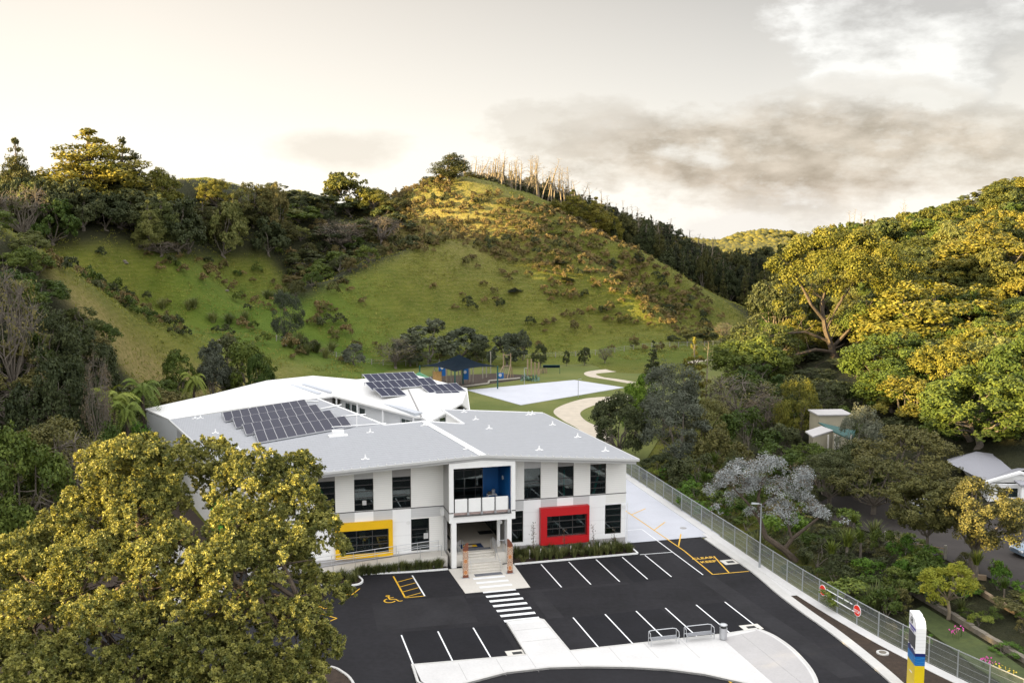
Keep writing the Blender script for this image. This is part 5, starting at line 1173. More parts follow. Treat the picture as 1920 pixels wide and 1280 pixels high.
q = np.stack(proj(sc_c[:,0]+bx, sc_c[:,1]+by, sc_c[:,2]), -1)
keep = ((q[:,0]-366)/19)**2+((q[:,1]-965)/42)**2 > 1     # the gap through which the side path shows
keep &= ~(((q[:,0]-455)/30)**2+((q[:,1]-1075)/18)**2 < 1)
keep &= ~(((q[:,0]-195)/45)**2+((q[:,1]-1095)/22)**2 < .8)
sc_c, d, bi = sc_c[keep], d[keep], bi[keep]
st = rg.uniform(0,1,len(sc_c)); sr = rg.uniform(.22,.48,len(sc_c))
# each twig ends in a rosette of leaves
ros = 16
nr_ = nl//ros; si = rg.choice(len(sc_c), nr_, p=sr**2/(sr**2).sum()); e = unit(rg.normal(size=(nr_,3))+d[si]*.6+np.array([0,0,.35])); tip = sc_c[si]+e*(sr[si]*rg.uniform(.5,1.15,nr_))[:,None]
ax = unit(e*.7+np.array([0,0,.7])+rg.normal(size=(nr_,3))*.3)
rt_ = rg.uniform(0,1,nr_)
ri = np.repeat(np.arange(nr_), ros); out_ = unit(rg.normal(size=(len(ri),3))+ax[ri]*.9); c_ = tip[ri]+out_*.08; nrm = unit(np.cross(out_, rg.normal(size=(len(ri),3)))*.5+ax[ri]*.8)
nrm = unit(nrm-(nrm*out_).sum(-1, keepdims=True)*out_*.8)
ti = st[si][ri]**2*.28+rt_[ri]**2.5*.55+rg.uniform(0,.25,len(ri))
link('crown', leafmesh('crown', c_, nrm, rg.uniform(.12,.21,len(ri)), .07, ti, 'leaf_near', rg, droop=out_*3), t)
mb = MB(); fk = Vector((0,0,3.6)); mb.tube([(0,0,-.3),(0,0,.4),(.2,.1,2),(0,0,3.8)], [.85,.62,.5,.48], 9)
mains = [(175,1150,49),(480,1110,48),(385,1040,50),(90,1120,50),(560,1120,49),(330,1180,48),(260,1010,52)]
for mx_, my_, mY in mains:
    e = Vector(at(mx_,my_,mY))-Vector((bx,by,0)); m1 = fk.lerp(e,.45)+Vector(rg.normal(size=3)*.35); r = .3
    mb.tube([fk-Vector((0,0,.3)), m1, e], [r,r*.75,r*.5], 7, False)
    near = np.argsort(((bl[:,:3]-np.array(e))**2).sum(1))[:7]
    for i in near:
        f = Vector(bl[i,:3]); m2 = e.lerp(f,.5)+Vector(rg.normal(size=3)*.3); mb.tube([e, m2, f], [.14,.10,.04], 6, False)
        for q_ in range(9):
            a = m2.lerp(f, rg.uniform(0,1)); tt_ = a+Vector(unit(rg.normal(size=3)+np.array([0,-.2,.3])))*bl[i,3]*rg.uniform(.5,.95); mb.tube([a, a.lerp(tt_,.5)+Vector(rg.normal(size=3)*.12), tt_], [.04,.028,.012], 4, False)
mb.build('trunk', M['bark'], t)
# ---------------------------------------------------------------- hillside woods
def where(px, py):
    return None
def hexscatter(x0, x1, y0, y1, sp, jit=.35):
    pts = []; y = y0; k = 0
    while y < y1:
        x = x0+(sp/2 if k % 2 else 0)
        while x < x1:
            pts.append((x+rng.normal()*sp*jit*.6, y+rng.normal()*sp*jit*.6)); x += sp
        y += sp*.87; k += 1
    return pts
def vis(X, Y, m=40):
    z = tz(X, Y)+5; px, py = proj(X, Y, z); return -m < px < 1920+m and py < 1320
def hero(kind, px, top, Y, wpx, lb, mat): return put(kind, px, top, Y, wpx, lb, mat)
def crafted(name, label, gx, gy, Y, cr, limbs_, nl_, mat, ls, bark, seed):
    X = at(gx, gy, Y)[0]; zb = tz(X, Y)-.2; t = thing(name, label, 'tree', (X, Y, zb)); rg = np.random.default_rng(seed)
    def T_(x, y, dy=0.): q = at(x, y, Y+dy); return (q[0]-X, dy, q[2]-zb)
    bl = []
    for x, y, r in cr: dy = rg.uniform(-4, 3); q = T_(x, y, dy); bl.append([*q, r*Y/1983.])
    bl = np.array(bl); p_, nr, ti = leaves(bl, nl_, rg, sub=22, flat=.72, subr=.30, center=bl[:,:3].mean(0)-np.array([0,0,3.])); link('crown', leafmesh('crown', p_, nr, ls*rg.uniform(.7,1.25,nl_), ls*.6, ti, mat, rg), t)
    mb = MB()
    for P_, r0 in limbs_:
        pts = [Vector(T_(x, y, d)) for x, y, d in P_]; n_ = len(pts); mb.tube(pts, [r0*(1-.8*i/(n_-1)) for i in range(n_)], 6, False)
        for i in range(1, n_-1):
            for q in range(3): a = pts[i].lerp(pts[i+1], rg.uniform(0,1)); e = a+Vector((rg.normal(), rg.normal()*.6, abs(rg.normal())+.3)).normalized()*rg.uniform(1.5,3.5); mb.tube([a, a.lerp(e,.5)+Vector(rg.normal(size=3)*.2), e], [r0*.25, r0*.16, .03], 4, False)
    mb.build('trunk', M[bark], t); return t
crafted('broadleaf_tree', 'great spreading golden tree with exposed trunk and limbs, left end of the right-hand woods', 1578, 700, 186,
    [(1470,500,34),(1510,470,40),(1560,455,42),(1610,460,42),(1650,480,38),(1500,520,38),(1545,500,44),(1600,505,46),(1650,520,40),(1480,545,26),(1520,560,28),(1690,500,40),(1570,545,30),(1660,560,34),(1700,545,36),(1505,590,20),(1465,575,20),(1630,545,34)],
    [([(1580,700,0),(1562,660,-1),(1548,620,-1),(1540,570,-1),(1555,520,0)],.75),([(1562,660,-1),(1530,655,-2),(1480,668,-3),(1420,672,-3),(1380,660,-3)],.36),([(1555,640,-1),(1510,622,-2),(1460,626,-3),(1410,640,-4)],.30),([(1548,620,-1),(1570,575,-1),(1600,530,0)],.4),([(1545,600,-1),(1520,570,-2),(1500,530,-1),(1490,500,0)],.34),([(1575,690,0),(1530,690,-3),(1500,705,-4),(1480,745,-4)],.26),([(1562,650,0),(1600,610,-1),(1640,560,0)],.36)],
    26000, 'leaf_gold', .42, 'bark', 5)
for px, tp, Y, w_ in ((1560,600,200,130),(1625,590,196,130),(1530,690,172,90),(1500,650,192,110),(1600,690,176,100),(1655,640,186,90)): put('pohu', px, tp, Y, w_, 'shaded dark tree crowded beneath the great golden tree', 'leaf_dark', group='shaded trees beneath the great golden tree')  # shade under the great tree put into dark leaf colour
hero('pohu', 1475, 510, 205, 150, 'shaded dark tree at the left edge of the right-hand woods', 'leaf_dark'); hero('pohu', 1420, 590, 214, 130, 'shaded tree standing lowest at the left foot of the right-hand woods', 'leaf_dark'); hero('pohu', 1500, 620, 200, 160, 'deeply shaded tree under the great golden tree', 'leaf_dark')  # shaded look of these trees painted by leaf_dark
hero('pohu', 1760, 520, 172, 300, 'huge pale golden tree in the middle of the right-hand woods', 'leaf_gold'); hero('pohu', 1880, 600, 150, 240, 'sunlit spreading tree near the right edge above the house', 'leaf_gold'); hero('pohu', 1700, 640, 156, 150, 'vine-covered yellow-green tree standing forward of the right-hand woods', 'leaf_lime'); hero('thicket', 1660, 700, 148, 110, 'lime-green vine mass hanging under the pale golden tree', 'leaf_lime')
hero('pohu', 1860, 440, 200, 220, 'broad layered golden tree high at the right edge', 'leaf_gold'); hero('thicket', 1790, 760, 132, 170, 'dark green tree behind the grey-roofed house', 'leaf_mid'); hero('thicket', 1880, 780, 124, 150, 'green tree right behind the roof of the house', 'leaf_mid'); hero('thicket', 1720, 770, 136, 130, 'dark tree between the shed and the house', 'leaf_dark'); hero('thicket', 1560, 700, 150, 130, 'dark tree behind the shed', 'leaf_dark')
for k, (px, tp) in enumerate(((1430,705),(1500,690),(1455,740),(1545,745),(1590,760),(1470,790))): put('thicket', px, tp, 150-k*4, 90, ('dark','deep green','shaded','bushy dark','small dark','low dark')[k]+' tree in the hollow left of the green-roofed shed', 'leaf_dark' if k % 2 else 'leaf_mid')
cnt = 0
put('thicket', 1548, 822, 113, 100, 'dark tree just below the green-roofed shed', 'leaf_mid'); put('thicket', 1606, 826, 110, 80, 'small dark tree right below the green-roofed shed', 'leaf_dark'); put('thicket', 1512, 826, 115, 70, 'mid green tree left below the shed', 'leaf_mid')
for X, Y in hexscatter(28, 260, 121, 430, 8.8):
    if X < XL_R(Y)+4 or X > .5*Y+16 or not vis(X, Y): continue
    if Y > 250 and rng.random() < .35: continue
    px, py = proj(X, Y, tz(X, Y)); px = float(px); py = float(py)
    if Y < 136 and (X < 50 or X > 62 and Y < 126): continue
    if Y < 150 and px < 1620: continue
    if Y < 184 and 1440 < px < 1640: continue
    far = Y > 215; s = rng.uniform(.85, 1.25)
    hc = at(px, float(np.interp(px, [1440,1480,1560,1700,1800,1850,1920,2000], [470,446,412,392,372,342,322,300]))+rng.uniform(0,8), Y)[2]-tz(X, Y)
    if hc < 3.5: continue
    conif = Y > 330 and rng.random() < .5
    zone = 'on the skyline of' if Y > 330 else ('high on' if py < 520 else ('halfway up' if py < 640 else 'low on'))
    side_ = 'toward the valley' if px < 1620 else 'above the house'
    m_ = ['leaf_gold','leaf_canopy','leaf_canopy','leaf_pohu','leaf_mid'][rng.integers(5)]
    if py > 610 and rng.random() < .55: m_ = 'leaf_mid' if rng.random() < .6 else 'leaf_pohu'
    nm = {'leaf_gold':'golden green','leaf_canopy':'yellow-green','leaf_pohu':'mid green','leaf_mid':'deep green'}[m_]
    if conif: tree('conifer', X, Y, 5*s, min(hc, 9*s), 'dark pointed conifer %s the right-hand wooded hill %s' % (zone, side_), 'trees of the right-hand wooded hill', 'leaf_pine')
    else: tree('pohu_far' if far else 'pohu', X, Y, rng.uniform(9.5,13.5)*s*(1 if Y < 300 else .75), (min(hc, rng.uniform(7,9.5)*s) if Y < 320 else min(hc, 15)*rng.uniform(.75,1.)), '%s domed tree %s the right-hand wooded hill %s' % (nm, zone, side_), 'trees of the right-hand wooded hill', m_)
    cnt += 1
for px, tp, Y in ((1590,395,365),(1600,392,368),(1612,396,366),(1690,376,372),(1640,402,350),(1700,384,360)): put('dead', px, tp, Y, 26, 'bleached dead trunk on the skyline of the right-hand wooded hill', group='dead trunks on the right skyline')
# left ridge woods
capx = [0,100,200,280,350,450,560,620,700,760]; capy = [318,325,338,350,366,366,378,388,398,410]
for X, Y in hexscatter(-150, -14, 197, 330, 6.6):
    z_ = tz(X, Y); pq = proj(np.array([X]), np.array([Y]), np.array([z_]))
    if not left_woods(np.array([X]), np.array([Y]), pq[0], pq[1])[0] or not vis(X, Y): continue
    px, py = [float(a) for a in proj(X, Y, tz(X, Y))]
    edge = Y > 262
    if Y > 285 and rng.random() < .5: continue
    s = rng.uniform(.85,1.2); m_ = ['leaf_pohu','leaf_dark','leaf_mid','leaf_pine','leaf_dark'][rng.integers(5)]; col = {'leaf_pohu':'grey-green','leaf_dark':'very dark','leaf_mid':'deep green','leaf_pine':'brownish green'}[m_]
    pos = 'left end' if px < 200 else ('middle' if px < 450 else 'right end'); row = 'front row' if Y < 240 else 'back row'
    kd = 'pohu_far' if rng.random() < .75 else 'pine'
    h = (rng.uniform(10.5,13.5) if not edge else rng.uniform(6,9))*s
    h = min(h, at(px, float(np.interp(px, capx, capy))+rng.uniform(0,14), Y)[2]-tz(X, Y))
    if px > 545 and py > 395:
        tree('thicket', X, Y, rng.uniform(4,6.5), rng.uniform(2.6,4.6), '%s bushy tree on the steep flank left of the hill' % {'leaf_pohu':'grey-green','leaf_dark':'dark','leaf_mid':'deep green','leaf_pine':'brownish green'}[m_], 'trees of the hill flank', m_ if rng.random() < .6 else 'leaf_shrub'); continue
    if h < 3.5: continue
    tree(kd, X, Y, rng.uniform(8,12)*s if kd != 'pine' else 8*s, h*(1.08 if kd == 'pine' and not edge else 1), '%s %s at the %s of the shaded ridge woods, %s' % (col, 'pine' if kd == 'pine' else 'domed tree', pos, row), 'trees of the shaded left ridge', m_)
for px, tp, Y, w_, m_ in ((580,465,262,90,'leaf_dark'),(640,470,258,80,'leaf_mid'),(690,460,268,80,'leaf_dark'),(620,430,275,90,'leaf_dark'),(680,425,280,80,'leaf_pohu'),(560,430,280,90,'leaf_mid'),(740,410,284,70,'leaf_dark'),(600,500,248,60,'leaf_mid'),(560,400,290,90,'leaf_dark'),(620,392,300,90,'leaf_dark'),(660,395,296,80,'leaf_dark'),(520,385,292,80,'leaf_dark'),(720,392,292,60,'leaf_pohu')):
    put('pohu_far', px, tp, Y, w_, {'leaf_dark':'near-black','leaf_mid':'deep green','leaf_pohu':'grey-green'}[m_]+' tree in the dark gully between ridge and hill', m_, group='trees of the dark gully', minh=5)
# near left thicket
for X, Y in hexscatter(-110, -38, 84, 172, 5.6):
    if not poly_in(np.array([X]), np.array([Y]), LEFTN)[0] or not vis(X, Y, 80): continue
    px, py = [float(a) for a in proj(X, Y, tz(X, Y))]
    s = rng.uniform(.8,1.2); r_ = rng.random(); m_ = ['leaf_dark','leaf_mid','leaf_olive','leaf_mid','leaf_pohu'][rng.integers(5)]
    kd = 'bare' if r_ < .16 else ('thicket' if r_ < .6 else 'round'); h = rng.uniform(4.5,7)*s
    if Y > 140: h *= .7
    row = 'upper' if py < 620 else ('middle' if py < 760 else 'lower')
    tree(kd, X, Y, rng.uniform(5.5,8)*s, h, '%s %s in the %s part of the left-hand thicket' % ({'leaf_dark':'dark','leaf_mid':'mid green','leaf_olive':'olive','leaf_pohu':'grey-green'}[m_], {'bare':'twiggy tree','thicket':'bushy tree','round':'round tree'}[kd], row), 'trees of the left-hand thicket', m_)
# pine ridge behind the hill: dead stand in front, dark conifers behind
sky_px = np.array([870,900,950,1000,1060,1100,1160,1220,1270,1310,1345]); sky_py = np.array([322,314,314,320,340,354,380,398,426,446,461])
for X, Y in hexscatter(-25, 125, 320, 440, 5.6):
    if not poly_in(np.array([X]), np.array([Y]), PINEF)[0]: continue
    px, py = [float(a) for a in proj(X, Y, tz(X, Y))]
    if px < 866 or px > 1440 or rng.random() < .12: continue
    top = float(np.interp(px, sky_px, sky_py))+rng.uniform(2,22); hmax = at(px, top, Y)[2]-tz(X, Y); h = min(17, max(3.5, hmax))*rng.uniform(.72,1.)
    bd = 'left of the valley' if px < 1150 else 'descending to the valley'
    kd = ['conifer','pine','pohu_far'][rng.integers(3)]
    tree(kd, X, Y, {'conifer':4.2,'pine':7,'pohu_far':7.5}[kd]*rng.uniform(.8,1.2), h, '%s on the pine ridge behind the hill, %s' % ({'conifer':'narrow dark conifer','pine':'ragged pine','pohu_far':'low rounded tree'}[kd], bd), 'trees of the pine ridge', ['leaf_pine','leaf_dark','leaf_conifer'][rng.integers(3)])
for px in list(np.linspace(880, 1080, 66))+list(np.linspace(1080, 1345, 26)):
    px += rng.normal()*5; Y = 322+rng.uniform(0,22)+max(0,(px-1100))*.18; tp = float(np.interp(px, sky_px, sky_py))-(rng.uniform(0,32) if px < 1080 else rng.uniform(-22,14))
    put('dead', px, tp, Y, rng.uniform(26,48), 'bleached dead trunk in the stand %s' % ('right of the summit cypress' if px < 1080 else 'on the slope down to the valley'), group='dead trunks behind the hill', minh=4)
for px, tp, Y, w_, lb in ((1075,355,318,60,'sunlit rounded pine in front of the dead stand, nearest its middle'),(1118,368,322,62,'largest sunlit pine below the dead stand'),(1150,392,326,40,'smaller sunlit pine right of the largest one'),(1040,372,312,40,'low sunlit pine left of the others by the dead stand')): put('pine', px, tp, Y, w_, lb, 'leaf_gold')
for k in range(46):      # dark slope right behind the hill
    px = rng.uniform(1130,1440); yy = float(np.interp(px, [1130,1200,1300,1360,1440],[425,465,520,560,560]))+rng.uniform(-20,45); Y = rng.uniform(315,400)
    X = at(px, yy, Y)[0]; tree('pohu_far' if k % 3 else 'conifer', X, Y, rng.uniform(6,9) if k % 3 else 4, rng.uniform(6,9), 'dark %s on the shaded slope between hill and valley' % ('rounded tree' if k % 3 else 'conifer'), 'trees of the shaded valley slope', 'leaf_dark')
# far wooded hill beyond the gap: reads as one mass
nfar = 5200; fx = rng.uniform(110, 330, nfar); fy = rng.uniform(560, 940, nfar); fz = terrain(fx, fy)
hh = rng.uniform(2.5,6,nfar); V = []; Fq = []
kx = np.array([[math.cos(a), math.sin(a)] for a in np.arange(5)*2*math.pi/5])
for i in range(nfar):
    b = len(V); r = hh[i]*.8
    for j in range(5): V.append((fx[i]+kx[j,0]*r, fy[i]+kx[j,1]*r, fz[i]+hh[i]*.55+rng.normal()*.3))
    V.append((fx[i]+rng.normal()*.8, fy[i], fz[i]+hh[i])); V.append((fx[i], fy[i], fz[i]-1))
    for j in range(5): Fq.append((b+j, b+(j+1)%5, b+5)); Fq.append((b+(j+1)%5, b+j, b+6))
Fq = np.array(Fq); o = link('far_woods', npmesh('far_woods', np.array(V), Fq, mk_leaf('leaf_far', (.09,.085,.018), (.19,.165,.03)), rng.uniform(0,.5,len(Fq)))); tagp(o, 'golden wooded hill far beyond the gap in the valley', 'woods', kind='stuff')
# ---------------------------------------------------------------- shrubs on the slopes
def dens(px, py):
    hill = poly_in(px, py, [(640,690),(560,640),(600,560),(700,500),(760,440),(740,372),(880,352),(1000,380),(1100,425),(1200,475),(1300,540),(1355,600),(1360,650),(1200,662),(950,672),(760,690)])
    d = np.where(hill, .16, 0.)
    up = poly_in(px, py, [(800,380),(930,362),(1010,385),(1110,430),(1200,478),(1310,545),(1345,600),(1230,610),(1150,560),(1050,520),(930,490),(860,450),(790,430)])
    d = np.where(up, 1.0, d)
    mid = poly_in(px, py, [(1000,520),(1150,560),(1230,600),(1345,600),(1350,640),(1180,620),(1040,590)]); d = np.where(mid, .38, d)
    lf = poly_in(px, py, [(740,372),(800,375),(790,430),(760,470),(690,505),(560,600),(480,650),(560,680),(640,640),(620,560),(700,480)]); d = np.where(lf, 1.6, d)
    gl = poly_in(px, py, [(150,470),(350,480),(560,470),(600,520),(520,540),(380,540),(300,520),(180,510)]); d = np.where(gl, 1.5, d)
    g2 = poly_in(px, py, [(60,500),(200,560),(340,640),(360,620),(330,560),(220,500)]); d = np.where(g2, 1.0, d)
    g3 = poly_in(px, py, [(300,500),(540,500),(560,600),(420,640),(350,600)]); d = np.where(g3 & (d == 0), .22, d)
    return d
cand = np.array(hexscatter(-95, 75, 150, 320, 2.3, .55)); N0 = len(cand); sx_, sy_ = cand[:,0], cand[:,1]; szz = terrain(sx_, sy_); ppx, ppy = proj(sx_, sy_, szz)
dd = dens(ppx, ppy); nz_ = vnoise(sx_/9, sy_/9, 5); upz = ((ppx > 850) & (ppy < 610)) | ((ppx > 690) & (ppy < 472)); dd = np.where((ppx > 690) & (ppx < 850) & (ppy < 472), 1., dd)
pr = np.where(upz, np.clip(dd, 0, 1)*.9, np.clip(dd*(.25+1.5*(nz_ > .52)), 0, 1.2)*.55)
ok = (rng.random(N0) < pr) & (szz > .6); sx_, sy_, szz, ppx, ppy = [a[ok] for a in (sx_, sy_, szz, ppx, ppy)]
sz_ = np.where((ppx > 850) & (ppy < 610), rng.uniform(1.4,2.5,len(sx_)), rng.uniform(1.1,2.8,len(sx_)))
order = np.argsort(-sz_/sy_)
for i in order[:290]:
    px, py = ppx[i], ppy[i]
    lb = ('in the gully left of the hill' if px < 560 else ('on the left flank of the hill' if px < 740 else ('high on the sunlit hill' if py < 480 else ('on the right shoulder of the hill' if px > 1100 and py < 600 else 'on the lower face of the hill'))))
    m_ = ['leaf_shrub','leaf_shrub','leaf_dark','leaf_olive'][rng.integers(4)] if px > 560 else ['leaf_dark','leaf_mid','leaf_shrub'][rng.integers(3)]
    tree('shrub', sx_[i], sy_[i], sz_[i], sz_[i]*rng.uniform(.85,1.1), '%s shrub %s' % ({'leaf_shrub':'brownish','leaf_dark':'dark green','leaf_olive':'olive','leaf_mid':'green'}[m_], lb), 'shrubs dotted over the hillsides', m_)
rest = order[290:2400]; VV = []; TT = []
for i in rest:
    W0, H0, cme, _ = PROTO['shrub'][rng.integers(4)]
    v = np.empty(len(cme.vertices)*3, np.float32); cme.vertices.foreach_get('co', v); v = v.reshape(-1,4,3)[rng.random(len(v)//12) < .62].reshape(-1,3)
    s = sz_[i]*1.0/W0; a = rng.uniform(0,6.28); ca, sa = math.cos(a), math.sin(a)
    c = v.reshape(-1,4,3).mean(1, keepdims=True); v = (c+(v.reshape(-1,4,3)-c)*1.3).reshape(-1,3)
    v = np.c_[(v[:,0]*ca-v[:,1]*sa)*s, (v[:,0]*sa+v[:,1]*ca)*s, v[:,2]*s*1.05]+np.array([sx_[i], sy_[i], szz[i]-.15]); VV.append(v); TT.append(np.full(len(v)//4, rng.random())*.6+rng.random(len(v)//4)*.4)
if VV:
    VV = np.concatenate(VV); o = link('scrub', npmesh('scrub', VV, np.arange(len(VV)).reshape(-1,4), M['leaf_shrub'], np.concatenate(TT))); tagp(o, 'low brown scrub covering the upper slopes of the hill', 'scrub', kind='stuff')
# rough grass tufts
N1 = 60000; tx = rng.uniform(-95, 80, N1); ty = rng.uniform(150, 315, N1); t_z = terrain(tx, ty); qx, qy = proj(tx, ty, t_z)
ok = (t_z > .5) & (qx > -20) & (qx < 1400) & (vnoise(tx/3, ty/3, 12)*rng.uniform(.5,1.5,N1) > .45); tx, ty, t_z = tx[ok], ty[ok], t_z[ok]; n_ = len(tx)
c = np.repeat(np.c_[tx,ty,t_z+.10], 3, 0)+rng.normal(size=(n_*3,3))*np.array([.22,.22,.05]); nr = unit(rng.normal(size=(n_*3,3))*np.array([.6,.6,.5])+np.array([0,-.3,.8])); up_ = np.tile([0,0,2.], (n_*3,1))
link_ = npmesh('slope_grass', diamonds(c, nr, rng.uniform(.3,.65,n_*3), .16, rng, up_), np.arange(n_*12).reshape(-1,4), M['leaf_tuft'], rng.uniform(0,1,n_*3)); o = link('slope_grass', link_); tagp(o, 'rough grass tufts on the slopes', 'grass', kind='stuff')
for px, py, Y, w_ in ((425,480,216,40),(395,478,214,34),(455,478,218,30),(360,470,214,30),(300,470,212,34),(560,600,206,40),(590,615,204,44),(620,600,208,36),(545,640,200,40),(575,650,199,36),(610,650,202,30),(500,470,230,40),(530,475,236,34),(350,500,213,26)):
    put('pampas', px, py-14, Y, w_, 'pale pampas-like grass clump %s' % ('on the bank below the ridge woods' if py < 520 else 'at the left foot of the hill'), group='pampas grass clumps', minh=2, maxh=2.6)
# sheep-like pale rocks in the gully are left as small boulders
for k, (px, py, Y) in enumerate(((235,523,214),(238,533,214),(426,560,233),(534,662,199),(413,673,196))):
    p = at(px, py, Y); t = thing('boulder', 'small pale boulder lying in the gully grass', 'boulder', (p[0],p[1],tz(p[0],p[1])-.1), 0, 'pale boulders in the gully')
    mb = MB(); mb.tube([(-.5,0,.2),(-.3,0,.3),(.1,.05,.36),(.5,0,.25)], [.08,.22,.25,.10], 8); mb.build('stone', M['rock'], t, smooth=True)
# ---------------------------------------------------------------- planting beds in front of the school
for k in range(132):
    if k < 90: u, v = -.3-10.3*((k+.5)/90)+rng.normal()*.1, -.6-2.0*rng.random(); lb = 'grassy tussock in the bed under the red window box'
    else: u, v = -17.4-9.3*((k-89.5)/42)+rng.normal()*.1, -2.28+.16*rng.random(); lb = 'grassy tussock in the bed below the ramp'
    if u < -24.8: v = -2.3-1.6*rng.random()
    X, Y, _ = W(u, v); tree('tussock', X, Y, rng.uniform(.9,1.3), rng.uniform(.7,1.15), lb, 'tussocks in the front garden beds', z=.04)
for k, (u, h) in enumerate(((-9.15,3.1),(-6.3,2.2),(-3.6,2.4),(-1.6,2.0))):
    X, Y, _ = W(u, -1.3); t = thing('sapling', ('tall copper-leaved sapling left of the red window box', 'thin sapling in front of the left half of the red window box', 'thin sapling in front of the right half of the red window box', 'thin sapling in front of the right ground-floor window')[k], 'tree', (X, Y, .05))
    rg = np.random.default_rng(k+3); mb = MB(); mb.tube([(0,0,0),(.04,0,h*.5),(0,.03,h)], [.025,.018,.006], 5)
    zz_ = rg.uniform(h*.2,h*1.02,40 if k else 110); 
    for z_ in zz_[:14]: mb.tube([(0,0,z_-.15),(rg.normal()*.12,rg.normal()*.12,z_+.1)], [.008,.003], 3)
    mb.build('stem', M['bark'], t); c = np.c_[rg.normal(size=(len(zz_),2))*.11, zz_]; link('leaves', leafmesh('leaves', c, unit(rg.normal(size=c.shape)), .13, .08, rg.random(len(c)), 'leaf_brown', rg), t)
for u, v in ((-9.6,-1.8),(-8.6,-1.8),(-6.8,-1.7),(-5.8,-1.7),(-4.1,-1.7),(-3.1,-1.7),(-2.0,-1.6),(-1.2,-1.6)):
    t = thing('stake', 'short pale timber stake supporting a sapling in the right-hand bed', 'stake', W(u, v, .03), UA, 'stakes in the front bed'); MB().box(-.03,-.03,0,.03,.03,.85).build('post', M['concrete_warm'], t)
# ---------------------------------------------------------------- garden beyond the fence
def fence_u(v): return float(np.interp(v, [p[1] for p in fence_line][::-1], [p[0] for p in fence_line][::-1]))
avoid = [dr, gd]
house_c = G(1840, 985)
for X, Y in hexscatter(12, 66, 60, 140, 2.15, .5):
    x, y = X-C0[0], Y-C0[1]; u, v = x*math.cos(UA)+y*math.sin(UA), -x*math.sin(UA)+y*math.cos(UA)
    if u < fence_u(v)+1.6 or X > .5*Y+3: continue
    if any(poly_in(np.array([X]), np.array([Y]), a)[0] for a in avoid): continue
    if Y > 97 and X > 44: continue
    if Y > 118: continue
    px, py = [float(a) for a in proj(X, Y, 0)]
    near_f = u < fence_u(v)+3.2; s = rng.uniform(.5, 1.15); r_ = rng.random()
    if px > 1750 and py > 1150: s *= .6
    wh = ('just behind the fence' if near_f else 'in the garden right of the fence')+(' near the lamp post' if py < 1090 else (' near the STOP signs' if py < 1180 else ' near the entrance sign'))
    if r_ < .12: tree('flax', X, Y, 2.6*s, 1.7*s, 'strappy flax plant '+wh, 'plants of the garden right of the fence')
    elif r_ < .2 and not near_f: tree('cabbage_tree', X, Y, 2.2*s, 3.2*s, 'spiky-headed cabbage tree '+wh, 'plants of the garden right of the fence')
    else:
        m_ = ['leaf_bright','leaf_mid','leaf_mid','leaf_dark','leaf_fern','leaf_olive'][rng.integers(6)]
        tree('bush', X, Y, rng.uniform(2.2,4.2)*s, rng.uniform(1.0,3.0)*s, {'leaf_bright':'bright green','leaf_mid':'mid green','leaf_dark':'dark green','leaf_fern':'yellow-green','leaf_olive':'olive'}[m_]+' bush '+wh, 'plants of the garden right of the fence', m_)
put('flax', 1640, 1085, at(0,0,1)[1]*0+76.5, 95, 'large flax clump behind the fence between the two STOP signs'); put('flax', 1422, 985, 91, 70, 'flax clump right beside the lamp post'); put('cabbage_tree', 1590, 990, 86, 60, 'tallest spiky cabbage tree in the garden'); put('cabbage_tree', 1560, 1010, 85, 50, 'spiky cabbage tree left of the tallest one')
for px, py, m_ in ((1785,1185,'pink'),(1800,1182,'pink'),(1845,1238,'pink'),(1855,1243,'pink'),(1872,1255,'yl'),(1895,1262,'yl')):
    p = G(px, py+10); t = thing('flower_clump', '%s flower heads in the garden %s' % ('magenta' if m_ == 'pink' else 'yellow', 'beside the young yellow-green tree' if px < 1820 else 'near the lower right corner'), 'flowers', (p[0],p[1],0), 0, 'garden flower clumps'); rg = np.random.default_rng(px)
    if 'flower_pink' not in M: pmat('flower_pink', (.6,.08,.35), .2, 5.); pmat('flower_yl', (.7,.5,.05), .2, 5.)
    mb = MB()
    for q in range(9): x, y, z = rg.normal()*.18, rg.normal()*.18, .3+rg.random()*.25; mb.tube([(x,y,0),(x,y,z)], .008, 3)
    mb.build('stems', M['leaf_mid'], t); mb = MB()
    for q in range(11): mb.disc((rg.normal()*.2,rg.normal()*.2,.4+rg.random()*.25), .055, rg.normal(size=3), 6, .02)
    mb.build('petals', M['flower_'+m_], t)
# timber edging of the neighbour's garden terraces
def wall_line(px_pts, label, w_=.35, h=.35, key='wood_grey'):
    P = [G(*q) for q in px_pts]; t = thing('garden_edging', label, 'edging', P[0]); mb = MB()
    for a, b in zip(P[:-1], P[1:]):
        a, b = Vector(a)-Vector(P[0]), Vector(b)-Vector(P[0]); n = max(2, int((b-a).length/.8)); d = (b-a).normalized(); s = Vector((-d.y,d.x,0))*w_/2
        for i in range(n):
            p, q = a.lerp(b, i/n), a.lerp(b, (i+.97)/n); hh_ = h*random.uniform(.8,1.1); mb.hexa([tuple(p-s-Vector((0,0,.1))),tuple(q-s-Vector((0,0,.1))),tuple(q+s-Vector((0,0,.1))),tuple(p+s-Vector((0,0,.1)))], [tuple(p-s+Vector((0,0,hh_))),tuple(q-s+Vector((0,0,hh_))),tuple(q+s+Vector((0,0,hh_))),tuple(p+s+Vector((0,0,hh_)))])
    mb.build('stones', M[key], t)
wall_line([(1690,1098),(1760,1140),(1850,1195),(1925,1240)], 'low stone edging of the lower garden terrace near the right edge', .4, .3, 'rock'); wall_line([(1825,1103),(1870,1130),(1925,1160)], 'timber plank edging above the garden terrace by the driveway', .35, .3, 'wood'); wall_line([(1770,1075),(1850,1085)], 'timber border around the foot of the thick-trunked tree', .3, .35, 'wood')
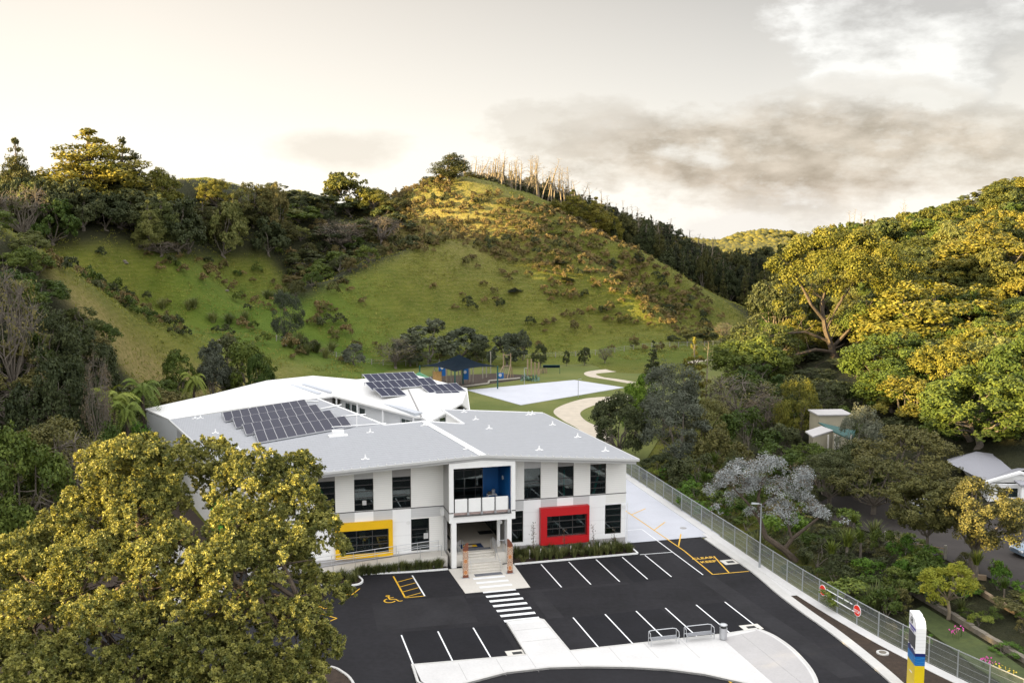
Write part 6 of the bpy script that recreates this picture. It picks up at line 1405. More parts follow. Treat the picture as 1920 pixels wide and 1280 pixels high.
# timber rail fence along the neighbour's drive
P = [G(*q) for q in ((1660,1020),(1700,1035),(1772,1048))]; t = thing('rail_fence', 'low timber rail fence beside the driveway among the trees', 'fence', P[0]); 
for q in P: x, y = q[0]-P[0][0], q[1]-P[0][1]; MB().box(x-.1,y-.1,0,x+.1,y+.1,1.25).build('post', M['wood_grey'], t)
for z_ in (.45,.95):
    m_ = MB(); m_.tube([(q[0]-P[0][0],q[1]-P[0][1],z_) for q in P], .05, 5); m_.build('rail', M['wood'], t)
# ---------------------------------------------------------------- steel fence
pts = [np.array(W(*p)[:2]) for p in fence_line]; cum = np.r_[0, np.cumsum([np.linalg.norm(b-a) for a, b in zip(pts[:-1], pts[1:])])]
def fpos(s): return np.array([np.interp(s, cum, [p[0] for p in pts]), np.interp(s, cum, [p[1] for p in pts])])
fn = thing('boundary_fence', 'long grey steel bar fence between the car park and the garden', 'fence', (*fpos(0), 0.))
s = 0.; bay = 2.4; FH = 1.85; o0 = fpos(0)
post_mb = MB().box(-.035,-.035,-.05,.035,.035,FH+.03).mesh('fence_post', M['galv'])
while s < cum[-1]-bay:
    a, b = fpos(s)-o0, fpos(s+bay)-o0; d = b-a; L = np.linalg.norm(d); an = math.atan2(d[1], d[0])
    o = link('post', post_mb, fn, (a[0], a[1], 0)); o.rotation_euler = (0,0,an)
    if s == 0.:
        mb = MB()
        x = .05
        while x < L-.03: mb.box(x-.0045,-.004,.10,x+.0045,.004,FH-.02); x += .075
        for z_ in (.12,.5,.95,1.4,FH-.05,FH): mb.box(.035,-.008,z_-.006,L-.035,.008,z_+.006)
        mb.box(.035,-.02,FH-.03,L-.035,.02,FH+.01); pan = mb.mesh('fence_panel', M['galv'])
    o = link('mesh_panel', pan, fn, (a[0], a[1], 0)); o.rotation_euler = (0,0,an); o.scale = (L/bay, 1, 1)
    s += bay
# sliding barrier arm with STOP discs on the fence
def on_fence(px, py):    # nearest point of the fence seen at this pixel
    best = None
    for s_ in np.arange(0, cum[-1], .05):
        q = fpos(s_); x, y = proj(q[0], q[1], 1.0)
        dd_ = abs(float(x)-px)
        if best is None or dd_ < best[0]: best = (dd_, s_)
    return best[1]
sa, sb = on_fence(1545, 0), on_fence(1610, 0)
def stop_disc(s_, z, label):
    q = fpos(s_); d = fpos(s_+.3)-fpos(s_-.3); an = math.atan2(d[1], d[0]); nrm = np.array([math.sin(an), -math.cos(an)]); 
    if nrm[0]*(0-q[0])+nrm[1]*(0-q[1]) < 0: nrm = -nrm
    t = thing('stop_sign', label, 'sign', (q[0]+nrm[0]*.12, q[1]+nrm[1]*.12, z), math.atan2(nrm[1], nrm[0])+math.pi/2)
    MB().disc((0,0,0), .43, (0,1,0), 24, .03).build('rim', M['road_white'], t); MB().disc((0,-.012,0), .385, (0,1,0), 24, .03).build('disc', M['sign_red'], t)
    o = link('lettering', text_mesh('stop_text', 'STOP', .30, M['road_white'], .004, .006), t); o.rotation_euler = (math.pi/2, 0, 0); o.location = (0,-.036,-.08); o.scale = (.95,1.1,1)
pmat('sign_red', (.80,.03,.01), .04, 2., .5)
stop_disc(sa, 1.22, 'round red STOP disc on the fence, the upper left of the two'); stop_disc(sb, 1.18, 'round red STOP disc on the fence, the lower right of the two')
for k, (z_, f0, f1) in enumerate(((1.45,.12,.86),(.98,.08,.93))):
    t = thing('barrier_arm', ('upper','lower')[k]+' white striped barrier arm mounted along the fence between the STOP discs', 'barrier arm', (*fpos(sa+(sb-sa)*f0), z_))
    for (g0, g1) in ((f0,.42),(.45,.60),(.64,.76),(.80,f1)) if k == 0 else ((f0,.16),(.2,.32),(.36,.82),(.86,f1)):
        a, b = fpos(sa+(sb-sa)*g0), fpos(sa+(sb-sa)*g1); n_ = np.array([(b-a)[1], -(b-a)[0]]); n_ = n_/np.linalg.norm(n_)*.12; 
        if n_[0] > 0: n_ = -n_
        a = a+n_-fpos(sa+(sb-sa)*f0); b = b+n_-fpos(sa+(sb-sa)*f0); m_ = MB(); m_.tube([(a[0],a[1],0),(b[0],b[1],0)], .035, 6); m_.build('section', M['road_white'], t)
# lamp post
q = G(1424, 1064); t = thing('street_lamp', 'grey street lamp standing behind the fence beside the silver-leaved tree', 'street lamp', q, 0)
m_ = MB(); m_.tube([(0,0,-.1),(0,0,.9),(0,0,.92),(0,0,5.6)], [.09,.09,.065,.045], 10); m_.build('pole', M['galv'], t)
m_ = MB(); m_.tube([(0,0,5.55),(-.25,-.02,5.62)], [.04,.035], 8); m_.hexa([(-.85,-.12,5.58),(-.2,-.08,5.56),(-.2,.08,5.56),(-.85,.12,5.58)], [(-.8,-.07,5.70),(-.2,-.05,5.67),(-.2,.05,5.67),(-.8,.07,5.70)]); m_.build('lamp_head', M['galv'], t)
m_ = MB(); m_.box(-.8,-.09,5.565,-.35,.09,5.577); m_.build('lens', M['road_white'], t)
# ---------------------------------------------------------------- entrance sign
pmat('sign_white', (.82,.82,.82), .02, 1., .4); pmat('sign_blue', (.008,.13,.40), .05, 1., .4); pmat('sign_navy', (.008,.015,.12), .05, 1., .4); pmat('sign_photo', (.05,.05,.055), .5, 3., .4); pmat('sign_purple', (.07,.05,.30), .05, 1., .4); pmat('sign_yellow', (.68,.50,.01), .04, 1., .4); pmat('sign_sky', (.05,.30,.55), .05, 1., .4)
ps = at(1722, 1300, 62.5); t = thing('entrance_sign', 'tall white, blue and yellow monument sign beside the fence at the bottom right', 'sign', (ps[0], ps[1], -.02), R_(-4.5))
# local x: depth away to the right, face on -x side; narrow front face on -y
SH = at(1722, 1160, 62.5)[2]+.02
def sg(y0, y1, z0, z1, key, nm, th=0.): MB().box(-.32-th, y0, z0, -.32 if th else .32, y1, z1).build(nm, M[key], t)
Lw = 1.5
MB().box(-.3,-.0,0,.3,Lw,1.95).build('yellow_base', M['sign_yellow'], t)
MB().box(-.303,-.003,1.953,.303,Lw+.003,2.72).build('blue_band', M['sign_blue'], t); MB().box(-.306,-.006,2.55,.306,Lw+.006,2.74).build('navy_band', M['sign_navy'], t)
prof = [(0,2.745),(Lw,2.745),(Lw,SH-.0),(Lw*.55,SH-.02),(Lw*.5,SH-.12),(Lw*.3,SH-.12),(Lw*.12,SH-.28),(0,SH-.62)]
vs = [(-.3,y,z) for y, z in prof]+[(.3,y,z) for y, z in prof]; n_ = len(prof)
MB().add(vs, [tuple(range(n_-1,-1,-1)), tuple(range(n_,2*n_))]+[(i,(i+1)%n_,(i+1)%n_+n_,i+n_) for i in range(n_)]).build('white_panel', M['sign_white'], t)
MB().box(-.312,.08,2.95,-.302,Lw-.05,3.85).build('dark_photograph', M['sign_photo'], t)
mb = MB(); mb.add([(-.315,.0,2.74),(-.315,.5,2.9),(-.315,.8,2.8),(-.315,1.1,3.0),(-.315,Lw,2.82),(-.315,Lw,2.6),(-.315,0,2.6)], [(6,5,4,3,2,1,0)]); mb.build('skyline_print', M['sign_navy'], t)
mb = MB()
for z_ in (2.05,2.2,2.42): mb.tube([(-.315,y,z_+.05*math.sin(y*7+z_*9)) for y in np.linspace(0,Lw,14)], .008, 4); mb.tube([(x,-.012,z_+.03*math.sin(x*9+z_*5)) for x in np.linspace(-.3,.3,8)], .008, 4)
mb.build('wave_lines', M['sign_sky'], t)
m_ = MB()
for k in range(20):
    a0, a1 = k*math.pi/10, (k+1)*math.pi/10; m_.tube([(-.312,.95+.2*math.cos(a0),SH-.42+.2*math.sin(a0)),(-.312,.95+.2*math.cos(a1),SH-.42+.2*math.sin(a1))], .022, 4)
m_.box(-.316,.88,SH-.5,-.302,.93,SH-.34); m_.box(-.316,.97,SH-.5,-.302,1.02,SH-.34); m_.build('round_emblem', M['sign_photo'], t)
rr = random.Random(8)
m_ = MB(); y = .12
while y < 1.35: w_ = rr.uniform(.05,.1); m_.box(-.316,y,SH-.86,-.302,y+w_,SH-.72); y += w_+.03+(.06 if rr.random() < .2 else 0)
m_.build('name_lettering', M['sign_purple'], t)
o = link('school_lettering', text_mesh('school_text', 'SCHOOL', .20, M['sign_purple'], .003, .004), t); o.rotation_euler = (math.pi/2, 0, -math.pi/2); o.location = (-.318, .75, SH-.98)
MB().box(-.312,.5,1.25,-.302,.95,1.32).build('white_note', M['sign_white'], t)
m_ = MB()
for z_ in np.arange(2.95, SH-.7, .22): m_.box(-.29,-.006,z_,.29,-.001,z_+.008)
m_.build('panel_joints', M['grey_light'], t)
# ---------------------------------------------------------------- benches and bin
def bench(u, v, label, rz=0.):
    t = thing('bench', label, 'bench', W(u, v, .125), UA+rz, 'benches on the island')
    MB().box(.12,-.22,.40,2.0,.22,.45).build('seat', M['galv_dark'], t)
    m_ = MB(); m_.tube([(.0,-.2,.5),(.0,-.1,.85),(.05,.28,.9),(.3,.33,.92),(1.85,.33,.92),(2.08,.28,.88),(2.13,-.1,.8),(2.13,-.2,.5)], .03, 6); m_.build('back_rail', M['steel'], t)
    for x in (.02,2.1):
        for y in (-.2,.28): m_ = MB(); m_.tube([(x,y,0),(x,y,.88 if y > 0 else .55)], .028, 6); m_.build('leg', M['steel'], t)
    m_ = MB(); m_.tube([(.0,-.2,.42),(2.1,-.2,.42)], .025, 5); m_.tube([(.0,.28,.42),(2.1,.28,.42)], .025, 5); m_.build('seat_frame', M['steel'], t)
pmat('galv_dark', (.16,.165,.18), .1, 3., .5)
bench(-6.75, -22.15, 'steel-railed bench with grey seat on the island, the one farther from the bin'); bench(-4.05, -22.1, 'steel-railed bench with grey seat on the island, next to the bin')
t = thing('litter_bin', 'round brushed-steel litter bin with a domed lid beside the benches', 'bin', W(-1.35, -22.5, .125), UA)
m_ = MB(); m_.tube([(0,0,.08),(0,0,.85)], [.27,.27], 16); m_.build('body', M['steel'], t); m_ = MB(); m_.tube([(0,0,.85),(0,0,1.02)], [.22,.22], 14); m_.build('opening', M['black_rubber'], t)
m_ = MB(); m_.tube([(0,0,1.02),(0,0,1.09),(0,0,1.15)], [.28,.27,.12], 16); m_.build('lid', M['steel'], t); m_ = MB(); m_.tube([(0,0,0),(0,0,.08)], [.2,.2], 10); m_.build('foot', M['galv'], t)
# ---------------------------------------------------------------- playground
def gpost(x, y, h, r=.11, key='wood'): m_ = MB(); m_.tube([(x,y,-.1),(x,y,h)], r, 7); return m_
sc_ = thing('shade_sail_shelter', 'large navy hipped shade sail on posts over the playground', 'shade sail', (*G(866,712)[:2],0), 0)
def rel(px, py, z=0): p = G(px, py, z); return (p[0]-sc_.location[0], p[1]-sc_.location[1], z)
cor = [rel(787,686,4.1), rel(853,697,3.6), rel(933,687,4.0), rel(868,678,4.1)]
apx = rel(866,665,6.2); apx = ((cor[0][0]+cor[2][0])/2*.5+cor[1][0]*.25+cor[3][0]*.25, (cor[1][1]+cor[3][1])/2, 6.0)
mb = MB(); V = []; nn_ = 8
for k in range(4):
    A_, B_, Cc = Vector(cor[k]), Vector(cor[(k+1)%4]), Vector(apx); base = len(mb.v)
    rows = []
    for i in range(nn_+1):
        row = []
        for j in range(nn_+1-i):
            s_, r_ = j/(nn_-i) if nn_ > i else 0, i/nn_; p = A_.lerp(B_, s_).lerp(Cc, r_); edge = math.sin(math.pi*s_)*(1-r_); inward = (Cc-A_.lerp(B_,.5)); inward.z = 0; p = p+inward*.10*edge+Vector((0,0,-.35*math.sin(math.pi*r_)+.25*edge)); row.append(tuple(p))
        rows.append(row)
    for i in range(nn_):
        for j in range(nn_-i):
            mb.add([rows[i][j], rows[i][j+1], rows[i+1][min(j,len(rows[i+1])-1)]], [(0,1,2)])
            if j < nn_-i-1: mb.add([rows[i][j+1], rows[i+1][j+1], rows[i+1][j]], [(0,1,2)])
mb.build('sail', M['sail'], sc_, smooth=True)
for c in cor: gpost(c[0], c[1], c[2]+.1, .12).build('post', M['teal_roof'], sc_)
bk = G(866,716)
for k, (px, py, h) in enumerate(((815,730,3.4),(822,729,3.0),(838,727,3.6),(846,727,2.9),(860,726,3.2),(866,726,3.4),(887,724,3.6),(881,722,2.6),(905,716,2.6),(912,714,2.6),(920,706,4.2))):
    q = G(px, py-6); t = thing('play_post', 'slim weathered timber post standing in the bark under the shade sail', 'post', (q[0],q[1],0), 0, 'timber posts of the playground'); gpost(0,0,h,.1).build('shaft', M['wood_grey'], t)
struct('playground_bark', MB().prism([G(x,y)[:2] for x, y in ((800,706),(930,700),(1000,704),(975,712),(920,720),(870,728),(812,734),(790,716))], -.08, .05), M['mulch'], False)
t = thing('playground_border', 'timber sleeper edging along the front of the playground', 'edging', (*G(870,726)[:2],0)); 
e0 = G(870,726); mb = MB(); P = [Vector(G(*q))-Vector(e0) for q in ((800,734),(868,727),(915,721),(917,716),(975,711))]
for a, b in zip(P[:-1], P[1:]): mb.tube([a+Vector((0,0,.2)), b+Vector((0,0,.2))], .2, 4)
mb.build('sleeper', M['wood_grey'], t)
q = G(820,729); t = thing('activity_board', 'tan perforated timber play panel under the left of the shade sail', 'play panel', (q[0],q[1],0)); mb = MB(); mb.box(-.7,0,1.0,.7,.12,3.1); mb.build('board', pmat('tan_board', (.50,.30,.12), .35, 6., .7), t); mb = MB(); mb.box(-.82,-.03,0,-.7,.1,3.3); mb.box(.7,-.03,0,.82,.1,3.3); mb.build('frame', M['wood'], t)
for px, py, lb, h in ((872,722,'dark blue play panel behind the timber posts',3.0),(829,716,'small blue play panel beside the tan one',3.4),(938,716,'bright blue low play panel at the end of the playground',1.4)):
    q = G(px, py-3); t = thing('activity_board', lb, 'play panel', (q[0],q[1],0)); mb = MB(); mb.box(-.7,0,h*.25,.7,.1,h); mb.build('board', M['blue'], t); mb = MB(); mb.box(-.75,-.02,0,-.65,.12,h); mb.box(.65,-.02,0,.75,.12,h); mb.build('frame', M['wood'], t); mb = MB(); mb.disc((0,-.03,h*.7), .3, (0,1,0), 12, .03); mb.build('window_ring', M['grey_light'], t)
q = G(950,708); t = thing('climbing_frame', 'timber climbing frame with a sloping net ramp right of the shade sail', 'climbing frame', (q[0],q[1],0), R_(10))
for x, y in ((-.6,0),(.75,0)): gpost(x, y, 4.6, .1).build('post', M['wood'], t)
m_ = MB(); m_.tube([(-.6,0,4.3),(.75,0,4.3)], .07, 5); m_.tube([(-.6,0,2.2),(.75,0,2.2)], .07, 5); m_.tube([(-.6,0,2.4),(-1.9,-.6,0)], .08, 5); m_.tube([(.75,0,2.6),(-.2,-1.6,0)], .08, 5); m_.tube([(.75,0,2.6),(1.3,.4,0)], .08, 5); m_.build('beam', M['wood'], t)
m_ = MB()
for k in range(7): m_.tube([(-.6-1.2*k/7,-.5*k/7,2.2-2.1*k/7),(.7-.9*k/7,-1.5*k/7,2.4-2.2*k/7)], .02, 4)
for k in range(5): m_.tube([(-.6+1.3*k/4,0,2.2),(-1.8+1.6*k/4,-.6-.9*k/4,.1)], .02, 4)
m_.build('net', M['wood_grey'], t)
for px, py, lb, n_ in ((1003,706,'cluster of tall leaning timber posts on the grass beyond the court',4),(1018,702,'cluster of short stepping posts behind the tall ones',5)):
    q = G(px, py-2); t = thing('stepping_posts', lb, 'play posts', (q[0],q[1],0))
    for k in range(n_): gpost((k-n_/2)*.7*(1 if n_ == 4 else .6), rng.uniform(-.4,.4), rng.uniform(2.2,3.4) if n_ == 4 else rng.uniform(.8,1.6), .14).build('post', M['wood'], t)
q = G(993,714); t = thing('play_sculpture', 'green and grey rock-like play sculpture at the edge of the court', 'play sculpture', (q[0],q[1],0)); m_ = MB()
for k in range(7): a = k*.9; m_.tube([(-1.5+k*.5,math.sin(a)*.5,-.1),(-1.3+k*.5,math.cos(a)*.4,.9+.3*math.sin(a*2)),(-1.0+k*.45,.3*math.sin(a*3),.3)], [.3,.22,.15], 6)
m_.build('body', pmat('play_green', (.10,.17,.12), .3, 3.), t)
q = G(1034,701); t = thing('goal_frame', 'small dark goal or rail frame on the grass behind the court', 'goal', (q[0],q[1],0)); m_ = MB(); m_.tube([(-1.6,0,0),(-1.6,0,1.7),(1.6,0,1.7),(1.6,0,0)], .06, 6); m_.build('frame', M['teal_roof'], t); MB().box(-1.6,.02,1.2,1.6,.06,1.7).build('panel', M['sail'], t)
q = G(686,697); t = thing('green_canopy', 'small pointed green canopy behind the white roof with solar panels', 'canopy', (at(786,700,168)[0],168.,0)); m_ = MB(); m_.add([(-2,-1.6,3.6),(2,-1.6,3.6),(2,1.6,3.6),(-2,1.6,3.6),(0,0,4.95)], [(0,1,4),(1,2,4),(2,3,4),(3,0,4)]); m_.build('roof', pmat('canopy_green', (.06,.20,.10), .1, 2.), t)
for x in (-1.9,1.9):
    for y in (-1.5,1.5): gpost(x, y, 3.6, .08).build('post', M['galv'], t)
for px, py, h, lb in ((983,722,3.0,'netball post with ring at the far left side of the court'),(1084,745,3.0,'netball post on the near side of the court')):
    q = G(px, py); t = thing('netball_post', lb, 'netball post', (q[0],q[1],.1)); gpost(0,0,h,.05,).build('pole', M['galv'], t); m_ = MB()
    for k in range(12): a, b = k*math.pi/6, (k+1)*math.pi/6; m_.tube([(.35+.2*math.cos(a),.2*math.sin(a),h),(.35+.2*math.cos(b),.2*math.sin(b),h)], .012, 4)
    m_.build('ring', M['steel'], t)
# farm fence along the foot of the hill
fl = [(520,697),(600,693),(700,690),(790,686),(880,682),(960,678),(1050,674),(1150,669),(1250,663),(1330,658),(1420,652)]
P = [G(*q) for q in fl]; P = [np.array(p[:2]) for p in P]; cm = np.r_[0, np.cumsum([np.linalg.norm(b-a) for a, b in zip(P[:-1], P[1:])])]
t = thing('farm_fence', 'timber post and wire fence along the foot of the grassy hill', 'fence', (*P[0], 0.)); s = 0; pm = MB().box(-.07,-.07,-.3,.07,.07,1.15).mesh('farm_post', M['wood_grey']); pts_ = []
while s < cm[-1]:
    x, y = np.interp(s, cm, [p[0] for p in P]), np.interp(s, cm, [p[1] for p in P]); z_ = tz(x, y)-.1; link('post', pm, t, (x-P[0][0], y-P[0][1], z_)); pts_.append((x-P[0][0], y-P[0][1], z_)); s += 2.3
m_ = MB()
for h in (.4,.75,1.05): m_.tube([(a,b,c+h) for a, b, c in pts_], .012, 3, False)
m_.build('wire', M['galv'], t)
# colourful fence behind the white roof on the left
A_, B_ = G(330,752), G(480,728); t = thing('painted_fence', 'paling fence with coloured boards behind the left white roof', 'fence', A_, math.atan2(B_[1]-A_[1], B_[0]-A_[0])); L = math.dist(A_, B_); k = 0
keys = ['concrete_grey','grey_light','sign_red','concrete_grey','blue','grey_light','concrete_warm','teal_roof']
bins = {}
while k*.45 < L: bins.setdefault(keys[k%8], MB()).box(k*.45,-.02,0,k*.45+.36,.02,1.5+.1*(k%3)); k += 1
for kk, m_ in bins.items(): m_.build('palings', M[kk], t)
# ---------------------------------------------------------------- neighbour's house, shed, car, boat
hp = at(1872, 985, 118.); hx, hy = hp[0], hp[1]
hz = 0.
h = thing('neighbour_house', 'white house with grey hipped roof among trees at the right edge', 'house', (at(1850,900,112)[0], 112., 0.), R_(-8))
bx_, by_ = h.location.x, h.location.y
def hl(px, py, Y): p = Vector(at(px, py, Y))-Vector((bx_,by_,0)); p = Matrix.Rotation(R_(8), 4, 'Z')@p; return tuple(p)
pk_ = hl(1830,846,117); rl = hl(1776,866,113); rf = hl(1846,901,106); rr_ = hl(1905,874,112); gz_ = hl(1912,884,105.5)
mb = MB(); zE = rf[2]; zP = pk_[2]+.2
mb.add([rl, rf, hl(1925,880,107.5), hl(1990,880,112), hl(1990,868,122), hl(1776,860,122), pk_, hl(1905,876,113)], [(0,1,6),(1,7,6),(1,2,7),(2,3,7),(7,3,4),(6,7,4),(5,6,4),(0,6,5)])
mb.build('roof', M['roof_house'], h)
g1, g2, g3 = hl(1846,902,105.8), hl(1912,883,105.6), hl(1980,903,105.4)
mb = MB(); off = Vector((0,-.15,0)); 
for a, b in ((g1,g2),(g2,g3)): a, b = Vector(a), Vector(b); mb.hexa([tuple(a-Vector((0,.35,.22))),tuple(b-Vector((0,.35,.22))),tuple(b+Vector((0,.1,-.22))),tuple(a+Vector((0,.1,-.22)))], [tuple(a-Vector((0,.35,-.02))),tuple(b-Vector((0,.35,-.02))),tuple(b+Vector((0,.1,.02))),tuple(a+Vector((0,.1,.02)))])
mb.build('barge_board', M['white_paint'], h)
mb = MB(); mb.add([tuple(Vector(g1)+Vector((.3,.05,-.1))), tuple(Vector(g3)+Vector((-.3,.05,-.1))), tuple(Vector(g2)+Vector((0,.05,-.05)))], [(0,1,2)]); zE = g1[2]-.3
x0, x1, y0 = g1[0]+.5, g3[0]-.3, g1[1]+.3
mb.build('gable', M['white_paint'], h)
XH,_,_ = wallseg(h, (x0,y0), (x1,y0), 0, lambda u, v: zE, [(.9,2.9,1.0,zE-.4)], [2.9,3.9], lambda s, z: 'board_plain' if s < 3.9 else 'brick', base=[1.0])
window(h, XH, .9, 2.9, 1.0, zE-.4, [.5], [.6], glass='glass')
wallseg(h, (x0,y0+12), (x0,y0+.25), 0, lambda u, v: zE-.05, [], [], lambda s, z: 'board_plain')
mb = MB(); a = hl(1905,903,104.6); mb.box(a[0],a[1]-1.4,a[2]-.12,a[0]+6,a[1]+.6,a[2]+.05); mb.build('porch_roof', M['roof_house'], h)
mb = MB(); mb.box(a[0]+.2,a[1]-1.2,0,a[0]+.75,a[1]-.7,a[2]-.12); mb.build('porch_column', M['board_plain'], h)
# green-roofed shed
sp_ = at(1565, 815, 124.); zg = at(1565, 845, 124.)[2]; s = thing('green_roofed_shed', 'cream shed with dark green canopy roof deep among the trees', 'shed', (sp_[0], sp_[1], 0.), R_(4))
def sl_(px, py, Y): p = Vector(at(px, py, Y))-Vector((sp_[0],sp_[1],0)); return tuple(Matrix.Rotation(R_(-4), 4, 'Z')@p)
a, b, c, d = sl_(1534,778,130), sl_(1592,779,130), sl_(1598,806,127), sl_(1534,792,127)
zt = a[2]; mb = MB(); mb.box(a[0],a[1]-.3,0,b[0]+.2,a[1]+3,zt); mb.build('wall', M['cream'], s); mb = MB(); mb.box(a[0]-.2,a[1]-.5,zt,b[0]+.4,a[1]+3.2,zt+.15); mb.build('parapet', M['concrete_grey'], s)
mb = MB(); mb.slab([sl_(1534,791,127), sl_(1600,806,127), sl_(1592,822,119), sl_(1558,806,120)], .12); mb.slab([sl_(1600,806,127), sl_(1604,806,122), sl_(1598,836,118.5), sl_(1592,822,119)], .1); mb.build('roof', M['teal_roof'], s)
mb = MB(); mb.slab([sl_(1510,808,121), sl_(1540,798,124), sl_(1562,806,119.8), sl_(1524,818,117.5)], .15); mb.build('lean_to_roof', M['concrete_grey'], s)
a, b = sl_(1526,818,117.7), sl_(1562,808,120); mb = MB(); mb.hexa([(a[0],a[1],0),(b[0],b[1],0),(b[0],b[1]+.2,0),(a[0],a[1]+.2,0)], [(a[0],a[1],a[2]-.1),(b[0],b[1],b[2]-.1),(b[0],b[1]+.2,b[2]-.1),(a[0],a[1]+.2,a[2]-.1)]); mb.build('front_wall', M['cream'], s)
for px in (1553,1566,1572,1596): p = sl_(px, 815, 118.6); MB().box(p[0]-.07,p[1]-.07,0,p[0]+.07,p[1]+.07,p[2]).build('post', M['concrete_warm'], s)
# parked car, only its front corner in the picture
q = G(1912, 1046); t = thing('parked_car', 'silver-blue car parked nose-first at the right edge of the picture', 'car', (q[0]+1.9, q[1]+.8, .03), R_(12))
pmat('car_paint', (.20,.26,.33), .03, 1., .25, metal=.5)
def loft(mb, secs):
    k = len(secs[0])
    vs = [p for s_ in secs for p in s_]; fs = [(i*k+j, i*k+(j+1)%k, (i+1)*k+(j+1)%k, (i+1)*k+j) for i in range(len(secs)-1) for j in range(k)]; fs += [tuple(range(k))[::-1], tuple(range((len(secs)-1)*k, len(secs)*k))]; mb.add(vs, fs)
def sec(x, w_, zb, zs, zt_, wt_): return [(x,-w_,zb),(x,w_,zb),(x,w_,zs),(x,wt_,zt_),(x,-wt_,zt_),(x,-w_,zs)]
mb = MB(); loft(mb, [sec(-2.2,.75,.35,.6,.72,.65), sec(-2.0,.86,.25,.65,.85,.78), sec(-1.1,.9,.22,.75,.98,.8), sec(-.9,.9,.22,.8,1.02,.8), sec(1.6,.9,.22,.85,1.05,.8), sec(2.1,.86,.3,.8,.98,.76), sec(2.2,.78,.4,.7,.85,.7)]); mb.build('body', M['car_paint'], t, smooth=False)
mb = MB(); loft(mb, [sec(-1.05,.78,.97,.98,1.0,.77), sec(-.3,.76,.98,1.2,1.42,.6), sec(1.0,.76,1.0,1.2,1.45,.6), sec(1.75,.76,1.0,1.02,1.06,.72)]); mb.build('cabin_glass', M['glass'], t)
mb = MB(); mb.box(-.32,-.6,1.425,1.02,.6,1.46); mb.build('roof', M['car_paint'], t)
for y in (-.62,.62): mb = MB(); mb.box(-2.2,y-.2,.58,-2.05,y+.2,.74); mb.build('headlight', M['road_white'], t)
for x in (-1.35,1.35):
    for y in (-.88,.88): m_ = MB(); m_.disc((x,y,.32), .33, (0,1,0), 18, .22); w_ = m_.build('wheel', M['black_rubber'], t); m_ = MB(); m_.disc((x,y*1.13,.32), .2, (0,1,0), 12, .05); m_.build('rim', M['steel'], w_)
q = at(1742, 962, 100.); t = thing('small_boat', 'small white boat with dark blue cover half hidden behind the olive trees', 'boat', (q[0], q[1], .5), R_(-20))
mb = MB(); loft(mb, [[(-2.2,-.05,.9),(-2.2,.05,.9),(-2.2,.05,1.3),(-2.2,-.05,1.3)], [(-1,-.45,.4),(-1,.45,.4),(-1,.8,1.3),(-1,-.8,1.3)], [(1.8,-.6,.35),(1.8,.6,.35),(1.8,.9,1.25),(1.8,-.9,1.25)]]); mb.build('hull', M['navy'], t); mb = MB(); loft(mb, [[(-2.1,-.1,1.32),(-2.1,.1,1.32),(-2.1,.1,1.4),(-2.1,-.1,1.4)], [(-.9,-.82,1.31),(-.9,.82,1.31),(-.9,.5,1.8),(-.9,-.5,1.8)], [(1.8,-.92,1.26),(1.8,.92,1.26),(1.8,.7,1.6),(1.8,-.7,1.6)]]); mb.build('cover', M['road_white'], t)
# ---------------------------------------------------------------- sky, sun, camera
SUN_EL, SUN_AZ = R_(11.5), R_(202.)      # azimuth of the direction towards the sun, counter-clockwise from +X
sd = Vector((math.cos(SUN_AZ)*math.cos(SUN_EL), math.sin(SUN_AZ)*math.cos(SUN_EL), math.sin(SUN_EL)))
sl = bpy.data.lights.new('sun', 'SUN'); sl.energy = 5.0; sl.angle = R_(.6); sl.color = (1., .73, .32)
so = bpy.data.objects.new('sun', sl); COL.objects.link(so); so.rotation_euler = sd.to_track_quat('Z', 'Y').to_euler(); so.location = (-60, -30, 80)
w = bpy.data.worlds.new('World'); SC.world = w; w.use_nodes = True; wt = w.node_tree; wt.nodes.clear()
class WN(NT):
    def __init__(s, t): s.t = t
n = WN(wt)
out = n.n('ShaderNodeOutputWorld'); bg = n.n('ShaderNodeBackground')
sky = n.n('ShaderNodeTexSky', sky_type='NISHITA'); sky.sun_disc = False; sky.sun_elevation = SUN_EL; sky.sun_rotation = math.atan2(sd.x, sd.y); sky.air_density = 1.; sky.dust_density = 2.
gen = n.n('ShaderNodeTexCoord').outputs['Generated']
sp = n.n('ShaderNodeSeparateXYZ'); n.set(sp.inputs[0], gen)
az = n.math('ARCTAN2', sp.outputs[0], sp.outputs[1]); el = n.math('ARCSINE', sp.outputs[2])
cv = n.n('ShaderNodeCombineXYZ'); n.set(cv.inputs[0], az); n.set(cv.inputs[1], n.math('MULTIPLY', el, 2.1)); cvec = cv.outputs[0]
n1 = n.noise(cvec, 6.2, 9., .60); n2 = n.noise(cvec, 17., 6., .6); n3 = n.noise(cvec, 3.2, 4., .5)
def ell(ca, ce, ra, re, k, nz=n1, lo=0., hi=.5):
    a = n.math('DIVIDE', n.math('SUBTRACT', az, ca), ra); b = n.math('DIVIDE', n.math('SUBTRACT', el, ce), re)
    d = n.math('SUBTRACT', 1., n.math('ADD', n.math('MULTIPLY', a, a), n.math('MULTIPLY', b, b)))
    return n.ramp(n.math('ADD', d, n.math('MULTIPLY', n.math('SUBTRACT', nz, .5), k)), lo, hi)
# clear part: creamy towards the sun on the left, greyer upwards and to the right
up = n.ramp(el, .06, .24); rt = n.ramp(az, -.34, .22)
base = n.mix(up, n.mix(rt, (1.26,1.19,1.06), (1.02,.97,.90)), n.mix(rt, (.95,.85,.735), (.54,.50,.46)))
low = n.ramp(el, .10, .02); base = n.mix(n.math('MULTIPLY', low, .6), base, (1.25,1.2,1.1))
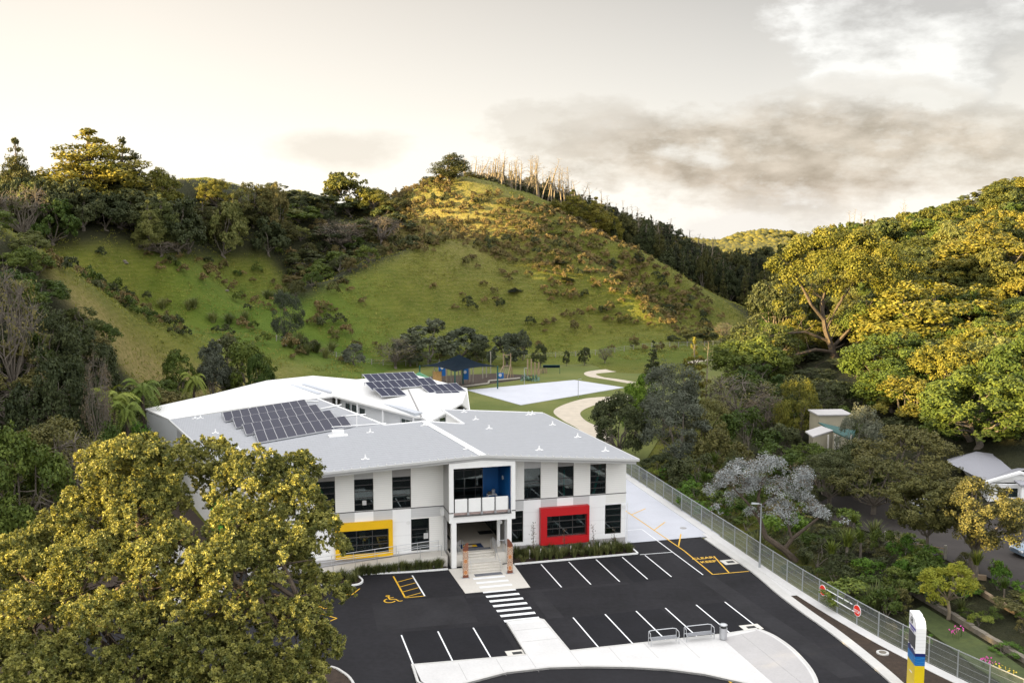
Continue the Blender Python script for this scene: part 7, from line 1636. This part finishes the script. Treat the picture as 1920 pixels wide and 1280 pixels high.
# cloud masses on the right
c1 = ell(.262,.060,.265,.060,3.8, n1, 0., .75); c2 = ell(.37,.17,.13,.10,4.2); c3 = ell(-.155,.066,.075,.022,4.5, n1, .1, 1.1); c4 = ell(.06,.085,.10,.03,2.0, n2)
dark = n.mix(n.ramp(n2, .35,.65), (.43,.35,.275), (.78,.67,.56))
white = n.mix(n.ramp(n1, .42,.56), (.62,.585,.55), (1.08,1.05,1.0))
s_ = n.mix(n.math('MULTIPLY', c2, .95), base, white)
s_ = n.mix(n.math('MULTIPLY', c1, .92), s_, dark)
brk = n.ramp(n.math('ADD', n1, n.math('MULTIPLY', n.ramp(el, .08, .16), .14)), .52, .62)
s_ = n.mix(n.math('MULTIPLY', n.math('MULTIPLY', brk, c1), .85), s_, (1.0,.96,.90))
s_ = n.mix(n.math('MULTIPLY', c3, .38), s_, (.60,.50,.42))
s_ = n.mix(n.math('MULTIPLY', c4, .35), s_, (.60,.52,.44))
hole = ell(.215,-.010,.055,.018,3.2, n2); s_ = n.mix(n.math('MULTIPLY', hole, .9), s_, (1.05,1.0,.93))
# unseen broken cloud overhead and behind, brightened to light the shaded valley
ovh = n.ramp(el, .24, .55); beh = n.ramp(sp.outputs[1], .2, -.4)
s_ = n.mix(n.math('MULTIPLY', n.math('MAXIMUM', ovh, n.math('MULTIPLY', beh, n.ramp(el, -.05, .1))), 1.), s_, n.mix(n.ramp(n3, .35, .65), (1.85,1.85,1.88), (2.65,2.65,2.65)))
gr = n.ramp(el, -.05, -.09); s_ = n.mix(gr, s_, (.25,.24,.2))
SKYK = .20
sc_ = n.n('ShaderNodeVectorMath', operation='SCALE'); n.set(sc_.inputs[0], s_); sc_.inputs['Scale'].default_value = SKYK
sk2 = n.n('ShaderNodeVectorMath', operation='SCALE'); n.set(sk2.inputs[0], sky.outputs[0]); sk2.inputs['Scale'].default_value = .05
mx = n.mix(.10, sc_.outputs[0], sk2.outputs[0])
n.set(bg.inputs['Color'], mx); bg.inputs['Strength'].default_value = 1.0
wt.links.new(bg.outputs[0], out.inputs['Surface'])
cam = bpy.data.cameras.new('camera'); co = bpy.data.objects.new('camera', cam); COL.objects.link(co)
co.location = (0, 0, CAMH); co.rotation_euler = (math.pi/2-TH, 0, 0)
cam.sensor_width = 36.; cam.lens = F/1920*36; cam.clip_start = .5; cam.clip_end = 5000; SC.camera = co
SC.view_settings.view_transform = 'Standard'; SC.view_settings.look = 'None'; SC.view_settings.gamma = 1.; SC.view_settings.exposure = 2.33
SC.render.engine = 'CYCLES'
SC.cycles.max_bounces = 6; SC.cycles.diffuse_bounces = 3; SC.cycles.glossy_bounces = 3; SC.cycles.transmission_bounces = 4; SC.cycles.transparent_max_bounces = 8
SC.cycles.use_denoising = True; SC.cycles.caustics_reflective = False; SC.cycles.caustics_refractive = False
SC.cycles.sample_clamp_indirect = 6.
